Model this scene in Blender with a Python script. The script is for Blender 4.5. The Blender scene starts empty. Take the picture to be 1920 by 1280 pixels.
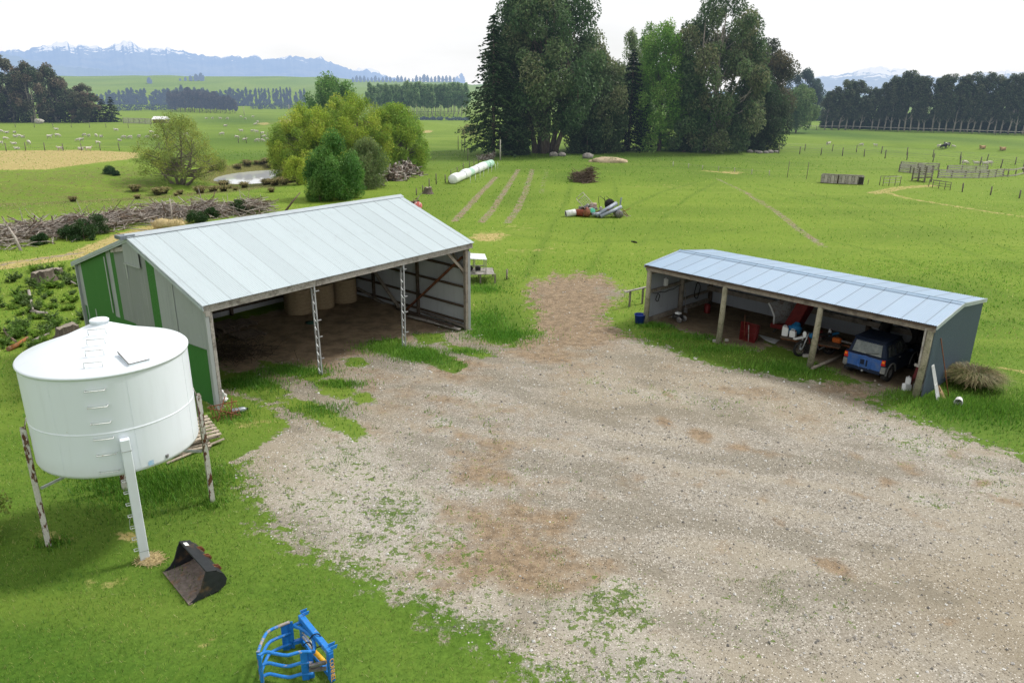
import bpy, bmesh, math, random
import numpy as np
from mathutils import Vector, Matrix
PI = math.pi; R_ = math.radians
S = bpy.context.scene
COL = bpy.data.collections.new("farm"); S.collection.children.link(COL)

# ------------------------------------------------------------------ camera
FPX, PITCH, ROLL, CAMH = 1382.0, R_(18.92), R_(0.73), 10.0
_cp, _sp, _c, _s = math.cos(PITCH), math.sin(PITCH), math.cos(ROLL), math.sin(ROLL)
FW = np.array([0, _cp, -_sp]); _u = np.array([0, _sp, _cp]); _r = np.array([1., 0, 0])
RT = _c*_r + _s*_u; UP = -_s*_r + _c*_u
CAM = np.array([0, 0, CAMH])
cd = bpy.data.cameras.new("camera"); cam = bpy.data.objects.new("camera", cd); COL.objects.link(cam)
cam.matrix_world = Matrix(((RT[0], UP[0], -FW[0], 0), (RT[1], UP[1], -FW[1], 0), (RT[2], UP[2], -FW[2], CAMH), (0, 0, 0, 1)))
cd.sensor_width = 36; cd.lens = FPX/1920*36; cd.clip_start = .1; cd.clip_end = 30000
S.camera = cam
S.view_settings.view_transform = 'Standard'; S.view_settings.look = 'None'
S.view_settings.exposure = 0; S.view_settings.gamma = 1

# ------------------------------------------------------------------ terrain height
def seg_d(x, y, ax, ay, bx, by):
    dx, dy = bx-ax, by-ay
    t = np.clip(((x-ax)*dx+(y-ay)*dy)/(dx*dx+dy*dy+1e-12), 0, 1)
    return np.hypot(x-ax-t*dx, y-ay-t*dy)
def poly_d(x, y, pts):
    d = np.full(np.shape(x), 1e9)
    for (a, b) in zip(pts[:-1], pts[1:]): d = np.minimum(d, seg_d(x, y, *a, *b))
    return d
def vnoise(x, y, seed=0):
    xi = np.floor(x).astype(np.int64); yi = np.floor(y).astype(np.int64); fx = x-xi; fy = y-yi
    fx = fx*fx*(3-2*fx); fy = fy*fy*(3-2*fy)
    def hsh(i, j):
        n = (i*374761393+j*668265263+seed*982451653) & 0x7fffffff
        n = ((n ^ (n >> 13))*1274126177) & 0x7fffffff
        return ((n ^ (n >> 16)) & 0xffff)/65535.0
    return (hsh(xi, yi)*(1-fx)+hsh(xi+1, yi)*fx)*(1-fy)+(hsh(xi, yi+1)*(1-fx)+hsh(xi+1, yi+1)*fx)*fy
def fbm(x, y, seed=0, o=4):
    s = 0; a = .5
    for k in range(o): s = s+a*vnoise(x*2**k+17.3*k, y*2**k-9.1*k, seed+k); a *= .5
    return s/(1-.5**o)
GULLY = [(-120, 60), (-64, 70), (-50, 73), (-41, 77), (-35, 84), (-33, 92)]
PONDC = (-32.0, 99.0)
def H(x, y):
    x = np.asarray(x, float); y = np.asarray(y, float)
    z = np.zeros(x.shape); q = (x < 8) & (x > -130) & (y > 25) & (y < 125)
    if q.any(): z[q] = _H_near(x[q], y[q])
    q = y > 60
    if q.any(): z[q] = z[q]+_H_far(x[q], y[q])
    q = (np.abs(x) < 120) & (y < 150) & (y > -20)
    if q.any(): z[q] = z[q]+.05*np.exp(-((y[q]-20)/60)**2)*(fbm(x[q]/1.7, y[q]/1.7, 11, 3)-.5)
    return z
def _H_near(x, y):
    z = -1.2*np.exp(-(poly_d(x, y, GULLY)/8.5)**2)
    pd = np.hypot((x-PONDC[0])/7.5, (y-PONDC[1])/9.6)
    z = np.minimum(z, -2.6*np.exp(-(pd/1.05)**4))
    z = z+.35*np.exp(-(poly_d(x, y, [(-110, 84), (-62, 94), (-50, 103)])/9)**2)
    z = z-.30*np.exp(-(np.hypot(x+1.3, y-32.6)/4.5)**2)
    return z
def _H_far(x, y):
    far = np.clip((y-60)/120, 0, 1)
    z = far*.9*(fbm(x/45., y/38., 3)-.5)
    z = z+1.6*np.exp(-(poly_d(x, y, [(-58, 205), (-40, 212), (-28, 207)])/9)**2)
    z = z-1.2*np.exp(-(poly_d(x, y, [(60, 168), (85, 150), (125, 128)])/5)**2)
    f2 = np.clip((y-230)/500, 0, 1)
    z = z+f2*6*(fbm(x/240., y/260., 5)-.5)
    hl = np.clip((np.hypot(x, y)-520)/480, 0, 1); hl = hl*hl*(3-2*hl)
    z = z+hl*(np.where(x < 60, 1, np.clip(1-(x-60)/260, 0, 1)))*(4+22*fbm(x/150.+3, y/300., 8, 3))
    return z
def Hz(x, y): return float(H(np.array([x]), np.array([y]))[0])
def ray(px, py): return FW+RT*((px-960)/FPX)+UP*((640-py)/FPX)
_T0 = 6.0*1.02**np.arange(340)
def at(px, py, dz=0.0):
    """where the line of sight through photo pixel (1920 wide) meets the ground (raised by dz)"""
    d = ray(px, py); t = _T0
    for k in range(3):
        z = CAMH+d[2]*t-dz; g = H(d[0]*t, d[1]*t); below = np.nonzero(z <= g)[0]
        if len(below) == 0:
            if k: break
            P = CAM+d*3000; return Vector((P[0], P[1], 0))
        i = max(1, below[0]); t = np.linspace(t[i-1], t[i], 24)
    P = CAM+d*t[len(t)//2]; return Vector((P[0], P[1], P[2]-dz))
def flat(px, py, z=0.0):
    d = ray(px, py); t = (z-CAMH)/d[2]; P = CAM+d*t
    return Vector(P)
def projpx(x, y, z):
    dx, dy, dz = x, y, z-CAMH
    zc = dx*FW[0]+dy*FW[1]+dz*FW[2]
    zc = np.where(zc < .1, .1, zc)
    return 960+FPX*(dx*RT[0]+dy*RT[1]+dz*RT[2])/zc, 640-FPX*(dx*UP[0]+dy*UP[1]+dz*UP[2])/zc
def mpp(P):  # metres per photo pixel at P
    return float((np.array(P)-CAM)@FW)/FPX
def hgt(P, pytop, px=None):
    """height of a vertical thing standing at P whose top is seen at row pytop"""
    x0, y0 = projpx(P[0], P[1], P[2]); lo, hi = 0, 90
    for _ in range(40):
        m = (lo+hi)/2
        if projpx(P[0], P[1], P[2]+m)[1] > pytop: lo = m
        else: hi = m
    return lo

# ------------------------------------------------------------------ node helpers
class NT:
    def __init__(s, name):
        s.m = bpy.data.materials.new(name); s.m.use_nodes = True; s.t = s.m.node_tree; s.t.nodes.clear()
        s.out = s.t.nodes.new('ShaderNodeOutputMaterial'); s._pos = None; s._obj = None
    def n(s, typ, **kw):
        nd = s.t.nodes.new('ShaderNode'+typ)
        for k, v in kw.items():
            if k.startswith('i_'):
                key = k[2:]; key = int(key) if key.isdigit() else key.replace('_', ' ')
                s.put(nd.inputs[key], v)
            else: setattr(nd, k, v)
        return nd
    def put(s, sock, v):
        if hasattr(v, 'is_output') or isinstance(v, bpy.types.NodeSocket): s.t.links.new(v, sock)
        elif isinstance(v, (tuple, list)) and sock.type == 'RGBA' and len(v) == 3: sock.default_value = (*v, 1)
        else: sock.default_value = v
    def math(s, op, a, b=0.0, clamp=False):
        nd = s.n('Math', operation=op, use_clamp=clamp); s.put(nd.inputs[0], a); s.put(nd.inputs[1], b); return nd.outputs[0]
    def mix(s, f, a, b, mode='MIX'):
        nd = s.n('Mix', data_type='RGBA', blend_type=mode); s.put(nd.inputs[0], f); s.put(nd.inputs[6], a); s.put(nd.inputs[7], b); return nd.outputs[2]
    def ramp(s, f, a, b, lo=0.0, hi=1.0, smooth=True):
        nd = s.n('MapRange', interpolation_type='SMOOTHSTEP' if smooth else 'LINEAR')
        s.put(nd.inputs[0], f); s.put(nd.inputs[1], a); s.put(nd.inputs[2], b); s.put(nd.inputs[3], lo); s.put(nd.inputs[4], hi); return nd.outputs[0]
    @property
    def pos(s):
        if s._pos is None: s._pos = s.n('NewGeometry').outputs['Position']
        return s._pos
    @property
    def obj(s):
        if s._obj is None: s._obj = s.n('TexCoord').outputs['Object']
        return s._obj
    def noise(s, vec, scale, detail=3, rough=.55, dist=0.0, col=False):
        nd = s.n('TexNoise', i_Vector=vec, i_Scale=scale, i_Detail=detail, i_Roughness=rough, i_Distortion=dist); return nd.outputs[1 if col else 0]
    def voro(s, vec, scale, out='Distance', **kw):
        nd = s.n('TexVoronoi', i_Vector=vec, i_Scale=scale, **kw); return nd.outputs[out]
    def attr(s, name): return s.n('Attribute', attribute_name=name)
    def scale(s, vec, v):
        nd = s.n('VectorMath', operation='MULTIPLY'); s.put(nd.inputs[0], vec); nd.inputs[1].default_value = v; return nd.outputs[0]
    def bump(s, h, strength=.5, dist=.02):
        return s.n('Bump', i_Height=h, i_Strength=strength, i_Distance=dist).outputs[0]
    def bsdf(s, col, rough=.8, metal=0.0, spec=.3, normal=None):
        b = s.n('BsdfPrincipled'); s.put(b.inputs['Base Color'], col); s.put(b.inputs['Roughness'], rough); s.put(b.inputs['Metallic'], metal)
        s.put(b.inputs['Specular IOR Level'], spec)
        if normal is not None: s.put(b.inputs['Normal'], normal)
        return b.outputs[0]
    def haze(s, sh, L=2600.0, col=(.44, .58, .82), pw=1.0):  # aerial haze put into the material as bluish glow that grows with distance
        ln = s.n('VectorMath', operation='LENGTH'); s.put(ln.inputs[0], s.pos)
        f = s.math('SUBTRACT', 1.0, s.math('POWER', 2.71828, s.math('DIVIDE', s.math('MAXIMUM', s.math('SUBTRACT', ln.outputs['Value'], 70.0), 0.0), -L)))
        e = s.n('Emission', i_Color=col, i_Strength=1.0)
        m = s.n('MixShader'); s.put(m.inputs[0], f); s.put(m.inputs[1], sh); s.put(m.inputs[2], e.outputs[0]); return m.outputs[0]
    def done(s, sh):
        s.t.links.new(sh, s.out.inputs[0]); return s.m
_mats = {}
def mat(name, col, col2=None, rough=.7, metal=0.0, ns=6.0, th=(.45, .7), bump=0.0, bs=40.0, spec=.3, var=.25, stretch=None, haze=False):
    """plain weathered material: base colour, a second colour in noisy patches, fine value variation, bump"""
    if name in _mats: return _mats[name]
    t = NT(name); v = t.obj if stretch is None else t.scale(t.obj, stretch)
    c = (*col, 1)
    if col2 is not None:
        f = t.ramp(t.noise(v, ns, 5, .65), th[0], th[1]); c = t.mix(f, c, (*col2, 1))
    g = t.ramp(t.noise(v, ns*4.3, 4, .6), .25, .75, 1-var, 1+var*.6)
    hs = t.n('HueSaturation', i_Color=c, i_Value=g)
    nm = t.bump(t.noise(v, bs, 4, .6), bump, .01) if bump else None
    sh = t.bsdf(hs.outputs[0], rough, metal, spec, nm)
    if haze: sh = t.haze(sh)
    _mats[name] = t.done(sh); return _mats[name]
def sheet_mat(name, col, streak=(.3, .3, .3), dirt=(.2, .17, .13), metal=.0, rough=.45, along='z', amt=.5, lap=0.0, lap_axis='x', spec=.4, speck=0.0):
    """painted or galvanised iron: run-down streaks along one axis, dirt, joints between sheets"""
    if name in _mats: return _mats[name]
    t = NT(name)
    st = {'z': (9, 9, .5), 'y': (9, .6, .6), 'x': (.6, 9, 9)}[along]
    f1 = t.ramp(t.noise(t.scale(t.obj, st), 1.0, 5, .7), .48, .8, 0, amt)
    f2 = t.ramp(t.noise(t.obj, 1.3, 5, .7), .55, .85, 0, amt*.8)
    c = t.mix(f1, (*col, 1), (*streak, 1)); c = t.mix(f2, c, (*dirt, 1))
    if lap:
        sx = t.n('SeparateXYZ', i_Vector=t.obj).outputs['XYZ'.index(lap_axis.upper())]
        q = t.math('FRACT', t.math('DIVIDE', sx, lap)); 
        idx = t.math('FLOOR', t.math('DIVIDE', sx, lap))
        wn = t.n('TexWhiteNoise', noise_dimensions='1D'); t.put(wn.inputs['W'], idx)
        hv = t.n('HueSaturation', i_Color=c, i_Value=t.ramp(wn.outputs[0], 0, 1, .96, 1.03)); c = hv.outputs[0]
        line = t.math('LESS_THAN', q, .045); c = t.mix(t.math('MULTIPLY', line, .55), c, (col[0]*.25, col[1]*.25, col[2]*.25, 1))
    if speck:
        sp = t.ramp(t.voro(t.obj, 3.0), .0, .06, speck, 0); c = t.mix(sp, c, (.6, .6, .6, 1))
    _mats[name] = t.done(t.bsdf(c, rough, metal, spec)); return _mats[name]

# ------------------------------------------------------------------ mesh builder
class MB:
    def __init__(s): s.v = []; s.f = []; s.mi = []; s.sm = []
    def add(s, vs, fs, m=0, smooth=False):
        o = len(s.v); s.v.extend([tuple(map(float, p)) for p in vs])
        for f in fs: s.f.append(tuple(i+o for i in f)); s.mi.append(m); s.sm.append(smooth)
        return s
    def box(s, c, d, m=0, rz=0.0, rot=None):
        hx, hy, hz = d[0]/2, d[1]/2, d[2]/2
        vs = [Vector((x*hx, y*hy, z*hz)) for x in (-1, 1) for y in (-1, 1) for z in (-1, 1)]
        if rot is not None: vs = [rot @ p for p in vs]
        elif rz: vs = [Matrix.Rotation(rz, 3, 'Z') @ p for p in vs]
        vs = [p+Vector(c) for p in vs]
        return s.add(vs, [(0, 1, 3, 2), (4, 6, 7, 5), (0, 4, 5, 1), (2, 3, 7, 6), (0, 2, 6, 4), (1, 5, 7, 3)], m)
    def b2(s, lo, hi, m=0): return s.box([(a+b)/2 for a, b in zip(lo, hi)], [abs(b-a) for a, b in zip(lo, hi)], m)
    def beam(s, p0, p1, w, h, m=0, up=(0, 0, 1)):
        p0, p1 = Vector(p0), Vector(p1); d = (p1-p0); L = d.length; d.normalize(); up = Vector(up)
        if abs(d.dot(up)) > .98: up = Vector((0, 1, 0))
        x = d.cross(up).normalized(); z = x.cross(d).normalized()
        vs = []
        for q in (p0, p1):
            for a, b in ((-1, -1), (1, -1), (1, 1), (-1, 1)): vs.append(q+x*(a*w/2)+z*(b*h/2))
        return s.add(vs, [(3, 2, 1, 0), (4, 5, 6, 7), (0, 1, 5, 4), (1, 2, 6, 5), (2, 3, 7, 6), (3, 0, 4, 7)], m)
    def tube(s, pts, r, n=8, m=0, closed=False, caps=True):
        pts = [Vector(p) for p in pts]; k = len(pts); rs = r if isinstance(r, (list, tuple)) else [r]*k
        vs = []; prev = None
        for i, p in enumerate(pts):
            a = pts[(i-1) % k] if (closed or i > 0) else p; b = pts[(i+1) % k] if (closed or i < k-1) else p
            d = (b-a).normalized()
            if prev is None:
                u = Vector((0, 0, 1)) if abs(d.z) < .9 else Vector((1, 0, 0)); x = d.cross(u).normalized()
            else:
                x = prev-d*prev.dot(d); x.normalize()
            prev = x; y = d.cross(x)
            for j in range(n):
                t = 2*PI*j/n; vs.append(p+(x*math.cos(t)+y*math.sin(t))*rs[i])
        fs = []; e = k if closed else k-1
        for i in range(e):
            for j in range(n):
                a = i*n+j; b = i*n+(j+1) % n; c = ((i+1) % k)*n+(j+1) % n; d_ = ((i+1) % k)*n+j
                fs.append((a, b, c, d_))
        s.add(vs, fs, m, True)
        if caps and not closed:
            o = len(s.v)-len(vs)
            s.f.append(tuple(o+j for j in reversed(range(n)))); s.mi.append(m); s.sm.append(False)
            s.f.append(tuple(o+(k-1)*n+j for j in range(n))); s.mi.append(m); s.sm.append(False)
        return s
    def lathe(s, prof, n=24, c=(0, 0, 0), m=0, axis=None, smooth=True, a0=0, a1=2*PI):
        """prof: list of (radius, height)"""
        full = abs(a1-a0-2*PI) < 1e-6; k = n if full else n+1
        vs = []
        M = Matrix.Identity(3) if axis is None else Vector((0, 0, 1)).rotation_difference(Vector(axis)).to_matrix()
        for (r, z) in prof:
            for j in range(k):
                t = a0+(a1-a0)*j/n; vs.append(M @ Vector((r*math.cos(t), r*math.sin(t), z))+Vector(c))
        fs = []
        for i in range(len(prof)-1):
            for j in range(n):
                a = i*k+j; b = i*k+(j+1) % k; fs.append((a, b, b+k, a+k))
        return s.add(vs, fs, m, smooth)
    def disc(s, c, r, n=20, axis=(0, 0, 1), m=0):
        M = Vector((0, 0, 1)).rotation_difference(Vector(axis)).to_matrix()
        vs = [M @ Vector((r*math.cos(2*PI*j/n), r*math.sin(2*PI*j/n), 0))+Vector(c) for j in range(n)]
        return s.add(vs, [tuple(range(n))], m)
    def prism(s, pts, off, m=0):
        """extrude a 3-D polygon by a vector"""
        n = len(pts); off = Vector(off); vs = [Vector(p) for p in pts]+[Vector(p)+off for p in pts]
        return s.add(vs, [tuple(reversed(range(n))), tuple(range(n, 2*n))]+[(i, (i+1) % n, n+(i+1) % n, n+i) for i in range(n)], m)
    def ell(s, c, r, n=12, k=8, m=0, rot=None, jit=0.0, rng=None):
        vs = []; fs = []
        for i in range(k+1):
            ph = PI*i/k
            for j in range(n):
                t = 2*PI*j/n; q = 1+(rng.uniform(-jit, jit) if rng and 0 < i < k else 0)
                p = Vector((r[0]*math.sin(ph)*math.cos(t)*q, r[1]*math.sin(ph)*math.sin(t)*q, r[2]*math.cos(ph)*q))
                if rot is not None: p = rot @ p
                vs.append(p+Vector(c))
        for i in range(k):
            for j in range(n):
                a = i*n+j; b = i*n+(j+1) % n; fs.append((a, a+n, b+n, b))
        return s.add(vs, fs, m, True)
    def corr(s, O, U, V, L, v0, v1, pitch=.076, amp=.009, m=0, seg=5, mf=None, rows=1, gaps=None):
        """corrugated sheet: runs along U (length L), ribs along V from v0(u) to v1(u)"""
        O, U, V = Vector(O), Vector(U).normalized(), Vector(V).normalized(); N = U.cross(V).normalized()
        n = max(2, int(L/pitch*seg)); vs = []; fs = []; ms = []
        f0 = v0 if callable(v0) else (lambda u: v0); f1 = v1 if callable(v1) else (lambda u: v1)
        for i in range(n+1):
            u = L*i/n; w = amp*math.sin(2*PI*u/pitch)
            for k in range(rows+1):
                v = f0(u)+(f1(u)-f0(u))*k/rows; vs.append(O+U*u+V*v+N*w)
        r = rows+1; o = len(s.v)
        s.v.extend([tuple(p) for p in vs])
        for i in range(n):
            u = L*(i+.5)/n
            for k in range(rows):
                a = i*r+k
                s.f.append((o+a, o+a+r, o+a+r+1, o+a+1)); s.mi.append(mf(u, k) if mf else m); s.sm.append(True)
        return s
    def xf(s, M):
        s.v = [tuple(M @ Vector(p)) for p in s.v]; return s
    def build(s, name, mats, parent=None, bevel=0.0, loc=None):
        me = bpy.data.meshes.new(name); me.from_pydata(s.v, [], s.f)
        if not isinstance(mats, (list, tuple)): mats = [mats]
        for m in mats: me.materials.append(m)
        me.polygons.foreach_set('material_index', s.mi); me.polygons.foreach_set('use_smooth', s.sm)
        if bevel:
            bm = bmesh.new(); bm.from_mesh(me)
            es = [e for e in bm.edges if len(e.link_faces) == 2 and e.calc_face_angle(0) > .6]
            bmesh.ops.bevel(bm, geom=es, offset=bevel, segments=1, affect='EDGES', profile=.5, clamp_overlap=True)
            bm.to_mesh(me); bm.free()
        me.update()
        o = bpy.data.objects.new(name, me); COL.objects.link(o)
        if parent is not None: o.parent = parent
        if loc is not None: o.location = loc
        return o
def tag(o, label=None, cat=None, group=None, kind=None):
    if label: o['label'] = label
    if cat: o['category'] = cat
    if group: o['group'] = group
    if kind: o['kind'] = kind
    return o
def thing(name, label, cat, loc=(0, 0, 0), rz=0.0, group=None):
    o = bpy.data.objects.new(name, None); o.empty_display_size = .3; COL.objects.link(o)
    o.location = loc; o.rotation_euler = (0, 0, rz); return tag(o, label, cat, group)
def dup(root, loc=None, rz=None, scale=None, label=None, group=None, rot=None):
    def cp(o, par):
        c = o.copy(); COL.objects.link(c); c.parent = par
        for ch in list(KIDS.get(o.name, o.children)): cp(ch, c)
        return c
    r = cp(root, None)
    if loc is not None: r.location = loc
    if rz is not None: r.rotation_euler = (0, 0, rz)
    if rot is not None: r.rotation_euler = rot
    if scale is not None: r.scale = scale
    if label: r['label'] = label
    if group: r['group'] = group
    return r
KIDS = {}
def raw_mesh(name, v, f4, mats, col=None, parent=None, smooth=False, mi=None):
    """fast mesh from numpy arrays: v (n,3), f4 (m,k)"""
    me = bpy.data.meshes.new(name); v = np.asarray(v, np.float32); f4 = np.asarray(f4, np.int32); k = f4.shape[1]
    me.vertices.add(len(v)); me.vertices.foreach_set('co', v.ravel())
    me.loops.add(f4.size); me.loops.foreach_set('vertex_index', f4.ravel())
    me.polygons.add(len(f4)); me.polygons.foreach_set('loop_start', np.arange(0, f4.size, k, dtype=np.int32))
    me.polygons.foreach_set('loop_total', np.full(len(f4), k, np.int32))
    me.polygons.foreach_set('use_smooth', np.full(len(f4), smooth))
    if mi is not None: me.polygons.foreach_set('material_index', np.asarray(mi, np.int32))
    me.update(calc_edges=True); me.validate()
    if col is not None:
        a = me.color_attributes.new('tint', 'FLOAT_COLOR', 'POINT')
        c4 = np.ones((len(v), 4), np.float32); c4[:, :3] = col; a.data.foreach_set('color', c4.ravel())
    for m in (mats if isinstance(mats, (list, tuple)) else [mats]): me.materials.append(m)
    o = bpy.data.objects.new(name, me); COL.objects.link(o)
    if parent is not None: o.parent = parent
    return o

# ------------------------------------------------------------------ light: bright overcast day, hazy sun behind right
w = bpy.data.worlds.new("World"); S.world = w; w.use_nodes = True
nt = w.node_tree; nt.nodes.clear()
SUN_EL, SUN_AZ = R_(50), R_(62)      # azimuth measured from +Y towards +X
sky = nt.nodes.new('ShaderNodeTexSky'); sky.sky_type = 'NISHITA'; sky.sun_disc = False
sky.sun_elevation = SUN_EL; sky.sun_rotation = SUN_AZ; sky.altitude = 300; sky.dust_density = 2.0
tc = nt.nodes.new('ShaderNodeTexCoord'); mp = nt.nodes.new('ShaderNodeMapping'); mp.inputs['Scale'].default_value = (1.2, 1.2, 4.5)
nz = nt.nodes.new('ShaderNodeTexNoise'); nz.inputs['Scale'].default_value = 1.7; nz.inputs['Detail'].default_value = 6
rp = nt.nodes.new('ShaderNodeMapRange'); rp.interpolation_type = 'SMOOTHSTEP'
rp.inputs[1].default_value = .30; rp.inputs[2].default_value = .50; rp.inputs[3].default_value = .80; rp.inputs[4].default_value = 1.0
mx = nt.nodes.new('ShaderNodeMix'); mx.data_type = 'RGBA'; mx.inputs[7].default_value = (10.15, 10.2, 10.3, 1)
bg = nt.nodes.new('ShaderNodeBackground'); bg.inputs['Strength'].default_value = .1
wo = nt.nodes.new('ShaderNodeOutputWorld')
L = nt.links.new
L(tc.outputs['Generated'], mp.inputs[0]); L(mp.outputs[0], nz.inputs['Vector']); L(nz.outputs[0], rp.inputs[0]); L(rp.outputs[0], mx.inputs[0])
L(sky.outputs[0], mx.inputs[6]); L(mx.outputs[2], bg.inputs[0]); L(bg.outputs[0], wo.inputs[0])
sl = bpy.data.lights.new("sun", 'SUN'); sl.energy = 3.3; sl.angle = R_(10); sl.color = (1, .96, .9)
so = bpy.data.objects.new("sun", sl); COL.objects.link(so)
sd = Vector((math.sin(SUN_AZ)*math.cos(SUN_EL), math.cos(SUN_AZ)*math.cos(SUN_EL), math.sin(SUN_EL)))
so.rotation_euler = sd.to_track_quat('Z', 'Y').to_euler(); so.location = sd*100
cy = S.cycles; cy.use_adaptive_sampling = True; cy.adaptive_threshold = .03
cy.max_bounces = 5; cy.diffuse_bounces = 2; cy.glossy_bounces = 2; cy.transmission_bounces = 3; cy.transparent_max_bounces = 6
cy.caustics_reflective = False; cy.caustics_refractive = False
w.cycles.sampling_method = 'MANUAL'; w.cycles.sample_map_resolution = 256
# ------------------------------------------------------------------ ground sheet
def axis(parts):
    out = []
    for a, b, st in parts: out += list(np.arange(a, b-1e-6, st))
    return np.array(out+[parts[-1][1]])
def grow(a, b, s0, k):
    o = [a]; s = s0
    while abs(o[-1]-a) < abs(b-a): o.append(o[-1]+math.copysign(s, b-a)); s *= k
    return o
gx = np.array(sorted(set([round(q, 3) for q in
     list(axis([(-70, -17, .5), (-17, 24, .15), (24, 75, .5)]))+grow(75, 9000, 1.0, 1.09)+grow(-70, -9000, 1.0, 1.09)])))
gy = np.array(sorted(set([round(q, 3) for q in
     list(axis([(7.5, 46, .15), (46, 125, .4)]))+grow(125, 9000, .8, 1.05)+grow(7.5, -3000, 1., 1.4)])))
GX, GY = np.meshgrid(gx, gy); nxg, nyg = len(gx), len(gy)
X = GX.ravel(); Y = GY.ravel(); Z = H(X, Y)
ii = (np.arange(nyg-1)[:, None]*nxg+np.arange(nxg-1)[None, :]).ravel()
gf = np.stack([ii, ii+1, ii+1+nxg, ii+nxg], 1)
PX, PY = projpx(X, Y, Z)
front = Y > 3
PX = np.where(front, PX, -9999.); PY = np.where(front, PY, 9999.)
_wx, _wy = 2.2*(fbm(X*.45, Y*.45, 61, 4)-.5), 2.2*(fbm(X*.45, Y*.45, 62, 4)-.5)
WPX, WPY = projpx(X+_wx, Y+_wy, Z); WPX = np.where(front, WPX, -9999.); WPY = np.where(front, WPY, 9999.)
def wpoly(pts):
    q = [at(*p) if p[1] < 1290 else flat(*p) for p in pts]; return np.array([(a.x, a.y) for a in q])
def near_box(poly, m):
    p = np.asarray(poly); return np.nonzero((X > p[:, 0].min()-m) & (X < p[:, 0].max()+m) & (Y > p[:, 1].min()-m) & (Y < p[:, 1].max()+m))[0]
def sdist(poly, m=3.0):
    """signed distance of every ground vertex, positive inside"""
    out = np.full(X.shape, -1e3); k = near_box(poly, m); x, y = X[k], Y[k]
    n = len(poly); d = np.full(x.shape, 1e9); ins = np.zeros(x.shape, bool)
    for i in range(n):
        ax, ay = poly[i]; bx, by = poly[(i+1) % n]
        d = np.minimum(d, seg_d(x, y, ax, ay, bx, by))
        xx = (bx-ax)*(y-ay)/(by-ay+1e-12)+ax
        ins ^= ((ay > y) != (by > y)) & (x < xx)
    out[k] = np.where(ins, d, -d); return out
def soft(pts, w): return np.clip(sdist(wpoly(pts), 2*w+.5)/(2*w)+.5, 0, 1)
def blob(px, py, rx, ry, rot=0.0, hard=1.0):
    r = 1.7*max(rx, ry); out = np.zeros_like(X); k = np.nonzero((np.abs(WPX-px) < r) & (np.abs(WPY-py) < r))[0]
    c, s = math.cos(R_(rot)), math.sin(R_(rot)); dx, dy = WPX[k]-px, WPY[k]-py
    a = (dx*c+dy*s)/rx; b = (-dx*s+dy*c)/ry
    out[k] = np.clip(1.25-np.hypot(a, b)**hard*.75, 0, 1); return out
def pline(pts, w, soft_=.6):
    P = [tuple(at(*p)[:2]) for p in pts]; out = np.zeros_like(X); k = near_box(P, 2*w+1)
    out[k] = np.clip((w-poly_d(X[k], Y[k], P))/(w*soft_)+.35, 0, 1); return out

YARD = [(990, 540), (1004, 522), (1022, 526), (1040, 511), (1062, 521), (1088, 508), (1104, 519), (1128, 514), (1146, 528), (1172, 548), (1132, 585), (1140, 606), (1210, 642), (1290, 668), (1395, 693), (1480, 708), (1560, 716),
        (1700, 722), (1668, 740), (1625, 752), (1690, 782), (1760, 802), (1850, 832), (1940, 868), (2300, 1010), (2300, 1500), (1700, 1500), (1330, 1400), (1180, 1330),
        (1010, 1265), (900, 1195), (830, 1160), (720, 1100), (640, 1062), (560, 1030), (505, 985), (478, 930), (455, 880), (440, 845),
        (500, 795), (500, 750), (440, 765), (415, 768), (404, 700), (640, 560), (780, 560), (880, 620), (905, 640), (960, 650), (1003, 625), (1010, 585), (985, 555)]
yd = sdist(wpoly(YARD))
gravel = np.clip(yd/2.4+.5, 0, 1)
# green patches that break the yard up
PATCH = [[(408, 700), (470, 697), (543, 733), (520, 750), (470, 742), (425, 722)], [(488, 676), (560, 688), (622, 700), (598, 718), (550, 708), (497, 692)],
         [(690, 638), (752, 632), (768, 655), (742, 668), (695, 655)], [(748, 655), (800, 648), (880, 685), (850, 700), (800, 683), (752, 672)],
         [(770, 626), (830, 624), (838, 640), (790, 645)], [(822, 640), (870, 650), (930, 668), (900, 672), (850, 656)],
         [(590, 714), (640, 709), (672, 738), (640, 748), (600, 738)], [(530, 742), (590, 755), (650, 783), (692, 810), (668, 826), (605, 795), (545, 765)],
         [(400, 775), (490, 768), (540, 800), (480, 835), (420, 860), (395, 850)], [(640, 672), (680, 670), (690, 684), (655, 688)],
         [(655, 740), (690, 735), (705, 752), (670, 760)],
         [(418, 745), (455, 740), (470, 765), (430, 775)]]
pm = np.zeros_like(X)
for p in PATCH: pm = np.maximum(pm, soft(p, .35))
gravel = gravel*(1-pm)
weed = np.zeros_like(X)
for (a, b, c_, d_, r, k) in [(640, 860, 110, 80, 20, .50), (600, 960, 120, 80, 10, .55), (720, 960, 110, 70, 35, .75), (690, 1040, 130, 70, 25, .62), (800, 1030, 110, 60, 20, .62), (860, 1120, 120, 60, 20, .55),
                          (900, 1162, 40, 18, 0, 1.0), (1100, 1150, 130, 70, 10, .70), (1180, 1240, 160, 70, 10, .66), (1120, 1120, 80, 30, 0, .85), (1000, 1240, 120, 60, 10, .55), (1300, 1290, 180, 60, 0, .5),
                          (820, 790, 30, 18, 20, .7), (870, 745, 30, 14, 0, .5), (1755, 930, 60, 12, 15, .55), (1700, 830, 100, 30, 18, .5), (1850, 890, 100, 40, 20, .45),
                          (1260, 740, 200, 20, 10, .40), (1400, 1140, 260, 90, 0, .33), (780, 980, 300, 260, 0, .30), (1300, 640, 60, 14, 5, .55)]:
    weed = np.maximum(weed, k*blob(a, b, c_, d_, r))
earth = np.zeros_like(X)
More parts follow.
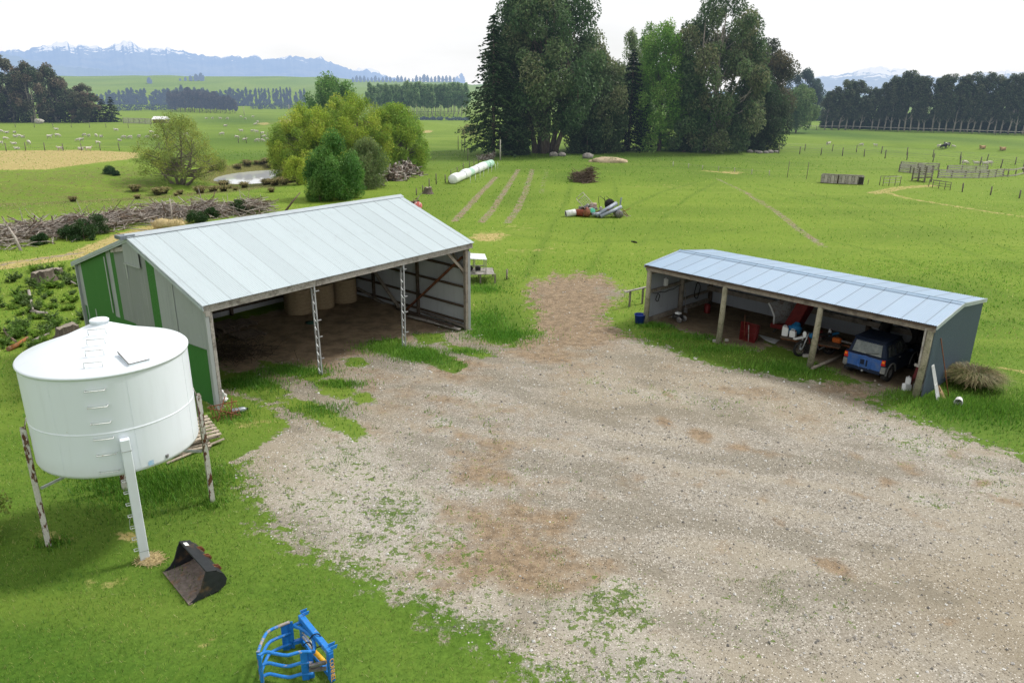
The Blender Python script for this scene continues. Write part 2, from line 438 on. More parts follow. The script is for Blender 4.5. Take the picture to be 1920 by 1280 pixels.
for (a, b, c_, d_, r, k) in [(1070, 570, 95, 75, 0, 1.), (1000, 640, 110, 40, 10, .8), (860, 690, 120, 34, 15, .75), (760, 740, 170, 60, 20, .6), (920, 790, 160, 60, 10, .5), (900, 870, 110, 60, 0, .85),
                          (960, 1010, 240, 95, -12, .85), (1000, 900, 240, 110, 0, .45), (1500, 800, 300, 60, 8, .3), (1070, 575, 120, 95, 0, 1.25), (1000, 650, 120, 50, 10, .9), (1060, 985, 110, 34, -25, 1.), (960, 1080, 120, 40, 0, .8), (1180, 910, 110, 50, 10, .65), (1120, 1050, 120, 40, 20, .6), (1335, 820, 32, 14, 15, 1.), (1440, 850, 60, 13, 8, 1.),
                          (1240, 790, 30, 11, 10, .9), (1660, 900, 36, 11, 8, .9), (1705, 872, 34, 14, 10, 1.), (1760, 848, 26, 11, 5, .9), (1570, 1070, 80, 22, 30, .9), (1440, 980, 22, 9, 20, .9), (1510, 990, 22, 9, 20, .8),
                          (1712, 1150, 16, 8, 0, 1), (1835, 1195, 22, 10, 20, .9), (1600, 1100, 50, 16, 30, .6), (1420, 745, 70, 10, 3, .7), (1240, 690, 140, 16, 6, .5), (1620, 760, 90, 16, 12, .5),
                          (700, 800, 80, 30, 30, .5), (560, 800, 60, 20, 30, .6), (1600, 855, 30, 9, 0, .8), (1300, 905, 40, 10, 10, .6), (1850, 905, 30, 10, 0, .8), (1455, 1115, 60, 14, 20, .5)]:
    earth = np.maximum(earth, k*blob(a, b, c_, d_, r))
# barn and shed floors
BARN = [(404, 770), (882, 624), (700, 540), (395, 640)]
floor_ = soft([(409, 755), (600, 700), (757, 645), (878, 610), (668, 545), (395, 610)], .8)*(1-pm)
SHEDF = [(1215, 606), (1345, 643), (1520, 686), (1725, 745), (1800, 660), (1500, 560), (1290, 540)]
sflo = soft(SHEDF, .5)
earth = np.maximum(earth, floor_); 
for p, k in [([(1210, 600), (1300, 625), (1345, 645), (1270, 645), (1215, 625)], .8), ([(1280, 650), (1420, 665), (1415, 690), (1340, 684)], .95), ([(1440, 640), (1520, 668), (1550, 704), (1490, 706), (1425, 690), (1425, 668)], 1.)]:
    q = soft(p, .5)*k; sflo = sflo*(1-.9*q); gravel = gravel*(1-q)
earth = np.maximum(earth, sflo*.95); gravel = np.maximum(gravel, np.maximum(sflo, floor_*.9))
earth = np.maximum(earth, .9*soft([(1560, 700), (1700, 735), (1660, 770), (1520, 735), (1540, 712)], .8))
# wheel ruts pressed into the yard
for pts, wd, k in [([(1040, 540), (1030, 620), (985, 720), (900, 850), (800, 960)], .30, .55), ([(1075, 540), (1085, 620), (1060, 730), (1010, 870), (960, 1040)], .30, .6), ([(1105, 545), (1150, 650), (1290, 770), (1540, 900), (1900, 1040)], .3, .5), ([(1120, 540), (1190, 645), (1360, 745), (1650, 860), (1920, 950)], .3, .5),
                   ([(1010, 640), (860, 730), (640, 800), (560, 800)], .3, .5), ([(1030, 670), (900, 760), (700, 850)], .3, .5), ([(1620, 720), (1500, 790), (1280, 930), (1100, 1100)], .3, .55), ([(1680, 735), (1590, 810), (1400, 960), (1230, 1180)], .3, .5), ([(620, 690), (800, 730), (1000, 800), (1300, 1000)], .28, .4)]:
    earth = np.maximum(earth, pline(pts, wd, 1.4)*k*(.5+.8*np.clip(fbm(X*.35, Y*.35, 64, 3)-.1, 0, 1)))
# tractor lines and paths worn into the grass
dry = np.zeros_like(X)
for pts, wd, k in [([(930, 332), (905, 358), (880, 385), (853, 414)], .42, .85), ([(972, 318), (945, 360), (925, 392), (902, 417)], .42, .8), ([(998, 318), (985, 360), (970, 392), (951, 418)], .45, .75), ([(1025, 318), (1015, 362)], .4, .55),
                   ([(1345, 335), (1400, 362), (1460, 400), (1500, 432), (1545, 462)], .42, .75), ([(1300, 325), (1345, 335)], .4, .4)]:
    q = pline(pts, wd)*k; earth = np.maximum(earth, q); gravel = np.maximum(gravel, q*.70)
for pts, wd, k in [([(1640, 362), (1690, 352), (1750, 348)], 1.1, .62), ([(1655, 358), (1700, 372), (1780, 385), (1860, 398), (1960, 412)], .6, .62), ([(1320, 320), (1380, 326)], .5, .8),
                   ([(1880, 690), (1960, 705)], .25, .6)]:
    dry = np.maximum(dry, pline(pts, wd)*k)
lane = pline([(-60, 508), (60, 490), (150, 478), (240, 440), (330, 418)], 1.3, .8)
dry = np.maximum(dry, lane*.9); earth = np.maximum(earth, lane*.55); gravel = np.maximum(gravel, .62*pline([(-60, 506), (60, 487), (150, 474)], .35))
for a, b, c_, d_, k in [(915, 443, 40, 9, .8), (965, 425, 60, 14, .45), (1240, 790, 18, 8, 0), (280, 428, 60, 8, .7)]:
    dry = np.maximum(dry, k*blob(a, b, c_, d_))
# straw paddock on the terrace, clay banks far off
for a, b, c_, d_, k in [(130, 1002, 50, 14, .6), (250, 985, 30, 14, .7), (330, 1025, 24, 8, .5), (480, 800, 50, 14, .5), (180, 1110, 90, 24, .38), (60, 960, 60, 20, .35), (420, 1180, 120, 30, .36), (1250, 470, 160, 26, .35), (1050, 470, 120, 20, .4), (1650, 470, 160, 20, .33), (1400, 420, 200, 16, .35), (1100, 380, 160, 14, .38), (1250, 350, 140, 8, .4), (980, 470, 60, 12, .45)]:
    dry = np.maximum(dry, k*blob(a, b, c_, d_))
straw = soft([(-160, 284), (60, 282), (150, 281), (262, 286), (262, 296), (235, 300), (90, 318), (-160, 324)], 1.5)
dry = np.maximum(dry, straw)
for a, b, c_, d_, k in [(540, 228, 16, 4, 1.), (495, 232, 10, 3, .9), (800, 247, 12, 3, .9), (305, 226, 40, 3, .6), (1370, 323, 40, 3, .6)]:
    dry = np.maximum(dry, k*blob(a, b, c_, d_))
lush = np.zeros_like(X)
for a, b, c_, d_, r, k in [(470, 265, 180, 14, 0, .7), (470, 295, 150, 14, 0, .8), (1100, 292, 330, 16, 0, .8), (1560, 250, 180, 7, 4, 1.), (1800, 262, 200, 6, 4, .8), (450, 226, 80, 8, 0, .9), (1180, 315, 350, 24, 0, .45),
                        (170, 690, 60, 30, 0, .6), (300, 910, 190, 70, 0, .55), (120, 1200, 300, 120, 0, .25), (1830, 760, 120, 40, 10, .8), (930, 610, 70, 45, 0, .9), (700, 640, 60, 30, 0, 1), (800, 670, 90, 30, 10, 1.), (820, 380, 60, 60, 0, .35),
                        (470, 715, 60, 25, 0, .9), (1450, 690, 140, 30, 5, .7), (1270, 640, 80, 30, 0, .6), (1080, 330, 60, 12, 0, .8), (960, 370, 60, 24, 0, .5), (900, 530, 60, 20, 0, .7)]:
    lush = np.maximum(lush, k*blob(a, b, c_, d_, r))
for pts, wd, k in [([(1330, 335), (1240, 360), (1150, 400), (1090, 450)], .3, .42), ([(1345, 340), (1290, 370), (1230, 420), (1200, 460)], .3, .4), ([(1420, 345), (1560, 372), (1700, 410), (1900, 470)], .3, .4), ([(1400, 350), (1540, 384), (1690, 430), (1900, 500)], .3, .38), ([(1080, 320), (1060, 380), (1010, 470), (985, 520)], .35, .42), ([(1150, 330), (1160, 400), (1130, 470), (1100, 515)], .3, .36), ([(1500, 440), (1640, 470), (1800, 520), (1930, 570)], .3, .36), ([(960, 440), (1080, 455), (1220, 450), (1380, 430)], .35, .36)]:
    lush = np.maximum(lush, pline(pts, wd, 1.3)*k)
for (a, b, c_, d_, k) in [(1180, 430, 150, 14, .35), (1420, 470, 130, 12, .3), (1700, 440, 160, 12, .34), (1560, 400, 120, 9, .32), (1000, 400, 70, 10, .34), (1280, 395, 110, 9, .3), (1750, 540, 120, 22, .34), (1880, 600, 60, 26, .4)]:
    lush = np.maximum(lush, k*blob(a, b, c_, d_))
tuss = np.maximum(np.clip(1.2-poly_d(X, Y, [(-66, 66), (-46, 69), (-34, 76), (-27, 86), (-26, 92)])/6.5, 0, 1), np.clip(1.3-np.abs(np.hypot((X-PONDC[0])/7.5, (Y-PONDC[1])/9.6)-1.0)/.22, 0, 1))
tuss = np.maximum(tuss, .5*soft([(-160, 318), (90, 318), (260, 306), (420, 372), (300, 392), (-160, 420)], 2.))
ground_o = raw_mesh('ground', np.stack([X, Y, Z], 1), gf, [], smooth=True)
ground_o['kind'] = 'structure'
me = ground_o.data
nb = np.stack([fbm(X*.16, Y*.16, 21, 4), fbm(X*.028, Y*.028, 22, 4), fbm(X*.05+.02*Y, Y*.5, 23, 4), fbm(X*.5+.9*fbm(X*.3, Y*.3, 25, 3), Y*1.3+.4*X, 24, 4)], 1)
nb = (nb-.5)*.8+.5
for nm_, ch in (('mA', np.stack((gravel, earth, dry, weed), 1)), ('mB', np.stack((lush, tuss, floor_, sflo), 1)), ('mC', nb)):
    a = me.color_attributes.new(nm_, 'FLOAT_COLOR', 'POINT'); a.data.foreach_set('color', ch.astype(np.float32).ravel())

t = NT('ground_surface')
P = t.pos
A = t.attr('mA'); sa = t.n('SeparateColor', i_0=A.outputs['Color']); aG, aE, aD, aW = sa.outputs[0], sa.outputs[1], sa.outputs[2], A.outputs['Alpha']
B = t.attr('mB'); sb = t.n('SeparateColor', i_0=B.outputs['Color']); bL, bT, bF, bS = sb.outputs[0], sb.outputs[1], sb.outputs[2], B.outputs['Alpha']
C_ = t.attr('mC'); sc_ = t.n('SeparateColor', i_0=C_.outputs['Color']); nbig, nhuge, streak, swirl = sc_.outputs[0], sc_.outputs[1], sc_.outputs[2], C_.outputs['Alpha']
nfine = t.noise(P, 9, 3, .7); nmed = t.noise(P, 1.5, 4, .68); nedge = t.noise(P, 3.6, 4, .75)
# grass
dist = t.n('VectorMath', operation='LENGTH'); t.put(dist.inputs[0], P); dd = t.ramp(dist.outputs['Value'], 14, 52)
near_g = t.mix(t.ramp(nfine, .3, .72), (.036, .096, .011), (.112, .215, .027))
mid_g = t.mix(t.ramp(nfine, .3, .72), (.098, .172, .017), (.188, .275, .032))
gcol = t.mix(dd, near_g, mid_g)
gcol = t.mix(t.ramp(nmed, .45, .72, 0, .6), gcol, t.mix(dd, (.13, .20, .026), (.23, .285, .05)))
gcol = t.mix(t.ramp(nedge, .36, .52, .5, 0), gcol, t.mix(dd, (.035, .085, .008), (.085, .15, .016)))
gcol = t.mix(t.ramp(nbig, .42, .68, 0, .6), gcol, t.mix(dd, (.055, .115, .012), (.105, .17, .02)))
gcol = t.mix(t.ramp(streak, .48, .70, 0, .55), gcol, (.19, .255, .04))
gcol = t.mix(t.ramp(nhuge, .46, .62, 0, .45), gcol, (.165, .235, .032))
gcol = t.mix(t.math('MULTIPLY', t.ramp(nbig, .50, .62, .38, 0), t.math('SUBTRACT', 1.0, dd)), gcol, (.135, .20, .032))
lushf = t.math('MULTIPLY', bL, t.ramp(nmed, .2, .6, .6, 1))
gcol = t.mix(t.math('MULTIPLY', lushf, .85), gcol, t.mix(nfine, (.024, .066, .008), (.075, .145, .018)))
tsf = t.ramp(t.math('ADD', bT, t.math('MULTIPLY', t.math('SUBTRACT', nmed, .5), 1.6)), .35, .8, 0, .8)
gcol = t.mix(tsf, gcol, t.mix(t.ramp(nfine, .35, .65), (.07, .06, .02), (.21, .18, .075)))
# dry grass / straw
dn = t.math('ADD', aD, t.math('ADD', t.math('MULTIPLY', t.math('SUBTRACT', nmed, .5), .9), t.math('MULTIPLY', t.math('SUBTRACT', nedge, .5), .6)))
gcol = t.mix(t.ramp(dn, .42, .72, 0, .9), gcol, t.mix(t.ramp(nedge, .3, .7), (.27, .21, .075), (.50, .40, .18)))
# gravel, made of stones of many greys
vc = t.n('TexVoronoi', i_Vector=P, i_Scale=17.0, i_Randomness=1.0); vs_ = t.n('TexVoronoi', i_Vector=P, i_Scale=42.0)
rgb = t.n('SeparateColor', i_0=vc.outputs['Color']); rg2 = t.n('SeparateColor', i_0=vs_.outputs['Color'])
st1 = t.mix(t.ramp(rgb.outputs[0], .1, .95), (.12, .11, .095), (.56, .55, .52)); st2 = t.mix(rg2.outputs[0], (.15, .14, .12), (.48, .46, .43))
gv = t.mix(t.ramp(vc.outputs['Distance'], .3, .55), st1, st2); gv = t.mix(t.ramp(nmed, .3, .7, .2, .62), gv, (.285, .26, .225))
gv = t.mix(t.ramp(nbig, .36, .62, .1, .66), gv, t.mix(nfine, (.215, .18, .125), (.33, .285, .21)))
gv = t.mix(t.ramp(swirl, .50, .66, 0, .45), gv, (.36, .325, .262))
gv = t.mix(t.ramp(swirl, .36, .47, .5, 0), gv, (.185, .17, .135))
ef = t.ramp(t.math('ADD', aE, t.math('ADD', t.math('MULTIPLY', t.math('SUBTRACT', nmed, .5), 1.3), t.math('MULTIPLY', t.math('SUBTRACT', swirl, .5), 1.2))), .35, 1.0, 0, .9)
gv = t.mix(t.ramp(aW, .15, .6, 0, .38), gv, t.mix(rg2.outputs[0], (.36, .35, .33), (.62, .61, .59)))
ecol = t.mix(t.ramp(nedge, .3, .7), (.14, .098, .06), (.335, .245, .155)); ecol = t.mix(t.ramp(vs_.outputs['Distance'], .0, .5, .35, 0), ecol, (.40, .35, .29))
gv = t.mix(ef, gv, ecol)
wh = t.math('GREATER_THAN', rg2.outputs[1], .965); gv = t.mix(t.math('MULTIPLY', wh, t.math('SUBTRACT', 1.0, t.math('MULTIPLY', ef, .7))), gv, (.60, .58, .55))
gv = t.mix(t.math('MULTIPLY', t.math('GREATER_THAN', rg2.outputs[2], .965), .8), gv, (.05, .045, .035))
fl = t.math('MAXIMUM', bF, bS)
gv = t.mix(t.math('MULTIPLY', fl, .75), gv, t.mix(t.ramp(nmed, .3, .7), t.mix(bS, (.15, .108, .07), (.07, .052, .035)), t.mix(bS, (.36, .27, .18), (.17, .13, .085))))  # shed floor colour also darkened for the shade under its roof
# border between grass and gravel, weeds in the gravel
gn = t.math('ADD', t.math('MULTIPLY', t.math('SUBTRACT', nmed, .5), 1.1), t.math('MULTIPLY', t.math('SUBTRACT', nedge, .5), 1.35))
gm = t.ramp(t.math('ADD', aG, gn), .42, .60)
wn = t.math('ADD', t.math('MULTIPLY', nedge, .66), t.math('MULTIPLY', nfine, .49))
wn = t.math('ADD', t.math('MULTIPLY', t.math('SUBTRACT', wn, .575), 1.7), .56)
wm = t.ramp(t.math('ADD', wn, t.math('MULTIPLY', aW, .36)), .80, .88, 0, .9)
few = t.ramp(wn, .84, .88, 0, .85)
wcol = t.mix(t.ramp(nfine, .3, .7), (.035, .08, .012), (.12, .18, .035))
gv = t.n('HueSaturation', i_Color=gv, i_Value=.94, i_Saturation=.92).outputs[0]
gv = t.mix(1.0, gv, (1.03, 1.0, .935), 'MULTIPLY')
gv2 = t.mix(t.math('MAXIMUM', wm, few), gv, wcol)
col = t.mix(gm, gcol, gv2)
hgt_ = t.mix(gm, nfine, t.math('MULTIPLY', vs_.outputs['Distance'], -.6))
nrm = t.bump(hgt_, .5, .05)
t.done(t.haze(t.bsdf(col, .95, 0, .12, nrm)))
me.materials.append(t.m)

# ------------------------------------------------------------------ pond
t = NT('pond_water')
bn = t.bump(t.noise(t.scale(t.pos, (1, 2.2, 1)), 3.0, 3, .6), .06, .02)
t.done(t.bsdf((.50, .52, .54), .03, 0, .6, bn))  # whitish base colour stands in for the reflected sky
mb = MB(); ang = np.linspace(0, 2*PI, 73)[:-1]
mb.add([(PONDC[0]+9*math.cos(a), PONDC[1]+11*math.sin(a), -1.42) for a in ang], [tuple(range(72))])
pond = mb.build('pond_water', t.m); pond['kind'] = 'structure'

# ------------------------------------------------------------------ far ranges
def rng_mesh(name, prof, D, depth, base, rough, seed, material, rows=26, px0=None):
    """mountain range: skyline given as (photo column, photo row) pairs, built as a relief at distance D"""
    xs = np.array([p[0] for p in prof], float); ys = np.array([p[1] for p in prof], float)
    n = int((xs[-1]-xs[0])/1.6); cx = np.linspace(xs[0], xs[-1], n); cy = np.interp(cx, xs, ys); cy = cy-(4.2*rough/.4)*(2*np.abs(2*fbm(cx/15., cx*0+seed, seed+3, 5)-1)-.55)
    vs = np.zeros((rows, n, 3))
    for i in range(n):
        d = FW+RT*((cx[i]-960)/FPX)+UP*((640-cy[i])/FPX); hd = math.hypot(d[0], d[1]); ux, uy = d[0]/hd, d[1]/hd
        htop = CAMH+D*d[2]/hd
        for k in range(rows):
            f = k/(rows-1); dist = D-depth*(1-f)
            vs[k, i] = (ux*dist, uy*dist, f)
        vs[:, i, 2] = base+(htop-base)*(vs[:, i, 2]**1.15)
    fx, fy = vs[:, :, 0]/(D*.035), vs[:, :, 1]/(D*.035)
    rid = 1-np.abs(2*fbm(fx, fy, seed, 6)-1); rid2 = 1-np.abs(2*fbm(fx*3.1, fy*3.1, seed+7, 5)-1)
    f = np.linspace(0, 1, rows)[:, None]
    hh = (vs[:, :, 2]-base)
    vs[:, :, 2] = base+hh*(1-rough*(1-f)*(1.6-rid*1.1-rid2*.5))+rough*.09*hh.max()*(rid2-.62)*f**.5
    back = vs[-1:].copy(); back[..., :2] *= 1.15; back[..., 2] = base
    vs = np.concatenate([vs, back], 0); rr = rows+1
    ii = (np.arange(rr-1)[:, None]*n+np.arange(n-1)[None, :]).ravel()
    o = raw_mesh(name, vs.reshape(-1, 3), np.stack([ii, ii+1, ii+1+n, ii+n], 1), material, smooth=True)
    o['kind'] = 'structure'; return o
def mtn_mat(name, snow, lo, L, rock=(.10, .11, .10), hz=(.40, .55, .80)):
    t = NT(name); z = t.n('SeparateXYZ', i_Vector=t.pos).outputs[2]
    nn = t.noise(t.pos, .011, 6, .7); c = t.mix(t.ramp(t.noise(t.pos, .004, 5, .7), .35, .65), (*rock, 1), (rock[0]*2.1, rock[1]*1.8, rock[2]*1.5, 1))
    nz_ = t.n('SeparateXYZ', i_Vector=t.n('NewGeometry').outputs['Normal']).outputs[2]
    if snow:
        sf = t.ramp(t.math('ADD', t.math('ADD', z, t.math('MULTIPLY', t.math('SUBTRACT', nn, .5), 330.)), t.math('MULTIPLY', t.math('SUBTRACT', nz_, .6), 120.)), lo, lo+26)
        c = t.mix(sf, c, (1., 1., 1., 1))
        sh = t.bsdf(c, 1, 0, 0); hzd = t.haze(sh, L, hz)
        e = t.n('Emission', i_Color=(.93, .95, 1., 1), i_Strength=1.0); m = t.n('MixShader'); t.put(m.inputs[0], t.math('MULTIPLY', sf, .62)); t.put(m.inputs[1], hzd); t.put(m.inputs[2], e.outputs[0])  # snow brightness put in as glow over the haze
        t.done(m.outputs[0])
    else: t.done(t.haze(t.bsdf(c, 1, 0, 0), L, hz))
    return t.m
LEFT_R = [(-260, 100), (-200, 108), (-120, 96), (-60, 105), (0, 98), (25, 92), (50, 96), (75, 88), (105, 82), (125, 80), (140, 86), (165, 88), (195, 89), (210, 85), (225, 81), (243, 77), (258, 85), (275, 91), (300, 92), (318, 90),
          (340, 95), (365, 100), (388, 108), (408, 110), (425, 104), (436, 103), (455, 110), (470, 105), (485, 108), (505, 112), (525, 108), (545, 105), (565, 110), (590, 110), (600, 105), (612, 114), (635, 124), (660, 131), (690, 134), (715, 141), (760, 152), (830, 160), (900, 164)]
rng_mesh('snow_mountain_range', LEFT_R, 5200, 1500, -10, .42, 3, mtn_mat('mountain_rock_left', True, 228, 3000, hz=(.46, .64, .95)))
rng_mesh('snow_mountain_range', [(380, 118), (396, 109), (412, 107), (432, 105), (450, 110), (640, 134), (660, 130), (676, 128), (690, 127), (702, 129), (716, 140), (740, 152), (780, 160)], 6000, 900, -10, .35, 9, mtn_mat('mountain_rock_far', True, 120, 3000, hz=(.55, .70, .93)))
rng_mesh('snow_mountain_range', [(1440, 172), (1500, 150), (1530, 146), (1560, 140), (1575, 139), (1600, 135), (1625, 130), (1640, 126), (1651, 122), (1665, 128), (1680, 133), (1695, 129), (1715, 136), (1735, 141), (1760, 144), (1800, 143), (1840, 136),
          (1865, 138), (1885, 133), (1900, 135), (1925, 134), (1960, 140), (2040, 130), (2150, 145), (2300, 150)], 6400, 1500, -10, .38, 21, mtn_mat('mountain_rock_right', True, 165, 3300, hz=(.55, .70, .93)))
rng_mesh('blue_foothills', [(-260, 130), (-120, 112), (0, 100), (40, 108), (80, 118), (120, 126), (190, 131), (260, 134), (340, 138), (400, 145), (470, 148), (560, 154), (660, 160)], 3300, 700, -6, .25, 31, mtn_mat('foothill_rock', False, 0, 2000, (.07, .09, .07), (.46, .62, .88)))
# ------------------------------------------------------------------ shared materials
M_timber = mat('weathered_timber', (.25, .22, .18), (.13, .11, .09), .9, ns=3, stretch=(1, 1, 1), bump=.3, bs=25)
M_timber_dark = mat('dark_timber', (.10, .075, .055), (.05, .04, .03), .9, ns=3, bump=.3, bs=25)
M_timber_grey = mat('silver_grey_timber', (.36, .34, .31), (.18, .16, .14), .9, ns=4, bump=.3, bs=30)
M_pole = mat('mossy_pole_timber', (.30, .28, .20), (.17, .165, .10), .9, ns=5, bump=.4, bs=30)
M_rust = mat('rusty_steel', (.16, .06, .03), (.30, .13, .055), .85, ns=8, bump=.3)
M_rustpaint = mat('flaking_white_paint_on_rust', (.58, .56, .51), (.12, .05, .028), .8, ns=7, th=(.49, .56), bump=.2, stretch=(1.6, 1.6, .55), var=.2)
M_galv = mat('galvanised_steel', (.42, .44, .45), (.28, .28, .28), .45, .35, ns=5, var=.15)
M_steel = mat('dull_steel', (.22, .22, .22), (.14, .10, .08), .55, .5, ns=7)
M_black = mat('black_rubber', (.018, .018, .018), (.04, .038, .035), .8, ns=9)
M_blackpaint = mat('worn_black_paint', (.02, .021, .022), (.06, .05, .045), .55, ns=8)
M_white = mat('white_plastic', (.72, .73, .72), (.5, .5, .47), .5, ns=6, th=(.6, .85), var=.1)
M_red = mat('faded_red_paint', (.15, .014, .013), (.09, .010, .01), .6, ns=6)
M_green_roof = sheet_mat('green_painted_iron', (.036, .155, .030), (.06, .19, .05), (.05, .11, .04), .0, .5, amt=.55, speck=.5)
M_galv_a = sheet_mat('galvanised_iron_light', (.33, .355, .36), (.23, .25, .25), (.25, .25, .24), .1, .5, amt=.7, speck=.5)
M_galv_b = sheet_mat('galvanised_iron_dull', (.235, .255, .25), (.33, .34, .34), (.19, .19, .18), .1, .55, amt=.7, speck=.8)
M_galv_in = sheet_mat('galvanised_iron_inside', (.44, .46, .47), (.30, .30, .30), (.22, .18, .14), .1, .6, amt=.6)
M_barnroof = sheet_mat('pale_zinc_roofing', (.455, .525, .55), (.39, .45, .475), (.36, .40, .41), .0, .42, along='y', amt=.75, lap=.76)
M_shedroof = sheet_mat('blue_grey_roofing', (.245, .345, .46), (.29, .39, .50), (.24, .28, .33), .0, .38, along='y', amt=.5, lap=.762)
M_shedwall = sheet_mat('blue_grey_wall_iron', (.082, .112, .148), (.105, .14, .175), (.085, .095, .105), .0, .5, amt=.5, speck=.35)
M_lining = sheet_mat('pale_wall_lining', (.29, .31, .33), (.20, .20, .20), (.14, .13, .11), .0, .7, amt=.5)
M_flash = mat('zinc_flashing', (.40, .45, .48), (.345, .385, .41), .45, .1, ns=1.2, var=.08)
M_flash_dark = mat('dark_zinc_flashing', (.17, .20, .23), (.11, .13, .15), .5, .1, ns=3)

class Frame:
    def __init__(s, x, y, a, z=0.0):
        s.O = Vector((x, y, z)); s.ex = Vector((math.cos(a), math.sin(a), 0)); s.ey = Vector((-math.sin(a), math.cos(a), 0)); s.a = a
    def hit(s, px, py, axis, val):
        d = Vector(ray(px, py)); c = Vector(CAM)-s.O; n = (s.ex, s.ey, Vector((0, 0, 1)))[axis]
        t = (val-c.dot(n))/d.dot(n); p = c+d*t; return Vector((p.dot(s.ex), p.dot(s.ey), p.z))
    def w(s, u, v, z=0.0): return s.O+s.ex*u+s.ey*v+Vector((0, 0, z))
    def loc(s, P): p = Vector(P)-s.O; return Vector((p.dot(s.ex), p.dot(s.ey), p.z))

# ------------------------------------------------------------------ hay barn
BF = Frame(-9.525, 21.98, .903); BL, BW = 12.27, 9.25
barn = thing('hay_barn', 'large open-fronted hay barn with pale zinc roof and patchwork green and grey gable', 'barn', BF.O, BF.a)
rf_s = Vector((0, 4.57, 1.60)); sl_len = rf_s.length
mb = MB(); mb.corr((-.18, -.18, 3.57), (12.63, 0, .10), rf_s, 12.63, 0, sl_len, .0762, .009, 0, rows=3)
mb.build('front_roof_slope', M_barnroof, barn)
mb = MB(); bs_ = Vector((0, 5.05, -1.62)); mb.corr((-.12, 4.40, 5.09), (1, 0, .006), bs_, 12.55, 0, bs_.length, .0762, .009, 0, seg=3)
mb.build('back_roof_slope', M_barnroof, barn)
mb = MB()
mb.prism([(-.20, 4.18, 5.13), (-.20, 4.40, 5.225), (-.20, 4.66, 5.10), (-.20, 4.40, 5.195)], (12.70, 0, .09))
mb.build('ridge_cap', M_flash, barn)
mb = MB(); mb.box((-.16, 4.42, 5.13), (.5, .42, .12)); mb.build('ridge_end_cap', M_flash_dark, barn)
mb = MB()
for k in range(3):
    o = Vector((-.20-.012*(k % 2), 0, -.035-.062*k)); d = Vector((0, 4.57, 1.60))
    mb.beam(Vector((0, -.19, 3.58))+o, Vector((0, -.19, 3.58))+o+d, .035, .05)
    o2 = Vector((-.10-.012*(k % 2), 0, -.035-.062*k)); mb.beam(Vector((0, 4.5, 5.10))+o2, Vector((0, 9.46, 3.50))+o2, .035, .05)
mb.build('barge_flashing', M_flash, barn)
def top_l(v): return (3.57+(v+.18)*.350-.06) if v < 4.4 else (5.09-(v-4.4)*.3208-.06)
def stripe(v, k):
    for lo, hi, m in ((0, 1.9, 1), (1.9, 3.0, 1), (3.0, 3.52, 0), (3.52, 4.9, 2), (4.9, 5.93, 2), (5.93, 6.24, 0), (6.24, 6.6, 1), (6.6, 8.95, 0), (8.95, 9.6, 1)):
        if lo <= v < hi: return m
    return 1
mb = MB()
mb.corr((-.03, 0, 0), (0, 1, 0), (0, 0, 1), 4.92, lambda u: 2.02-.03*u, top_l, .0762, .009, mf=stripe)
mb.corr((.03, 4.9, 0), (0, 1, 0), (0, 0, 1), 4.36, lambda u: 1.88-.02*u, lambda u: top_l(u+4.9), .0762, .009, mf=lambda u, k: stripe(u+4.9, k))
mb.corr((.05, 0, 0), (0, 1, 0), (0, 0, 1), 9.25, -.15, 2.08, .0762, .009, mf=lambda u, k: 1 if (.26 < u < .36 or 9.0 < u < 9.08 or 8.3 < u < 8.38) else 0)
mb.build('gable_wall', [M_green_roof, M_galv_a, M_galv_b], barn)
mb = MB(); mb.box((-.04, 4.92, 4.25), (.05, .09, 1.35)); mb.build('corner_flashing', M_galv_a, barn)
for c_, d_ in (((-.05, -.03, 1.7), (.12, .10, 3.6)), ((.0, 9.28, 1.7), (.12, .08, 3.45)), ((-.048, 1.9, 3.1), (.012, .07, 2.1)), ((-.048, 6.6, 3.05), (.012, .07, 2.1))):
    mb = MB(); mb.box(c_, d_); mb.build('corner_flashing', M_galv_a, barn)
mb = MB(); mb.corr((-.09, 3.82, 0), (0, 1, 0), (0, 0, 1), 1.1, 4.14, lambda u: min(4.93, top_l(3.82+u)-.02), .0762, .009); mb.box((-.10, 4.37, 4.13), (.04, 1.14, .05))
mb.build('gable_flap', M_galv_a, barn)
mb = MB(); mb.beam((-.05, 4.95, 4.62), (-.05, 5.95, 4.42), .04, .15); mb.build('gable_patch', M_timber_grey, barn)
mb = MB(); mb.corr((BL, 0, 0), (0, 1, 0), (0, 0, 1), 9.25, -.45, lambda u: top_l(u)+.05, .0762, .009); mb.build('end_wall', M_galv_in, barn)
mb = MB(); mb.corr((0, BW, 0), (1, 0, 0), (0, 0, 1), BL, -.3, 3.46, .0762, .009, seg=4); mb.build('back_wall', M_galv_in, barn)
mb = MB(); mb.corr((BL-.27, -.06, 0), (1, 0, 0), (0, 0, 1), .30, -.45, 3.30, .0762, .009); mb.build('front_corner_sheet', M_galv_a, barn)
mb = MB(); rg = random.Random(4)
mb.beam((-.14, -.06, 3.42), (4.1, -.06, 3.455), .07, .23); mb.beam((4.1, -.075, 3.452), (8.3, -.075, 3.49), .07, .22); mb.beam((8.3, -.06, 3.485), (12.42, -.06, 3.53), .07, .23)
mb.build('front_beam', M_timber_grey, barn, bevel=.008)
mb = MB()
for v in (.9, 1.9, 2.9, 3.9): mb.beam((0, v, 3.50+(v+.18)*.35-.09), (BL, v, 3.60+(v+.18)*.35-.09), .05, .12)
for v in (5.3, 6.5, 7.7, 8.9): mb.beam((.1, v, 5.0-(v-4.4)*.32), (BL, v, 5.0-(v-4.4)*.32), .05, .12)
mb.build('purlins', M_timber_dark, barn)
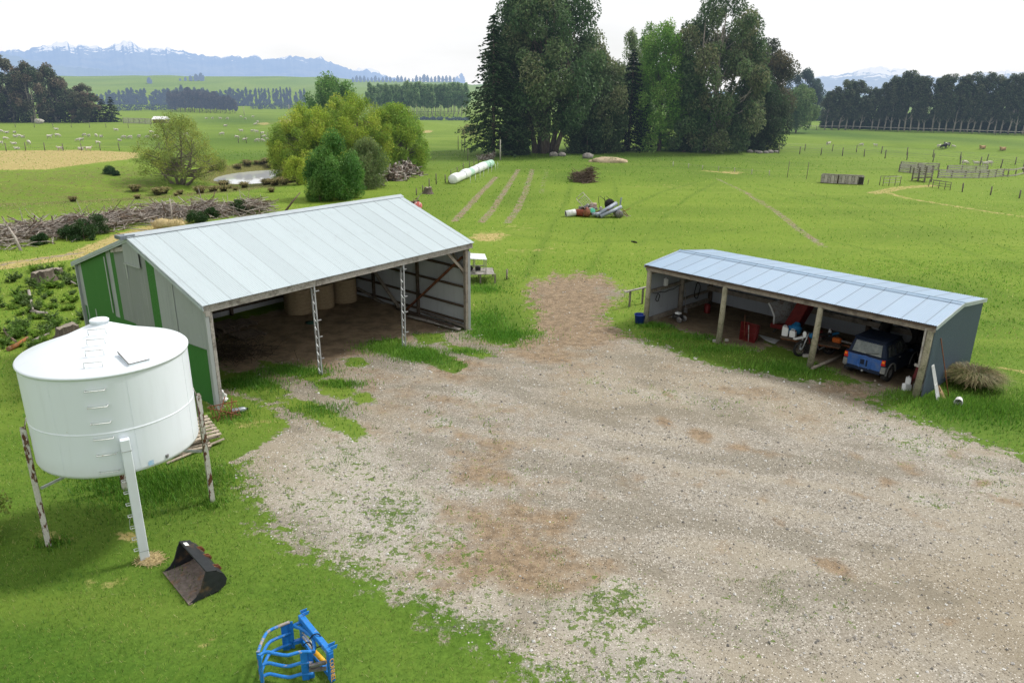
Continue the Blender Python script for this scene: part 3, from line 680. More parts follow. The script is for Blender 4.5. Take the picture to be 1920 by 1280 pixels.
for u in (.12, 4.03, 8.27, 12.1):
    mb = MB(); mb.beam((u, 0, 3.36), (u, 4.4, 4.86), .07, .2); mb.beam((u, 4.4, 4.86), (u, 9.2, 3.30), .07, .2); mb.build('rafter', M_timber_dark, barn)
def onu(px, py, u=BL-.1): return BF.hit(px, py, 0, u)
Zz = lambda X_, Y_: (370+X_/3.2, 430+Y_/3.2)
mb = MB()
for z in (.25, .95, 1.85, 2.7): mb.beam((BL-.08, .1, z-.2), (BL-.08, 9.2, z), .06, .10)
for z in (.3, 1.5, 2.6): mb.beam((.1, 9.17, z), (BL, 9.17, z), .06, .1)
for z in (1.0, 2.0, 3.0): mb.beam((.1, .1, z), (.1, 9.2, z), .06, .1)
for v in (3.1, 6.2): mb.beam((BL-.14, v, -.3), (BL-.14, v, 4.2), .12, .12)
for u in (3.0, 6.1, 9.2): mb.beam((u, 9.1, -.3), (u, 9.1, 3.4), .13, .13)
mb.build('wall_girts', M_timber_dark, barn)
for (a, b, mt) in [((1250, 485), (1590, 165), M_rust), ((1060, 250), (1210, 470), M_timber), ((960, 350), (1200, 495), M_timber)]:
    mb = MB(); mb.beam(onu(*Zz(*a), BL-.2), onu(*Zz(*b), BL-.2), .06, .17, up=(1, 0, 0)); mb.build('wall_brace', mt, barn)
mb = MB(); mb.beam((12.05, 0, -.5), (12.05, 0, 3.45), .17, .15); mb.beam((12.19, .0, -.5), (12.19, .0, 3.1), .09, .10); mb.build('corner_post', M_timber, barn, bevel=.01)
mb = MB(); mb.beam((.1, .02, -.2), (.1, .02, 3.42), .12, .12); mb.box((-.02, -.05, 3.30), (.16, .1, .24)); mb.build('corner_post', M_timber_grey, barn, bevel=.01)
mb = MB(); mb.beam((10.95, .08, 3.42), (12.0, .08, 2.45), .05, .12); mb.build('knee_brace', M_timber, barn)
mb = MB(); mb.beam((12.05, 1.3, 3.9), (12.05, .05, 2.2), .05, .12); mb.build('knee_brace', M_timber, barn)
for u, lean in ((4.03, .03), (8.27, -.03)):
    zb = Hz(*BF.w(u, 0)[:2])-.05; mb = MB(); zt = 3.38+.008*u
    for dv in (-.085, .085): mb.beam((u+lean, dv, zb), (u-lean, dv, zt), .035, .035); mb.beam((u+lean+.03, dv, zb), (u-lean+.03, dv, zt), .03, .012)
    n = 22
    for k in range(n):
        z0 = zb+(zt-zb)*k/n; z1 = zb+(zt-zb)*(k+1)/n; a = -.085 if k % 2 else .085
        mb.beam((u, a, z0), (u, -a, z1), .014, .014)
    for k, f in enumerate((.2, .44, .62, .93)): mb.box((u+.08, -.1, zb+(zt-zb)*f), (.17, .04, .03))
    mb.build('lattice_post', M_galv, barn)

# ------------------------------------------------------------------ machinery shed
SF = Frame(6.018, 32.056, -.803); SL, SW = 11.73, 5.38
shed = thing('machinery_shed', 'long low open-fronted shed with blue grey iron roof and timber pole posts', 'shed', SF.O, SF.a)
e0, r0, b0 = 2.69, 2.97, 2.61
s1v = Vector((0, 2.64, r0-e0)); s2v = Vector((0, SW+.1-2.54, b0-r0))
mb = MB(); mb.corr((-.1, -.12, e0), (1, 0, 0), s1v, SL+.2, 0, s1v.length, .0762, .009, rows=2); mb.build('front_roof_slope', M_shedroof, shed)
mb = MB(); mb.corr((-.1, 2.54, r0-.005), (1, 0, 0), s2v, SL+.2, 0, s2v.length, .0762, .009, rows=2); mb.build('back_roof_slope', M_shedroof, shed)
mb = MB(); mb.prism([(-.12, 2.34, r0-.002), (-.12, 2.54, r0+.035), (-.12, 2.80, r0-.005), (-.12, 2.54, r0+.012)], (SL+.24, 0, 0)); mb.tube([(-.12, 2.54, r0+.03), (SL+.12, 2.54, r0+.03)], .022, 8)
mb.build('ridge_cap', M_shedroof, shed)
for u in (-.12, SL+.12):
    mb = MB()
    for k in range(3):
        q = Vector((u, 0, -.015-.05*k)); mb.beam(q+Vector((0, -.14, e0)), q+Vector((0, 2.54, r0+.01)), .03, .042); mb.beam(q+Vector((0, 2.54, r0+.01)), q+Vector((0, SW+.12, b0)), .03, .042)
    mb.build('barge_flashing', M_flash, shed)
def top_s(v): return (e0+(v+.12)*.105 if v < 2.54 else r0-(v-2.54)*.122)-.02
mb = MB(); mb.corr((SL+.05, .0, 0), (0, 1, 0), (0, 0, 1), SW, -.1, top_s, .0762, .009); mb.build('end_wall', M_shedwall, shed)
mb = MB(); mb.corr((SL+.02, .0, 0), (0, 1, 0), (0, 0, 1), SW, -.1, top_s, .0762, .009, seg=4); mb.build('end_wall_lining', M_lining, shed)
mb = MB(); mb.corr((-.05, .0, 0), (0, 1, 0), (0, 0, 1), SW, .12, top_s, .0762, .009); mb.build('end_wall', M_shedwall, shed)
mb = MB(); mb.corr((-.02, .0, 0), (0, 1, 0), (0, 0, 1), SW, .12, top_s, .0762, .009); mb.build('end_wall_lining', M_lining, shed)
mb = MB(); mb.corr((0, SW, 0), (1, 0, 0), (0, 0, 1), SL, -.1, b0-.02, .0762, .009, seg=4); mb.build('back_wall', M_lining, shed)
mb = MB(); mb.beam((-.08, -.05, 2.53), (SL+.08, -.05, 2.53), .06, .19); mb.build('front_beam', M_timber, shed, bevel=.008)
mb = MB(); mb.beam((-.08, -.11, 2.62), (SL+.08, -.11, 2.62), .05, .07); mb.build('eave_batten', M_timber_dark, shed)
mb = MB()
for v in (.8, 1.7, 2.5, 3.4, 4.4): mb.beam((0, v, top_s(v)-.07), (SL, v, top_s(v)-.07), .05, .1)
for u in (.08, 3.85, 7.83, 11.63): mb.beam((u, 0, 2.46), (u, 2.54, 2.80), .06, .15); mb.beam((u, 2.54, 2.80), (u, SW, 2.44), .06, .15)
mb.build('roof_framing', M_timber_dark, shed)
for u, ln in ((.08, .02), (3.85, .03), (7.83, .06), (11.63, .05)):
    mb = MB(); mb.tube([(u-ln, .0, -.15), (u, .0, 1.2), (u+ln*.5, .0, 2.46)], [.125, .115, .105], 12); mb.build('pole_post', M_pole, shed)
for u in (.12, 3.85, 7.83, 11.6):
    mb = MB(); mb.tube([(u, SW-.15, -.1), (u, SW-.15, 2.5)], .10, 9); mb.build('back_post', M_timber_dark, shed)
mb = MB(); mb.tube([(.1, 2.65, -.1), (.1, 2.65, 2.8)], .12, 9); mb.build('side_post', M_timber, shed)
mb = MB(); mb.beam((.0, SW-.28, .75), (SL, SW-.28, .75), .07, .22); mb.beam((0, SW-.1, 1.7), (SL, SW-.1, 1.7), .06, .1)
mb.beam((.07, .1, 1.45), (.07, SW, 1.45), .06, .14); mb.beam((.07, .1, 2.3), (.07, SW, 2.3), .06, .1); mb.beam((.07, .1, .12), (.07, SW, .12), .08, .2); mb.beam((.07, 2.7, .6), (.07, SW, .6), .06, .12)
mb.build('wall_rails', M_timber, shed)
mb = MB(); pA, pB = SF.hit(1737, 615, 1, -.06), SF.hit(1722, 688, 1, -.06); mb.beam(pA, pB, .06, .06); mb.build('hanging_batten', M_timber_grey, shed)
mb = MB(); mb.beam(SF.hit(1715, 683, 1, -.04), SF.hit(1733, 689, 1, -.04), .05, .09); mb.build('shelf_batten', M_timber_grey, shed)

# ------------------------------------------------------------------ white feed silo on legs
TC = Vector((-9.04, 15.37, 0)); TR, ZB, ZT, ZA = 1.68, 2.10, 4.40, 5.02
silo = thing('feed_silo', 'big white round feed silo with shallow cone lid standing on three rusty legs', 'silo', TC)
M_tank = NT('white_tank_paint'); t = M_tank
st = t.ramp(t.noise(t.scale(t.obj, (3.2, 3.2, .35)), 1.3, 5, .7), .50, .85, 0, .4)
low = t.ramp(t.n('SeparateXYZ', i_Vector=t.obj).outputs[2], 2.1, 2.6, .45, 0)
c = t.mix(st, (.72, .775, .83), (.57, .61, .65)); c = t.mix(t.math('MULTIPLY', low, t.noise(t.obj, 1.6, 5, .7)), c, (.42, .42, .38))
sp = t.ramp(t.noise(t.obj, 7.0, 4, .75), .70, .74, 0, .5); c = t.mix(sp, c, (.45, .42, .36))
t.done(t.bsdf(c, .38, 0, .4)); M_tank = t.m
mb = MB(); mb.lathe([(TR*.55, ZB-.22), (TR*.93, ZB-.02), (TR*.985, ZB+.02), (TR, ZB+.08), (TR, ZB+.10), (TR, ZB+.14), (TR, (ZB+ZT)/2-.14)], 72); mb.lathe([(TR, (ZB+ZT)/2-.14), (TR+.006, (ZB+ZT)/2-.135), (TR+.006, (ZB+ZT)/2-.12), (TR, (ZB+ZT)/2-.115), (TR, (ZB+ZT)/2-.08), (TR, ZT)], 72)
mb.build('tank_shell', M_tank, silo)
mb = MB(); mb.lathe([(TR-.02, ZT-.05), (TR+.03, ZT-.05), (TR+.035, ZT-.01), (TR+.01, ZT+.015), (TR*.55, ZT+.015+.45*(ZA-ZT)), (.17, ZA+.015)], 72)
lid = mb.build('cone_lid', M_white if False else M_tank, silo)
mb = MB(); mb.lathe([(.18, ZA-.04), (.185, ZA+.06), (.195, ZA+.06), (.195, ZA+.10), (.17, ZA+.115), (0, ZA+.12)], 32); mb.build('top_cap', M_tank, lid)
def cone_z(r): return ZT+.015+(1-r/(TR+.01))*(ZA-ZT)*1.17
def cyl_hit(px, py):
    d = ray(px, py); a = d[0]**2+d[1]**2; b = 2*(d[0]*(CAM[0]-TC.x)+d[1]*(CAM[1]-TC.y)); c_ = (CAM[0]-TC.x)**2+(CAM[1]-TC.y)**2-TR**2
    t_ = (-b-math.sqrt(max(0, b*b-4*a*c_)))/(2*a); p = CAM+d*t_; return math.atan2(p[1]-TC.y, p[0]-TC.x), p[2]
aL, _ = cyl_hit(192, 806)
M_rung = mat('white_rung_steel', (.66, .68, .68), (.35, .22, .15), .5, ns=14, th=(.6, .7))
def rung(mb, a, z, off, wid, r=.012):
    ca, sa_ = math.cos(a), math.sin(a); n_ = Vector((ca, sa_, 0)); t_ = Vector((-sa_, ca, 0))
    mb.tube([n_*TR+t_*(wid/2)+Vector((0, 0, z)), n_*(TR+off)+t_*(wid/2)+Vector((0, 0, z)), n_*(TR+off)-t_*(wid/2)+Vector((0, 0, z)), n_*TR-t_*(wid/2)+Vector((0, 0, z))], r, 6)
for k in range(6):
    mb = MB(); rung(mb, aL, ZT-.28-.36*k-(.04 if k == 5 else 0), .085, .36); mb.build('ladder_rung', M_rung, silo)
for k, r in enumerate((1.42, 1.08, .76, .46)):
    ca, sa_ = math.cos(aL), math.sin(aL); n_ = Vector((ca, sa_, 0)); t_ = Vector((-sa_, ca, 0)); z = cone_z(r)
    mb = MB(); mb.tube([n_*r+t_*.17+Vector((0, 0, z-.03)), n_*(r+.0)+t_*.17+Vector((0, 0, z+.09)), n_*r-t_*.17+Vector((0, 0, z+.09)), n_*r-t_*.17+Vector((0, 0, z-.03))], .011, 6); mb.build('lid_rung', M_rung, lid)
# hatch plate on the lid
def cone_hit(px, py):
    d = ray(px, py)
    for t_ in np.linspace(8, 25, 1700):
        p = CAM+d*t_; r = math.hypot(p[0]-TC.x, p[1]-TC.y)
        if r < TR and p[2] < cone_z(r): return Vector((p[0]-TC.x, p[1]-TC.y, p[2]))
    return Vector((0, 0, ZA))
q = [cone_hit(*p) for p in ((221, 664), (242, 687), (281, 677), (261, 656))]
mb = MB(); mb.prism([p+Vector((0, 0, .0)) for p in q], (0, 0, .045)); mb.build('hatch_cover', M_tank, lid)
mb = MB(); mb.beam(q[0]+Vector((0, 0, .055)), q[1]+Vector((0, 0, .055)), .02, .02); mb.beam(q[1]+Vector((0, 0, .05)), q[2]+Vector((0, 0, .05)), .014, .014); mb.build('hatch_seal', M_steel, lid)
qa, qz = cyl_hit(284, 872)
mb = MB()
M_stick = mat('pale_blue_sticker', (.33, .52, .72), (.6, .68, .75), .5, ns=30)
vs = []
for da, dz_ in ((-.035, -.06), (.035, -.06), (.035, .05), (-.035, .05)): vs.append(((TR+.006)*math.cos(qa+da), (TR+.006)*math.sin(qa+da), max(qz, ZB+.14)+dz_))
mb.add(vs, [(0, 1, 2, 3)]); mb.build('sticker', M_stick, silo)
qa, qz = cyl_hit(313, 855); mb = MB(); mb.box((TR*math.cos(qa), TR*math.sin(qa), max(qz, 2.25)), (.06, .06, .07)); mb.build('drain_plug', M_steel, silo)
# upright weld seams and lid flashing
for k in range(7):
    a_ = aL+.35+k*2*PI/7; mb = MB(); q_ = Vector((math.cos(a_), math.sin(a_), 0))*(TR+.001); mb.beam(q_+Vector((0, 0, ZB+.12)), q_+Vector((0, 0, ZT-.06)), .006, .004, up=(math.cos(a_), math.sin(a_), 0)); mb.build('weld_seam', M_tank, silo)
# legs
for (gx_, gy_), toppy in (((98, 1020), 790), ((393, 942), 735), ((238, 928), 895)):
    if toppy == 895: G = Vector((TC.x-.93, TC.y+1.43, 0))
    else: G = flat(gx_, gy_)
    d = (G-TC); d.z = 0; d.normalize(); p = d*(TR+.06); n_ = d; tq = Vector((-d.y, d.x, 0)); zt = 2.95 if toppy != 895 else 2.6
    mb = MB(); mb.beam(p+Vector((0, 0, -.1)), p+Vector((0, 0, zt)), .15, .02, up=n_)
    for s_ in (-1, 1): mb.beam(p+tq*(.072*s_)+n_*.05+Vector((0, 0, -.1)), p+tq*(.072*s_)+n_*.05+Vector((0, 0, zt)), .014, .10, up=n_)
    mb.prism([p+tq*.08+Vector((0, 0, zt)), p-tq*.08+Vector((0, 0, zt)), p-tq*.08-n_*.06+Vector((0, 0, zt+.2)), p+tq*.08-n_*.06+Vector((0, 0, zt+.2))], n_*.02)
    lg = mb.build('leg', M_rustpaint, silo)
    mb = MB(); mb.beam(d*(TR+.02)+Vector((0, 0, 1.45)), Vector((0, 0, 1.98)), .05, .05); mb.build('leg_brace', M_galv, silo)
pF = flat(272, 1047); d = pF-TC; d.z = 0; d.normalize(); p = d*(TR+.09); tq = Vector((-d.y, d.x, 0))
mb = MB(); mb.beam(p+Vector((0, 0, .0)), p+Vector((0, 0, 2.98)), .19, .15, up=d); leg4 = mb.build('white_box_leg', M_tank, silo, bevel=.012)
mb = MB(); mb.box(p+d*.002+Vector((0, 0, 2.72)), (.20, .16, .015), rot=Matrix.Rotation(math.atan2(d.y, d.x)-PI/2, 3, 'Z')); mb.build('joint_band', M_galv, leg4); mb = MB(); mb.box(p+Vector((0, 0, .28)), (.195, .157, .012), rot=Matrix.Rotation(math.atan2(d.y, d.x)-PI/2, 3, 'Z')); mb.build('joint_band', M_galv, leg4)
for k in range(7):
    z = .32+.285*k; mb = MB(); o_ = p-tq*.095
    mb.tube([o_-d*.05+Vector((0, 0, z)), o_-d*.05-tq*.085+Vector((0, 0, z)), o_+d*.05-tq*.085+Vector((0, 0, z)), o_+d*.05+Vector((0, 0, z))], .011, 6)
    mb.build('step_rung', M_rung, leg4)
mb = MB(); mb.tube([p-tq*.1+Vector((0, 0, 1.2)), p-tq*.17+d*.04+Vector((0, 0, 1.1)), p-tq*.19+d*.05+Vector((0, 0, .9)), p-tq*.12+Vector((0, 0, .78))], .006, 5); mb.build('wire_loop', M_galv, leg4)
# ------------------------------------------------------------------ vegetation
def leaf_mat(name, haze=True, trans=.38, L=2600.):
    t = NT(name); c = t.attr('tint').outputs['Color']
    d = t.n('BsdfDiffuse', i_Color=c); tr = t.n('BsdfTranslucent', i_Color=t.mix(.5, c, (.20, .26, .03)) if False else c)
    m = t.n('MixShader'); t.put(m.inputs[0], trans); t.put(m.inputs[1], d.outputs[0]); t.put(m.inputs[2], tr.outputs[0]); sh = m.outputs[0]
    g = t.n('BsdfGlossy', i_Roughness=.5, i_Color=(.5, .5, .5, 1)); m2 = t.n('MixShader'); t.put(m2.inputs[0], .035); t.put(m2.inputs[1], sh); t.put(m2.inputs[2], g.outputs[0]); sh = m2.outputs[0]
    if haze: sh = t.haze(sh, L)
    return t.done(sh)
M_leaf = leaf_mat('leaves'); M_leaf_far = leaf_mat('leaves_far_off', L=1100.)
M_bark = mat('brown_bark', (.13, .10, .075), (.24, .20, .165), .95, ns=2, haze=True, stretch=(3, 3, .5))
M_bark_pale = mat('pale_bark', (.36, .32, .27), (.18, .14, .11), .95, ns=1.2, haze=True, stretch=(3, 3, .5))
M_twig = mat('grey_twigs', (.20, .17, .13), (.11, .09, .07), .95, ns=6, haze=True)
LEAFX = 1.5; LIT = 1.62
def unit(a): return a/np.maximum(1e-9, np.linalg.norm(a, axis=-1, keepdims=True))
def quads(P, A, size, asp, g):
    """diamond leaves: centre, long axis, length, width ratio"""
    n = len(P); s = unit(np.cross(A, g.normal(size=(n, 3)))); size = np.broadcast_to(size, (n,))[:, None]
    h = A*size*.5; wv = s*size*.5*asp
    V = np.stack([P-h, P+wv+h*.15, P+h, P-wv+h*.15], 1).reshape(-1, 3)
    F = np.arange(4*n).reshape(n, 4); return V, F
def crown_from(cl, n_leaf, leaf, asp, droop, cols, g, up=0.0, bias=.4, jit=.28):
    """cl: rows (x,y,z,rx,ry,rz,tint index)"""
    cl = np.asarray(cl, float); k = len(cl); vol = (cl[:, 3]*cl[:, 5])**.9; cnt = np.maximum(8, (n_leaf*k*vol/vol.sum()).astype(int))
    idx = np.repeat(np.arange(k), cnt); n = len(idx)
    d = unit(g.normal(size=(n, 3))); r = g.random(n)**bias
    P = cl[idx, :3]+d*cl[idx, 3:6]*r[:, None]
    A = unit(d*.55+g.normal(size=(n, 3))*.75+np.array([0, 0, up-droop]))
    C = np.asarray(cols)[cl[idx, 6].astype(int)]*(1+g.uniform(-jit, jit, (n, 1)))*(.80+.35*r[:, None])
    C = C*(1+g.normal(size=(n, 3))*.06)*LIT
    V, F = quads(P, A, leaf*g.uniform(.65, 1.35, n), asp, g)
    return V, F, np.repeat(np.clip(C, 0, 1), 4, 0)
def env_clumps(g, h, prof, n, cs, vst=1.2, ncol=3, out=.55, lean=(0, 0)):
    ts = np.linspace(prof[0][0], prof[-1][0], 200); rr = np.interp(ts, [p[0] for p in prof], [p[1] for p in prof]); wgt = rr+.15*rr.max(); wgt /= wgt.sum()
    cl = []
    for i in range(n):
        t_ = g.choice(ts, p=wgt); r = np.interp(t_, ts, rr); a = g.uniform(0, 2*PI); c = cs*g.uniform(.65, 1.35)
        rad = max(0, r-c*.35)*g.random()**(1-out)
        cl.append((rad*math.cos(a)+lean[0]*t_, rad*math.sin(a)+lean[1]*t_, t_*h, c, c, c*vst*g.uniform(.8, 1.2), g.integers(0, ncol)))
    return cl
def limbs(mb, g, h, cl, stems, r0, frac=.35, seg=5, top=.8, wob=.03):
    """tapered stems and limbs that reach into the clumps"""
    paths = []
    for (bx, by, tx, ty, f) in stems:
        pts = []; rs = []
        for i in range(seg+1):
            q = i/seg; pts.append((bx+(tx-bx)*q**.9+g.normal()*wob*h*.3*q, by+(ty-by)*q**.9+g.normal()*wob*h*.3*q, -.3+(h*f+.3)*q)); rs.append(r0*(1-.82*q)*(1.25 if i == 0 else 1))
        mb.tube(pts, rs, 7); paths.append((pts, rs))
    for c in cl:
        if g.random() > frac: continue
        pts, rs = paths[g.integers(0, len(paths))]; c = np.array(c[:3])
        zs = [p[2] for p in pts]; zz = min(c[2]-.12*h, zs[-1]*.95)*g.uniform(.6, 1.0); zz = max(zz, .12*h)
        i = max(0, min(len(pts)-2, int(np.searchsorted(zs, zz))-1)); f = (zz-zs[i])/(zs[i+1]-zs[i]+1e-9); s = np.array(pts[i])*(1-f)+np.array(pts[i+1])*f; ra = rs[i]*(1-f)+rs[i+1]*f
        m = (s+c)/2+np.array([0, 0, -.02*h])+g.normal(size=3)*.015*h
        mb.tube([s, m, c], [ra*.5, ra*.34, ra*.1], 5)
def tree(name, label, pos, h, prof, n_cl, cs, n_leaf, leaf, cols, seed, stems=None, r0=None, asp=.45, droop=.2, vst=1.2, frac=.35, bark=None, group=None, up=0., cat='tree', out=.55, rz=0., lm=None, bias=.4, lean=(0, 0), extra=None, jit=.28, top=.85):
    g = np.random.default_rng(seed); r0 = r0 or h*.018
    root = thing(name, label, cat, pos, rz, group)
    cl = env_clumps(g, h, prof, n_cl, cs, vst, len(cols), out, lean)
    if extra: cl = cl+extra
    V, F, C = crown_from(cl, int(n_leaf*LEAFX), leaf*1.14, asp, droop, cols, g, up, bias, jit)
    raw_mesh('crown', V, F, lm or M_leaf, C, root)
    mb = MB(); limbs(mb, g, h, cl, stems or [(0, 0, lean[0]*top, lean[1]*top, top)], r0, frac); mb.build('trunk', bark or M_bark, root)
    return root
def conifer(name, label, pos, h, R, seed, cols, leaf=.34, whorls=34, per=9, n_sp=26, droop=.25, group=None, t0=.05, shape=.8, bare=None, lm=None, ragged=.25):
    g = np.random.default_rng(seed); root = thing(name, label, 'tree', pos, g.uniform(0, 6), group)
    Ps = []; As = []; Cs = []; mb = MB()
    mb.tube([(0, 0, -.3), (0, 0, h*.5), (0, 0, h*.98)], [h*.017, h*.011, h*.002], 7)
    for i in range(whorls):
        t_ = t0+(1-t0)*(i+g.uniform(-.4, .4))/whorls; t_ = min(max(t_, t0), .995); Lb = R*(1-t_)**shape*(.35+.65*min(1, (t_-t0+.08)/.16))+.15
        for k in range(per):
            a = g.uniform(0, 2*PI); Lk = Lb*(1+g.uniform(-ragged, ragged)); n = max(5, int(n_sp*(Lk/R)**1.1)+4)
            s = g.random(n)**.65; w_ = .22*Lk*(1-s*.8)+.05; lat = g.uniform(-1, 1, n)*w_
            zd = -droop*Lk*s**1.4+g.normal(size=n)*.05*Lk*.6-.10*np.abs(lat)
            d = np.array([math.cos(a), math.sin(a), 0]); q = np.array([-math.sin(a), math.cos(a), 0])
            P = d*(s*Lk)[:, None]+q*lat[:, None]; P[:, 2] = t_*h+zd
            A = unit(d*.8+q*np.sign(lat)[:, None]*.6+g.normal(size=(n, 3))*.35+np.array([0, 0, -.25]))
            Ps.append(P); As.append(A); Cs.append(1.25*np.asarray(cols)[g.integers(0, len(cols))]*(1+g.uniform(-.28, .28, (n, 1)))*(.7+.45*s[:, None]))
            if g.random() < .25: mb.tube([(0, 0, t_*h), tuple(d*Lk*.85+np.array([0, 0, t_*h-droop*Lk*.7]))], [h*.0035, h*.001], 4)
    P = np.concatenate(Ps); A = np.concatenate(As); C = np.clip(np.concatenate(Cs), 0, 1)
    V, F = quads(P, A, leaf*g.uniform(.7, 1.4, len(P)), .42, g)
    raw_mesh('crown', V, F, lm or M_leaf, np.repeat(C, 4, 0), root); mb.build('trunk', bare or M_bark, root); return root

GUM = [(.050, .088, .034), (.066, .105, .042), (.084, .118, .050), (.104, .122, .056), (.042, .076, .030)]
GUM2 = [(.056, .088, .038), (.076, .106, .046), (.096, .118, .054), (.108, .120, .058)]
SPR = [(.024, .050, .018), (.032, .064, .022), (.044, .078, .026)]
DARK = [(.030, .052, .024), (.040, .064, .028)]
POP = [(.10, .19, .030), (.075, .155, .026), (.14, .23, .05)]
POP2 = [(.085, .13, .045), (.11, .155, .06), (.07, .11, .04)]
WIL = [(.205, .265, .030), (.165, .23, .026), (.24, .285, .038), (.125, .195, .026)]
WIL2 = [(.165, .20, .04), (.125, .165, .035), (.20, .23, .045)]
BUSH = [(.06, .14, .03), (.085, .175, .04), (.045, .11, .025)]
GREYB = [(.095, .135, .045), (.12, .155, .06), (.075, .115, .04)]

# the grove in the middle, about 100 m off
def gat(px, py): p = at(px, py); return p
p = gat(925, 292); conifer('spruce_tree', 'tall dark spruce at the left edge of the big grove, behind the white bales', p, hgt(p, 22), 5.4, 11, SPR, leaf=.5, whorls=44, per=11, n_sp=30, t0=.07, ragged=.35)
p = gat(1018, 287); k = mpp(p); h = hgt(p, -48)
tree('gum_tree', 'huge many-stemmed gum tree, the tallest crown left of the gap in the grove', p, h, [(.17, 6.0), (.27, 9.2), (.42, 10.4), (.62, 9.4), (.8, 7.6), (.93, 5.0), (1.0, 1.8)], 135, 1.9, 340, .42, GUM, 5,
     stems=[(-1.2, 0, -4, 1, .8), (-.4, .5, -1.5, 2, .9), (.6, 0, 1.2, -1, .9), (1.3, .4, 4.2, 0, .7), (0, -.8, .2, -3, .75), (1.7, -.3, 6, -2, .55)], r0=.45, droop=.75, vst=1.25, frac=.4, out=.72, bark=M_bark)
p = gat(985, 283)
tree('gum_tree', 'slimmer gum tree rising just behind the dark spruce', p, hgt(p, -20), [(.2, 3.2), (.45, 5.6), (.7, 5.0), (.9, 3.2), (1, 1.2)], 80, 1.25, 260, .42, GUM, 6, r0=.35, droop=.7, vst=1.3, frac=.35, out=.7)
p = gat(1110, 284)
tree('gum_tree', 'bronze-tipped gum tree on the right shoulder of the tallest crown', p, hgt(p, 62), [(.05, 4.4), (.25, 5.8), (.5, 5.6), (.75, 4.4), (.92, 2.8), (1, 1.1)], 80, 1.6, 260, .40, GUM2, 7, r0=.35, droop=.75, vst=1.25, frac=.35, out=.72)
p = gat(1178, 283); conifer('spruce_tree', 'narrow very dark spruce in the gap between the two gum crowns', p, hgt(p, 88), 4.2, 12, [(.012, .027, .014), (.016, .034, .016)], leaf=.45, whorls=42, per=10, n_sp=24, t0=.03, ragged=.3)
p = gat(1172, 279); tree('poplar_tree', 'pale silvery poplar showing above the narrow dark spruce', p, hgt(p, 66), [(.35, 1.8), (.6, 2.6), (.85, 2.0), (1, .6)], 46, .85, 150, .30, [(.15, .19, .09), (.12, .165, .07)], 13, r0=.25, up=.5, vst=1.6, frac=.4, bark=M_bark_pale, jit=.3)
p = gat(1235, 283); tree('poplar_tree', 'bright fresh green poplar standing in the gap of the grove', p, hgt(p, 46), [(.04, 4.4), (.15, 5.8), (.3, 5.7), (.5, 4.8), (.7, 4.2), (.88, 3.0), (1, 1.)], 125, 1.2, 210, .31, POP, 14, r0=.28, up=.25, droop=.1, vst=1.45, frac=.35, out=.6, jit=.3)
p = gat(1205, 276); tree('poplar_tree', 'leafy poplar behind the bright green one, slightly left of it', p, hgt(p, 50), [(.3, 2.5), (.6, 2.9), (.85, 2.2), (1, .7)], 55, .95, 180, .31, [(.085, .165, .035), (.11, .19, .045)], 15, r0=.25, up=.3, vst=1.45, frac=.4)
p = gat(1330, 283); tree('gum_tree', 'great rounded gum tree topping the right half of the grove', p, hgt(p, -14), [(.06, 6.2), (.22, 8.0), (.45, 8.6), (.65, 8.0), (.82, 6.4), (.94, 3.8), (1, 1.4)], 125, 1.7, 320, .42, GUM2, 16,
     stems=[(-1, 0, -2.5, 1, .85), (0, .4, .8, 1, .92), (.9, 0, 3.5, -1, .8), (.2, -.6, -.4, -2, .8)], r0=.42, droop=.7, vst=1.15, frac=.5, out=.72, bark=M_bark_pale)
p = gat(1282, 285); tree('gum_tree', 'lower dark gum tree between the bright poplar and the great rounded gum', p, hgt(p, 92), [(.05, 2.8), (.3, 3.4), (.6, 3.0), (.85, 2.0), (1, .7)], 56, 1.1, 250, .40, [GUM[0], GUM[1], GUM[4]], 17, r0=.3, droop=.7, vst=1.25, frac=.3, out=.7)
p = gat(1425, 272); tree('gum_tree', 'bronze gum tree with pale bare limbs at the right end of the grove', p, hgt(p, 82), [(.25, 4.0), (.5, 5.2), (.72, 5.0), (.88, 3.6), (1, 1.4)], 66, 1.4, 220, .38, [(.085, .075, .04), (.06, .062, .034), (.045, .055, .03)], 18,
     stems=[(-.5, 0, -2, 0, .8), (.3, 0, 2.6, 0, .8), (0, .4, .6, 1, .9)], r0=.32, droop=.55, vst=1.3, frac=.75, out=.68, bark=M_bark_pale)
p = gat(1415, 280); tree('gum_tree', 'low spreading dark evergreen bulging from the foot of the grove at its right end', p, hgt(p, 158), [(.02, 4.0), (.25, 5.5), (.55, 5.3), (.8, 4.0), (1, 1.5)], 66, 1.5, 270, .38, DARK+[(.034, .048, .024)], 19, r0=.3, droop=.5, vst=1.1, frac=.3, out=.72)
for i, (px, py, pt, w_, lb) in enumerate([(1100, 287, 215, 3.4, 'dark understorey shrub below the bronze-tipped gum'), (1145, 286, 190, 3.2, 'dark understorey shrub left of the narrow spruce'),
                                     (1290, 283, 200, 3.4, 'dark understorey shrub right of the bright poplar'), (1345, 281, 190, 3.6, 'dark understorey shrub under the great rounded gum'), (1385, 279, 205, 3.0, 'dark understorey shrub nearest the right end of the grove'), (968, 290, 225, 2.2, 'dark understorey shrub right of the tall spruce trunk')]):
    p = gat(px, py); hh = hgt(p, pt); tree('understorey_shrub', lb, p, hh, [(.03, w_*.8), (.4, w_), (.75, w_*.75), (1, w_*.3)], 30, 1.05, 190, .36, DARK, 60+i, r0=.12, droop=.3, vst=1.1, frac=.25, cat='shrub', out=.75, group='shrubs under the grove')
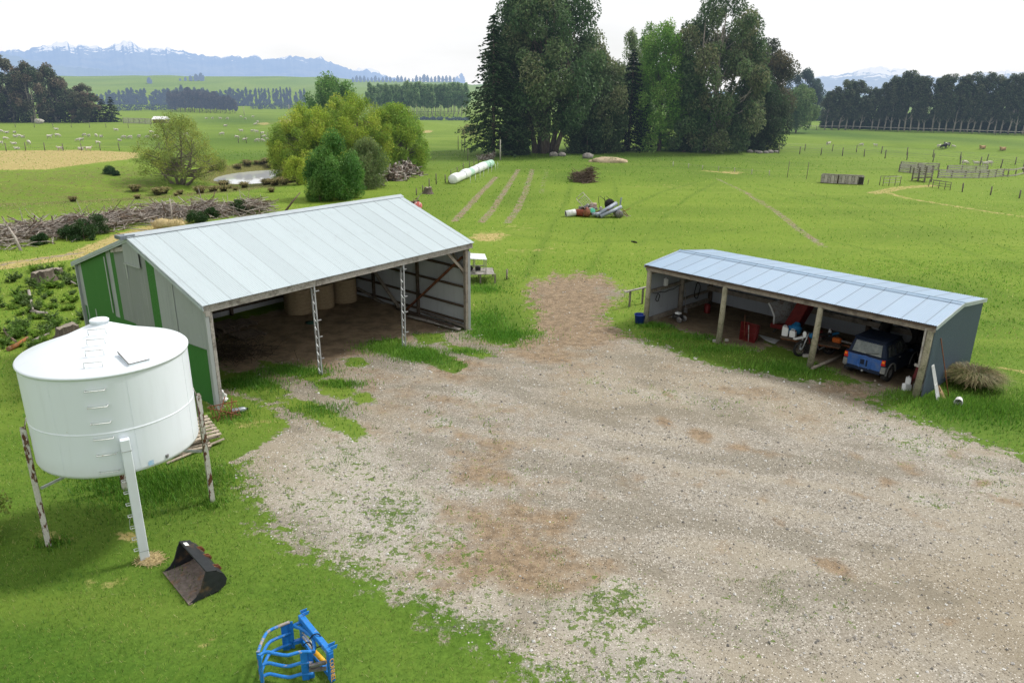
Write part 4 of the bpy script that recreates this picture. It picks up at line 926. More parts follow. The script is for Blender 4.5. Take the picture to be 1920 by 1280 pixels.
p = gat(1492, 249); tree('poplar_tree', 'small pale green tree standing alone right of the grove', p, hgt(p, 168), [(.12, 3.2), (.4, 5.0), (.68, 4.8), (.9, 3.2), (1, 1.2)], 70, 1.2, 200, .36, POP2, 20, r0=.2, vst=1.2, frac=.3, up=.2, out=.6)
for i, (px, py, pt) in enumerate([(1478, 226, 138), (1500, 226, 132), (1522, 226, 152)]):
    p = gat(px, py); tree('pine_tree', 'blue-dark pine behind the small pale tree, '+('leftmost', 'middle', 'rightmost')[i]+' of three', p, hgt(p, pt), [(.05, 4.0), (.35, 5.2), (.7, 4.2), (.9, 2.6), (1, .9)], 55, 1.4, 140, .5, [(.034, .056, .036), (.044, .064, .042)], 30+i, r0=.25, vst=1.2, frac=.2, group='pines behind the small pale tree')

# willows and shrubs round the pond
p = gat(338, 346); tree('willow_tree', 'sparse olive willow with tangled bare limbs left of the pond', p, hgt(p, 216), [(.10, 4.2), (.3, 5.2), (.5, 4.7), (.72, 3.4), (.88, 2.3), (1, .9)], 120, .80, 120, .19, WIL2, 21,
     stems=[(-.5, 0, -3.8, 0, .5), (-.2, 0, -1.2, 0, .92), (.2, 0, 2.2, 0, .62), (.5, 0, 4.0, 0, .4), (0, .2, .5, 1, .85)], r0=.17, asp=.26, vst=.9, frac=.9, up=.35, out=.6, bark=M_twig, bias=.5)
for i, (px, py, pt, w_, cols, lb, sd) in enumerate([(588, 333, 205, 5.4, WIL, 'rounded yellow-green willow right behind the pond', 22), (668, 322, 186, 6.4, WIL, 'tallest yellow-green willow in the middle of the pond clump', 23), (742, 318, 205, 4.4, [WIL[1], WIL[3], (.15, .24, .035)], 'greener loose willow at the right end of the pond clump', 24)]):
    p = gat(px, py); tree('willow_tree', lb, p, hgt(p, pt), [(.04, w_*.85), (.25, w_), (.5, w_*.98), (.72, w_*.82), (.9, w_*.58), (1, w_*.3)], 190, .85, 260, .22, cols, sd, stems=[(-.4, 0, -w_*.5, 0, .7), (.1, 0, .5, 0, .85), (.4, 0, w_*.5, 0, .7), (0, .3, 0, 1, .8)], r0=.2, asp=.28, up=.35, vst=1.1, frac=.5, out=.62, bark=M_twig, bias=.5)
p = gat(558, 346); tree('willow_bush', 'small bright yellow-green bush at the right-hand water edge', p, hgt(p, 298), [(.03, 1.2), (.4, 1.6), (.8, 1.1), (1, .4)], 40, .42, 150, .16, [WIL[0], WIL[2]], 25, r0=.05, asp=.3, up=.3, frac=.3, cat='bush')
p = gat(628, 262); tree('poplar_tree', 'fresh green bushy poplar behind the yellow willows', p, hgt(p, 156), [(.2, 4.4), (.45, 6.2), (.7, 5.4), (.9, 3.6), (1, 1.5)], 100, 1.15, 190, .34, [(.075, .15, .03), (.10, .18, .04), (.055, .115, .026)], 26, r0=.25, up=.35, vst=1.45, frac=.4, out=.6)
p = gat(632, 372); tree('evergreen_bush', 'dense dark green bush in front of the yellow willows', p, hgt(p, 264), [(.02, 1.7), (.2, 2.5), (.45, 2.6), (.68, 2.1), (.86, 1.35), (1, .5)], 62, .80, 420, .14, BUSH, 27, r0=.08, frac=.2, cat='bush', out=.75)
p = gat(690, 352); tree('evergreen_bush', 'grey-green twiggy bush right of the dense dark bush', p, hgt(p, 268), [(.03, 1.7), (.3, 2.3), (.6, 2.1), (.85, 1.4), (1, .5)], 80, .6, 170, .16, GREYB, 28, r0=.07, asp=.3, up=.4, frac=.6, cat='bush', bark=M_twig)
p = gat(600, 378); tree('evergreen_bush', 'low green bush at the left foot of the dense dark bush', p, hgt(p, 335), [(.03, 1.2), (.5, 1.3), (1, .4)], 30, .4, 200, .13, [(.06, .13, .028), (.08, .15, .035)], 29, r0=.05, frac=.2, cat='bush')
p = gat(880, 268); tree('scraggy_bush', 'reddish leafless scraggy bush left of the tall spruce', p, hgt(p, 236), [(.45, 1.6), (.7, 2.6), (1, 1.4)], 24, .6, 60, .2, [(.10, .075, .04), (.12, .09, .05)], 31, r0=.07, asp=.3, frac=.9, cat='bush', stems=[(-.6, 0, -1.2, 0, .8), (.2, 0, .4, 0, .8), (.8, 0, 1.6, 0, .8)], bark=M_twig)

# gum row on the left, shelter belt on the right, poplar block, far woods: copies of a few kinds
def copies(protos, spots, group, labels):
    for i, (px, py, pt, ws) in enumerate(spots):
        pr, hp = protos[i % len(protos)]; p = at(px, py); s = hgt(p, pt)/hp
        lb = labels if isinstance(labels, str) else labels[i]
        if pr['used'] == 0: o = pr; o.location = p; o.rotation_euler = (0, 0, (i*2.4) % 6.28); o.scale = (s*ws, s*ws, s); pr['used'] = 1
        else: o = dup(pr, p, (i*2.4) % 6.28, (s*ws, s*ws, s))
        o['label'] = lb; o['group'] = group
def proto(o): o['used'] = 0; return o
LG = [(22, 229, 108, 1.35), (66, 230, 122, 1.25), (108, 229, 127, 1.3), (162, 230, 160, 1.7), (-20, 229, 112, 1.1), (-66, 229, 118, 1.1)]
LGL = ['tall dark gum at the left picture edge of the left paddock row', 'dark gum second from the left picture edge in the paddock row', 'dome-topped gum third along the left paddock row', 'low brown-topped spreading gum near the right end of the left row', 'gum of the left paddock row cut by the picture edge', 'gum of the left paddock row beyond the picture edge']
gp = [(proto(tree('gum_tree', 'x', (0, 0, 0), 15, [(.08, 2.6), (.3, 3.6), (.55, 3.9), (.75, 3.2), (.9, 2.1), (1, .7)], 75, .95, 150, .42, [(.050, .068, .036), (.062, .076, .042), (.080, .080, .048), (.105, .085, .058)], 40+i, r0=.26, droop=.5, vst=1.3, frac=.5, out=.7, bark=M_bark_pale, stems=[(-.5, 0, -1.5, 0, .8), (.4, 0, 1.4, 0, .85), (0, .4, 0, .8, .8)])), 15) for i in range(3)]
copies(gp, LG, 'gums in the left paddock row', LGL)
pc = proto(conifer('spruce_tree', 'x', (0, 0, 0), 8, 2.6, 44, [(.016, .03, .02), (.022, .038, .024)], leaf=.42, whorls=22, per=8, n_sp=18))
copies([(pc, 8)], [(213, 229, 180, 1.15), (196, 229, 185, 1.5), (180, 229, 195, 1.6), (12, 229, 185, 1.6), (36, 229, 186, 1.3), (58, 229, 190, 1.3), (84, 229, 192, 1.3), (112, 229, 186, 1.3), (138, 229, 184, 1.2), (165, 229, 195, 1.2), (-12, 229, 188, 1.2)], 'dark conifers under the left gum row',
       ['pointed dark conifer at the right end of the left gum row']+['low dark conifer filling the foot of the left gum row']*10)
sb = [(proto(tree('gum_tree', 'x', (0, 0, 0), 14, [(.24, 1.3), (.42, 1.8), (.62, 2.0), (.8, 1.7), (.93, 1.1), (1, .4)], 54, .66, 90, .36, [(.050, .068, .040), (.064, .080, .046), (.080, .092, .054)], 50+i, r0=.17, droop=.5, vst=1.5, frac=.45, out=.65, bark=M_bark_pale, lean=((.5, 0), (-.3, .3), (.8, .2))[i])), 14) for i in range(3)]
SBS = []
rg = random.Random(8)
for i, x in enumerate(range(1546, 1624, 13)): SBS.append((x, 243+i*.2, 172-[0, 10, 18, 22, 16, 6][i % 6]+rg.uniform(-3, 3), 1.35))
x = 1634
while x < 1990:
    top = np.interp(x, [1634, 1660, 1690, 1725, 1735, 1760, 1800, 1870, 1990], [160, 150, 137, 148, 152, 144, 140, 143, 143]); SBS.append((x, 244+(x-1634)*.028, top+rg.uniform(-4, 5), 1.15)); x += rg.uniform(10, 15)
copies(sb, SBS, 'gums of the right shelter belt', ['bushy dark gum of the short group left of the gap in the right shelter belt']*6+['tall thin gum with pale bare lower trunk in the long right shelter belt']*(len(SBS)-6))
pu = proto(tree('understorey_shrub', 'x', (0, 0, 0), 4, [(.03, 1.6), (.5, 1.7), (1, .5)], 18, .6, 90, .36, DARK, 57, r0=.06, frac=.1, cat='shrub'))
copies([(pu, 4)], [(x, 240+(x-1546)*.027, 240+(x-1546)*.027-rg.uniform(26, 46), 1.1) for x in list(range(1546, 1620, 9))+list(range(1640, 1990, 9))], 'scrub under the right shelter belt', 'low dark scrub along the foot of the right shelter belt')
pb = [(proto(tree('poplar_tree', 'x', (0, 0, 0), 9, [(.3, .8), (.55, 1.15), (.8, 1.0), (1, .35)], 30, .42, 90, .32, [(.11, .17, .075), (.14, .20, .09), (.09, .145, .065)], 70+i, r0=.09, up=.5, vst=1.6, frac=.3, bark=M_bark_pale)), 9) for i in range(3)]
PBS = []
for row in range(3):
    x = 694+row*3
    while x < 876:
        PBS.append((x, 218-row*4.0+rg.uniform(-.8, .8), 162+row*1+(x-694)*.012+rg.uniform(-3, 3)-(4 if x > 760 else 0), 1.15)); x += rg.uniform(6.0, 8.5)
copies(pb, PBS, 'poplars planted in a block', 'slender pale-trunked poplar in the planted block left of the grove')
fp = [(proto(tree('pine_tree', 'x', (0, 0, 0), 12, pr_, 34, .95, 70, .62, [(.026, .042, .032), (.036, .05, .038)], 80+i, r0=.2, vst=1.2, frac=.1, lm=M_leaf_far)), 12) for i, pr_ in enumerate(([(.05, 1.8), (.4, 2.5), (.75, 2.0), (1, .5)], [(.05, 2.2), (.45, 2.7), (.8, 2.2), (1, .8)], [(.04, 1.2), (.4, 1.4), (.8, 1.0), (1, .2)]))]
FPS = []
for x in range(186, 280, 8): FPS.append((x, 197, 168+rg.uniform(-5, 6)+(6 if x < 200 else 0), 1.1))
for x in range(286, 335, 8): FPS.append((x, 197, 170+rg.uniform(-6, 4), 1.1))
for x in range(336, 440, 8): FPS.append((x, 199, 168+rg.uniform(-7, 5), 1.1))
for x in range(440, 476, 8): FPS.append((x, 199, 165+rg.uniform(-4, 5), .9))
for x in list(range(482, 508, 6))+list(range(516, 550, 6)): FPS.append((x, 198, 165+rg.uniform(-4, 4), .65))
for x in range(556, 580, 8): FPS.append((x, 198, 170+rg.uniform(-3, 3), .8))
copies(fp, FPS, 'pines in the far left woods', 'hazy blue-dark pine in the distant wood left of the poplars')
fg = [(proto(tree('gum_tree', 'x', (0, 0, 0), 10, [(.25, 1.6), (.5, 2.3), (.75, 2.0), (1, .7)], 34, .75, 80, .45, [(.036, .04, .034), (.05, .05, .042), (.07, .06, .05)], 85+i, r0=.16, vst=1.2, frac=.4, bark=M_bark_pale, lm=M_leaf_far)), 10) for i in range(2)]
FGS = []
for row in range(3):
    for x in range(322+row*5, 446, 9): FGS.append((x+rg.uniform(-2, 2), 209-row*2.5+(x-322)*.035, np.interp(x, [322, 360, 400, 430, 446], [174, 168, 176, 183, 194])+rg.uniform(-3, 4), 1.1))
copies(fg, FGS, 'gums in the far brown-topped wood', 'brown-tinged gum in the distant round wood above the left willow')
def hedge(label, a, b, pt, wd, seed):
    A_, B_ = at(*a), at(*b); g = np.random.default_rng(seed); n = int((B_-A_).length/1.6)+2; h = hgt(A_, pt)
    root = thing('hedge', label, 'hedge', A_); d = B_-A_; cl = [(d.x*i/n+g.normal()*.4, d.y*i/n+g.normal()*.4, d.z*i/n+h*z, wd, wd, h*.32, 0) for i in range(n+1) for z in (.3, .7)]
    V, F, C = crown_from(cl, 40, .7, .5, 0, [(.024, .042, .026)], g); raw_mesh('foliage', V, F, M_leaf_far, C, root); return root
hedge('long low dark clipped hedge left of the far round wood', (222, 208), (325, 207), 195, 1.5, 1)
hedge('low dark hedge below the far pointed pines', (475, 205), (548, 205), 193, 1.5, 2)
hedge('dark trimmed hedge along the foot of the poplar block', (758, 225), (880, 226), 219, 1.0, 3)
hp_ = proto(tree('pine_tree', 'x', (0, 0, 0), 12, [(.05, 3), (.4, 4.2), (.75, 3.2), (1, 1.2)], 26, 1.7, 60, 1.3, [(.028, .04, .036), (.036, .05, .042)], 90, r0=.25, frac=.1, lm=M_leaf_far))
HT = [(281, 157, 146, 1.3), (338, 152, 147, 1.2), (348, 152, 145, 1.2), (358, 152, 143, 1.2), (368, 152, 140, 1.2), (378, 152, 138, 1.2)]+[(x, 154, 145+rg.uniform(-3, 3)-(2 if x > 780 else 0), .9) for x in range(662, 872, 7)]
copies([(hp_, 12)], HT, 'trees on the far hill crest', ['lone hazy tree on the crest of the far green hill']+['hazy tree of the small clump on the far hill crest']*5+['hazy pine of the long row on the hill crest left of the grove']*(len(HT)-6))
# ------------------------------------------------------------------ loader bucket
M_bk_in = mat('rusty_bucket_floor', (.19, .155, .135), (.27, .15, .075), .7, ns=3, bump=.3, th=(.5, .68), var=.35)
M_bk_out = mat('scuffed_black_paint', (.022, .025, .028), (.12, .075, .04), .6, ns=2.2, th=(.55, .72), bump=.15)
a, b = flat(308, 1072), flat(357, 1133); ax = (b-a); Wb = ax.length; rz = math.atan2(ax.y, ax.x)
bucket = thing('loader_bucket', 'black steel loader bucket with rusty floor lying open on the lawn', 'loader bucket', a, rz)
prof = [(0, .015), (.32, .02), (.58, .04), (.72, .12), (.76, .24), (.71, .38), (.59, .49), (.42, .56)]
def shell(off, lo, hi):
    mb = MB(); vs = []
    for u in (lo, hi):
        for i, (d, z) in enumerate(prof):
            p0 = Vector(prof[max(0, i-1)]); p1 = Vector(prof[min(len(prof)-1, i+1)]); tn = (p1-p0).normalized(); vs.append((u, d+tn.y*off, z-tn.x*off))
    n = len(prof); mb.add(vs, [(i, i+1, n+i+1, n+i) for i in range(n-1)], 0, True); return mb
shell(0, .02, Wb-.02).build('bucket_floor', M_bk_in, bucket); shell(.025, 0, Wb).build('bucket_back', M_bk_out, bucket)
for u in (0, Wb-.025):
    mb = MB(); edge = [(0, .0), (.15, .07), (.27, .22), (.34, .41), (.42, .58)]
    poly = [(u, d, z) for d, z in edge]+[(u, d+.03, z) for d, z in reversed(prof[1:-1])]
    mb.prism(poly, (.025, 0, 0)); 
    for (p, q_) in zip(edge[:-1], edge[1:]): mb.beam((u+.0125, p[0]-.008, p[1]), (u+.0125, q_[0]-.008, q_[1]), .05, .018, up=(1, 0, 0))
    mb.build('side_plate', M_bk_out, bucket)
mb = MB(); mb.prism([(0, .39, .57), (0, .61, .51), (0, .62, .535), (0, .40, .605)], (Wb, 0, 0)); mb.build('top_lip', M_bk_out, bucket, bevel=.006)
mb = MB(); mb.b2((-.005, -.03, .0), (Wb+.005, .05, .022)); mb.build('cutting_edge', M_bk_in, bucket)
for u in (.25, .62, 1.12):
    mb = MB(); mb.prism([(u, .62, .48), (u, .76, .44), (u, .80, .36), (u, .72, .30)], (.02, 0, 0)); mb.prism([(u+.07, .62, .48), (u+.07, .76, .44), (u+.07, .80, .36), (u+.07, .72, .30)], (.02, 0, 0)); mb.tube([(u-.02, .765, .40), (u+.11, .765, .40)], .016, 8)
    mb.build('mounting_hook', M_rust, bucket)
mb = MB(); mb.add([(.12, .43, .600), (.27, .43, .600), (.27, .51, .575), (.12, .51, .575)], [(0, 1, 2, 3)]); mb.xf(Matrix.Translation((0, 0, .006))); mb.build('white_sticker', M_white, bucket)

# ------------------------------------------------------------------ blue bale grab
M_blue = mat('bright_blue_paint', (.015, .16, .52), (.02, .22, .62), .38, ns=5, var=.15)
M_blueworn = mat('worn_blue_paint', (.02, .19, .56), (.42, .36, .31), .45, ns=7, th=(.60, .68), var=.15)
M_blueold = mat('scraped_blue_paint', (.30, .27, .24), (.02, .19, .54), .5, ns=6, th=(.46, .56))
M_yel = mat('yellow_paint', (.80, .42, .02), (.7, .36, .02), .4, ns=9, var=.1)
gb = thing('bale_grab', 'bright blue hydraulic bale grab with curved tubular jaws on the lawn', 'bale grab', flat(545, 1245))
G0 = Vector(gb.location)
gz = lambda X_, Y_, z: flat(420+X_/7.385, 1120+Y_/7.385, z)-G0
jaw1 = [(905, 335), (780, 385), (640, 445), (575, 500), (505, 650), (472, 760)]
jaw2 = [(1215, 745), (1050, 748), (960, 775), (870, 800), (700, 770), (600, 745), (530, 765), (490, 800)]
for nm_, jw, mt in (('jaw', jaw1, M_blueworn), ('jaw', jaw2, M_blueworn)):
    top = [gz(x, y, .60) for x, y in jw]; pl = None
    mb = MB()
    if jw is jaw1: A_, B_ = gz(780, 365, .60), gz(945, 350, .60)
    else: A_, B_ = gz(1050, 765, .60), gz(1222, 745, .60)
    dv = (B_-A_); nn = Vector((-dv.y, dv.x, 0)).normalized()*.02
    mid = A_+dv*.55
    mb.prism([A_, mid, mid-Vector((0, 0, .62)), A_-Vector((0, 0, .62))], nn); mb.prism([mid+nn*1.6, B_+nn*1.6, B_+nn*1.6-Vector((0, 0, .62)), mid+nn*1.6-Vector((0, 0, .62))], nn); mb.beam(mid+nn*2, mid+nn*2-Vector((0, 0, .62)), .03, .05)
    jaw = mb.build('jaw_plate', M_blue, gb, bevel=.004)
    for k, dz_ in enumerate((0, -.24, -.48)):
        pts = [p+Vector((0, 0, dz_)) for p in top]; mb = MB()
        fine = []
        for i in range(len(pts)-1):
            for f in (0, .33, .66): fine.append(pts[i].lerp(pts[i+1], f))
        fine.append(pts[-1]); sm_ = fine[:1]+[(fine[i-1]+fine[i]*2+fine[i+1])/4 for i in range(1, len(fine)-1)]+fine[-1:]
        mb.tube(sm_, .030, 10); mb.build('tine', M_blueold if (k == 0 and jw is jaw1) else M_blueworn, jaw)
    mb = MB(); tp = top[-1]; mb.beam(tp+Vector((0, 0, .03)), tp-Vector((0, 0, .58)), .055, .03); mb.build('tip_bar', M_blueold if jw is jaw1 else M_blueworn, jaw)
pn, pf = gz(1460, 745, .62), gz(1075, 275, .62)
ds = (pf-pn).normalized(); pr = Vector((ds.y, -ds.x, 0))
if pr.y > 0: pr = -pr
mb = MB(); mb.beam(pn-ds*.05, pf+ds*.05, .10, .10); mb.build('top_beam', M_blueworn, gb, bevel=.008)
mb = MB(); mb.beam(pn-ds*.0, pn-Vector((0, 0, .62)), .12, .09, up=pr); post_ = mb.build('lettered_post', M_blue, gb, bevel=.008)
mb = MB(); mb.beam(pf, pf-Vector((0, 0, .62)), .12, .09, up=pr); mb.build('far_post', M_blue, gb, bevel=.008)
mb = MB(); mb.beam(pn-Vector((0, 0, .52)), pf-Vector((0, 0, .52)), .09, .09); mb.beam(pn-Vector((0, 0, .52))+ds*.5, gz(1180, 700, .14), .08, .08); mb.beam(pf-Vector((0, 0, .5)), gz(960, 620, .14), .07, .07); mb.build('bottom_beam', M_blue, gb)
for p in (pn, pf):
    mb = MB(); o_ = Vector((0, 0, .05))
    for s_ in (-.045, .045): mb.prism([p+o_+ds*s_-pr*.02, p+o_+ds*s_-pr*.12, p+o_+ds*s_-pr*.14+Vector((0, 0, .06)), p+o_+ds*s_+Vector((0, 0, .07))], ds*.014)
    mb.build('hitch_bracket', M_blueworn, gb)
mb = MB(); arch = [gz(x, y, .52) for x, y in ((955, 385), (1050, 420), (1130, 460), (1200, 520), (1240, 590), (1255, 680), (1240, 755))]; mb.tube(arch, .034, 10)
mb.tube([arch[0], gz(1075, 330, .56)], .03, 8); mb.build('curved_arm', M_blueworn, gb)
mb = MB(); r0_, r1_ = gz(1090, 540, .34), gz(1260, 760, .32); r2_ = gz(1400, 900, .30); mb.tube([r1_-(r1_-r0_)*.15, r2_], .045, 12); mb.build('ram_cylinder', M_yel, gb)
mb = MB(); mb.tube([r0_, r1_], .022, 8); mb.tube([gz(1085, 480, .45), gz(1180, 590, .42), gz(1225, 640, .40)], .018, 8); mb.build('ram_rod', M_galv, gb)
for pts in ([(1185, 570, .5), (1230, 510, .66), (1300, 490, .72), (1355, 540, .66), (1360, 610, .55)], [(1230, 720, .45), (1300, 680, .55), (1380, 655, .66), (1440, 700, .6)], [(1100, 660, .3), (1150, 600, .42), (1220, 650, .45), (1230, 780, .35)]):
    mb = MB(); P = [gz(*q_) for q_ in pts]; fine = []
    for i in range(len(P)-1):
        for f in (0, .25, .5, .75): fine.append(P[i].lerp(P[i+1], f))
    fine.append(P[-1])
    for _ in range(3): fine = fine[:1]+[(fine[i-1]+fine[i]*2+fine[i+1])/4 for i in range(1, len(fine)-1)]+fine[-1:]
    mb.tube(fine, .011, 7); mb.build('hydraulic_hose', M_black, gb)
mb = MB(); mb.beam(gz(1180, 950, .38), gz(1410, 890, .38), .06, .05); mb.beam(gz(1180, 1000, .3), gz(1420, 975, .3), .05, .05); mb.build('link_arm', M_steel, gb)
# lettering runs down the post
fn = bpy.data.curves.new('lettering', 'FONT'); fn.body = 'CONNEL'; fn.size = .118; fn.extrude = .003; fn.align_x = 'CENTER'; fn.align_y = 'CENTER'; fn.space_character = 1.02
fo = bpy.data.objects.new('lettering', fn); COL.objects.link(fo); bpy.context.view_layer.update()
tm = bpy.data.meshes.new_from_object(fo.evaluated_get(bpy.context.evaluated_depsgraph_get())); COL.objects.unlink(fo); bpy.data.objects.remove(fo)
tm.materials.clear(); tm.materials.append(M_yel)
fc = -ds; fc.z = 0; fc.normalize()    # outer face of the near post
c_ = pn-Vector((0, 0, .36))+fc*.063 if False else pn-Vector((0, 0, .35))
view = Vector((-(G0.x+c_.x), -(G0.y+c_.y), 0)).normalized(); best = max((fc, pr, -pr), key=lambda q_: q_.dot(view))
half = .049 if abs(best.dot(ds)) < .5 else .0635
xax = Vector((0, 0, -1)); zax = best; yax = zax.cross(xax)
lo = bpy.data.objects.new('lettering', tm); COL.objects.link(lo); lo.parent = gb
lo.matrix_local = Matrix.Translation(c_+best*half) @ Matrix((xax, yax, zax)).transposed().to_4x4()

# ------------------------------------------------------------------ litter beside the silo and barn corner
def pallet(name, label, loc, rz, mt, tilt=(0, 0), group=None):
    t = thing(name, label, 'pallet', loc, rz, group); t.rotation_euler = (tilt[0], tilt[1], rz)
    mb = MB()
    for k in range(7): mb.box((0, -.5+k*1.0/6, .125), (1.15, .105, .022))
    mb.build('deck_boards', mt, t)
    mb = MB()
    for x in (-.5, 0, .5): mb.box((x, 0, .065), (.05, 1.08, .095))
    mb.build('bearers', mt, t)
    mb = MB()
    for y in (-.45, 0, .45): mb.box((0, y, .01), (1.1, .1, .018))
    mb.build('bottom_boards', mt, t); return t
M_pal = mat('sun_bleached_pallet_wood', (.42, .36, .28), (.24, .20, .15), .9, ns=4, bump=.2)
M_paldk = mat('dusty_pallet_wood', (.16, .125, .095), (.09, .07, .055), .95, ns=4)
p = flat(352, 838); pallet('wooden_pallet', 'lower wooden pallet leaning out behind the silo leg', (p.x, p.y, .06), .55, M_pal, (.10, .0), 'pallets behind the silo')
pallet('wooden_pallet', 'upper wooden pallet of the tilted stack behind the silo leg', (p.x+.12, p.y+.30, .32), .75, M_pal, (.22, .05), 'pallets behind the silo')
p2 = flat(330, 850); pallet('wooden_pallet', 'bottom wooden pallet under the silo edge', (p2.x-.25, p2.y+.15, .0), .5, M_pal, (0, 0), 'pallets behind the silo')
mb = MB(); a, b = flat(312, 868, .05), flat(420, 822, .12); mb.beam(a, b, .08, .03); tag(mb.build('loose_board', M_pal), 'long loose board on the grass beside the pallets', 'board')
# rusty frame
p = flat(420, 782); t = thing('rusty_harrow', 'small rusty wire harrow frame at the near corner of the barn', 'harrow', p, .4)
for a, b in (((-.5, -.1, .05), (.5, .15, .1)), ((-.4, .3, .3), (.45, .35, .35)), ((-.2, -.3, .02), (.1, .6, .45)), ((.2, -.35, .02), (.3, .55, .4)), ((-.45, .0, .4), (.5, -.15, .05))):
    mb = MB(); mb.tube([a, b], .018, 6); mb.build('bar', M_rust, t)
mb = MB()
for k in range(9): x = -.4+k*.1; mb.tube([(x, .3, .32), (x+.05, .0, .22), (x+.1, -.25, .02)], .009, 5)
mb.build('tines', M_rust, t)
p = flat(448, 773); t = thing('grey_canister', 'small grey canister lying on the gravel near the barn corner', 'canister', p, .35)
mb = MB(); mb.lathe([(0, -.24), (.07, -.23), (.085, -.2), (.085, .16), (.05, .22), (.03, .24), (.0, .25)], 16, (0, 0, .085), axis=(1, .15, 0)); mb.build('body', mat('grey_blue_metal', (.30, .33, .36), (.5, .52, .54), .35, .4, ns=9), t)
mb = MB(); mb.lathe([(0, 0), (.03, 0), (.03, .04), (0, .05)], 10, (.25, .037, .085), axis=(1, .15, 0)); mb.build('nozzle', M_black, t)
p = flat(416, 752); mb = MB(); g = random.Random(3); mb.ell((0, 0, .22), (.17, .10, .27), 12, 9, jit=.25, rng=g, rot=Matrix.Rotation(.4, 3, 'X')); mb.ell((.08, -.06, .08), (.17, .12, .09), 10, 6, jit=.25, rng=g)
tag(mb.build('white_sack', mat('crumpled_white_plastic', (.74, .74, .74), (.5, .5, .5), .6, ns=9, bump=.5, bs=12), loc=p), 'crumpled white sack propped against the front corner of the barn', 'sack')
p = flat(283, 1050); mb = MB(); n = 22; g = random.Random(9)
M_straw = mat('yellow_straw', (.50, .40, .21), (.33, .25, .11), .95, ns=9, bump=.6, bs=40)
mb.ell((0, 0, .0), (.26, .22, .09), 16, 6, jit=.15, rng=g)
for k in range(150):
    a = g.uniform(0, 6.28); r = g.uniform(0, .33); q_ = Vector((r*math.cos(a), r*math.sin(a)*.85, max(.01, .09-.2*r)+g.uniform(0, .02))); d = Vector((g.uniform(-1, 1), g.uniform(-1, 1), g.uniform(-.2, .3))).normalized()*.09
    mb.beam(q_-d, q_+d, .008, .005)
o = mb.build('spilled_grain', M_straw, loc=p); tag(o, 'heap of spilled grain and straw at the foot of the white box leg', 'straw heap', kind='stuff')

# ------------------------------------------------------------------ inside the hay barn
M_hay = mat('brown_hay', (.34, .26, .16), (.23, .17, .10), .95, ns=5, bump=.7, bs=30, stretch=(1, 1, 5))
M_hayend = mat('brown_hay_end', (.27, .20, .12), (.17, .125, .07), .95, ns=12, bump=.7, bs=30)
def bale(label, px, py, r, h, rz):
    p = flat(px, py, -.1); t = thing('round_hay_bale', label, 'hay bale', p, rz, 'round bales in the barn'); g = random.Random(int(px))
    mb = MB(); mb.lathe([(r*.93, 0), (r*.99, .05), (r, h*.3), (r*1.01, h*.6), (r, h*.92), (r*.94, h)], 40); mb.build('wrapped_side', M_hay, t)
    mb = MB(); mb.lathe([(r*.94, h), (r*.75, h+.03), (r*.4, h+.02), (0, h+.035)], 40); mb.build('top_face', M_hayend, t)
    mb = MB()
    for k in range(6):
        z = h*(.12+.15*k)+g.uniform(-.02, .02); mb.lathe([(r*1.005, z), (r*1.015, z+.008), (r*1.005, z+.016)], 40)
    mb.build('twine', M_hayend, t)
bale('left and nearest of the three round hay bales standing in the barn', 561, 588, .64, 1.25, 0); bale('middle round hay bale, half behind the lattice post in the barn', 603, 577, .62, 1.2, 1); bale('right-hand round hay bale at the back of the barn', 646, 566, .62, 1.22, 2)
for k, (px, py, rz, z) in enumerate(((415, 622, .9, -.02), (450, 610, .85, -.02), (425, 618, .95, .13), (465, 630, .7, -.02))):
    p = flat(px, py); pallet('wooden_pallet', ['dusty pallet on the barn floor nearest the gable corner', 'dusty pallet on the barn floor farthest from the opening', 'dusty pallet lying on top of another in the barn', 'dusty pallet nearest the bales on the barn floor'][k], (p.x, p.y, z), BF.a+rz*.1, M_paldk, group='pallets in the barn')
g = random.Random(12); mb = MB()
p = flat(430, 668)
for k in range(420):
    q_ = Vector((g.gauss(0, .75), g.gauss(0, .5), abs(g.gauss(0, .3)))); d = Vector((g.uniform(-1, 1), g.uniform(-1, 1), g.uniform(-.4, .6))).normalized()*g.uniform(.15, .5); mb.tube([q_-d, q_+d], .008, 4, caps=False)
tag(mb.build('brush_heap', mat('dead_brown_brush', (.06, .045, .03), (.10, .075, .05), .95, ns=9), loc=p), 'dark heap of dead brush just inside the left bay of the barn', 'brush heap', kind='stuff')
for k, (a, b, m_, lb) in enumerate([((765, 592), (862, 617), M_timber_grey, 'pale plank lying along the right wall of the barn'), ((790, 583), (872, 612), M_timber, 'brown plank against the right wall of the barn'), ((745, 578), (850, 612), M_timber_dark, 'dark plank under the others by the right wall of the barn')]):
    mb = MB(); mb.beam(flat(*a, -.05+.03*k), flat(*b, -.13+.03*k), .2, .04); tag(mb.build('plank', m_), lb, 'plank', 'planks along the barn wall')
p = flat(585, 606); mb = MB(); g = random.Random(5); mb.ell((0, 0, .03), (.28, .18, .06), 14, 6, jit=.3, rng=g); tag(mb.build('green_tarpaulin', mat('faded_green_cloth', (.04, .11, .085), None, .8), loc=p), 'small crumpled green tarpaulin in front of the bales', 'tarpaulin')

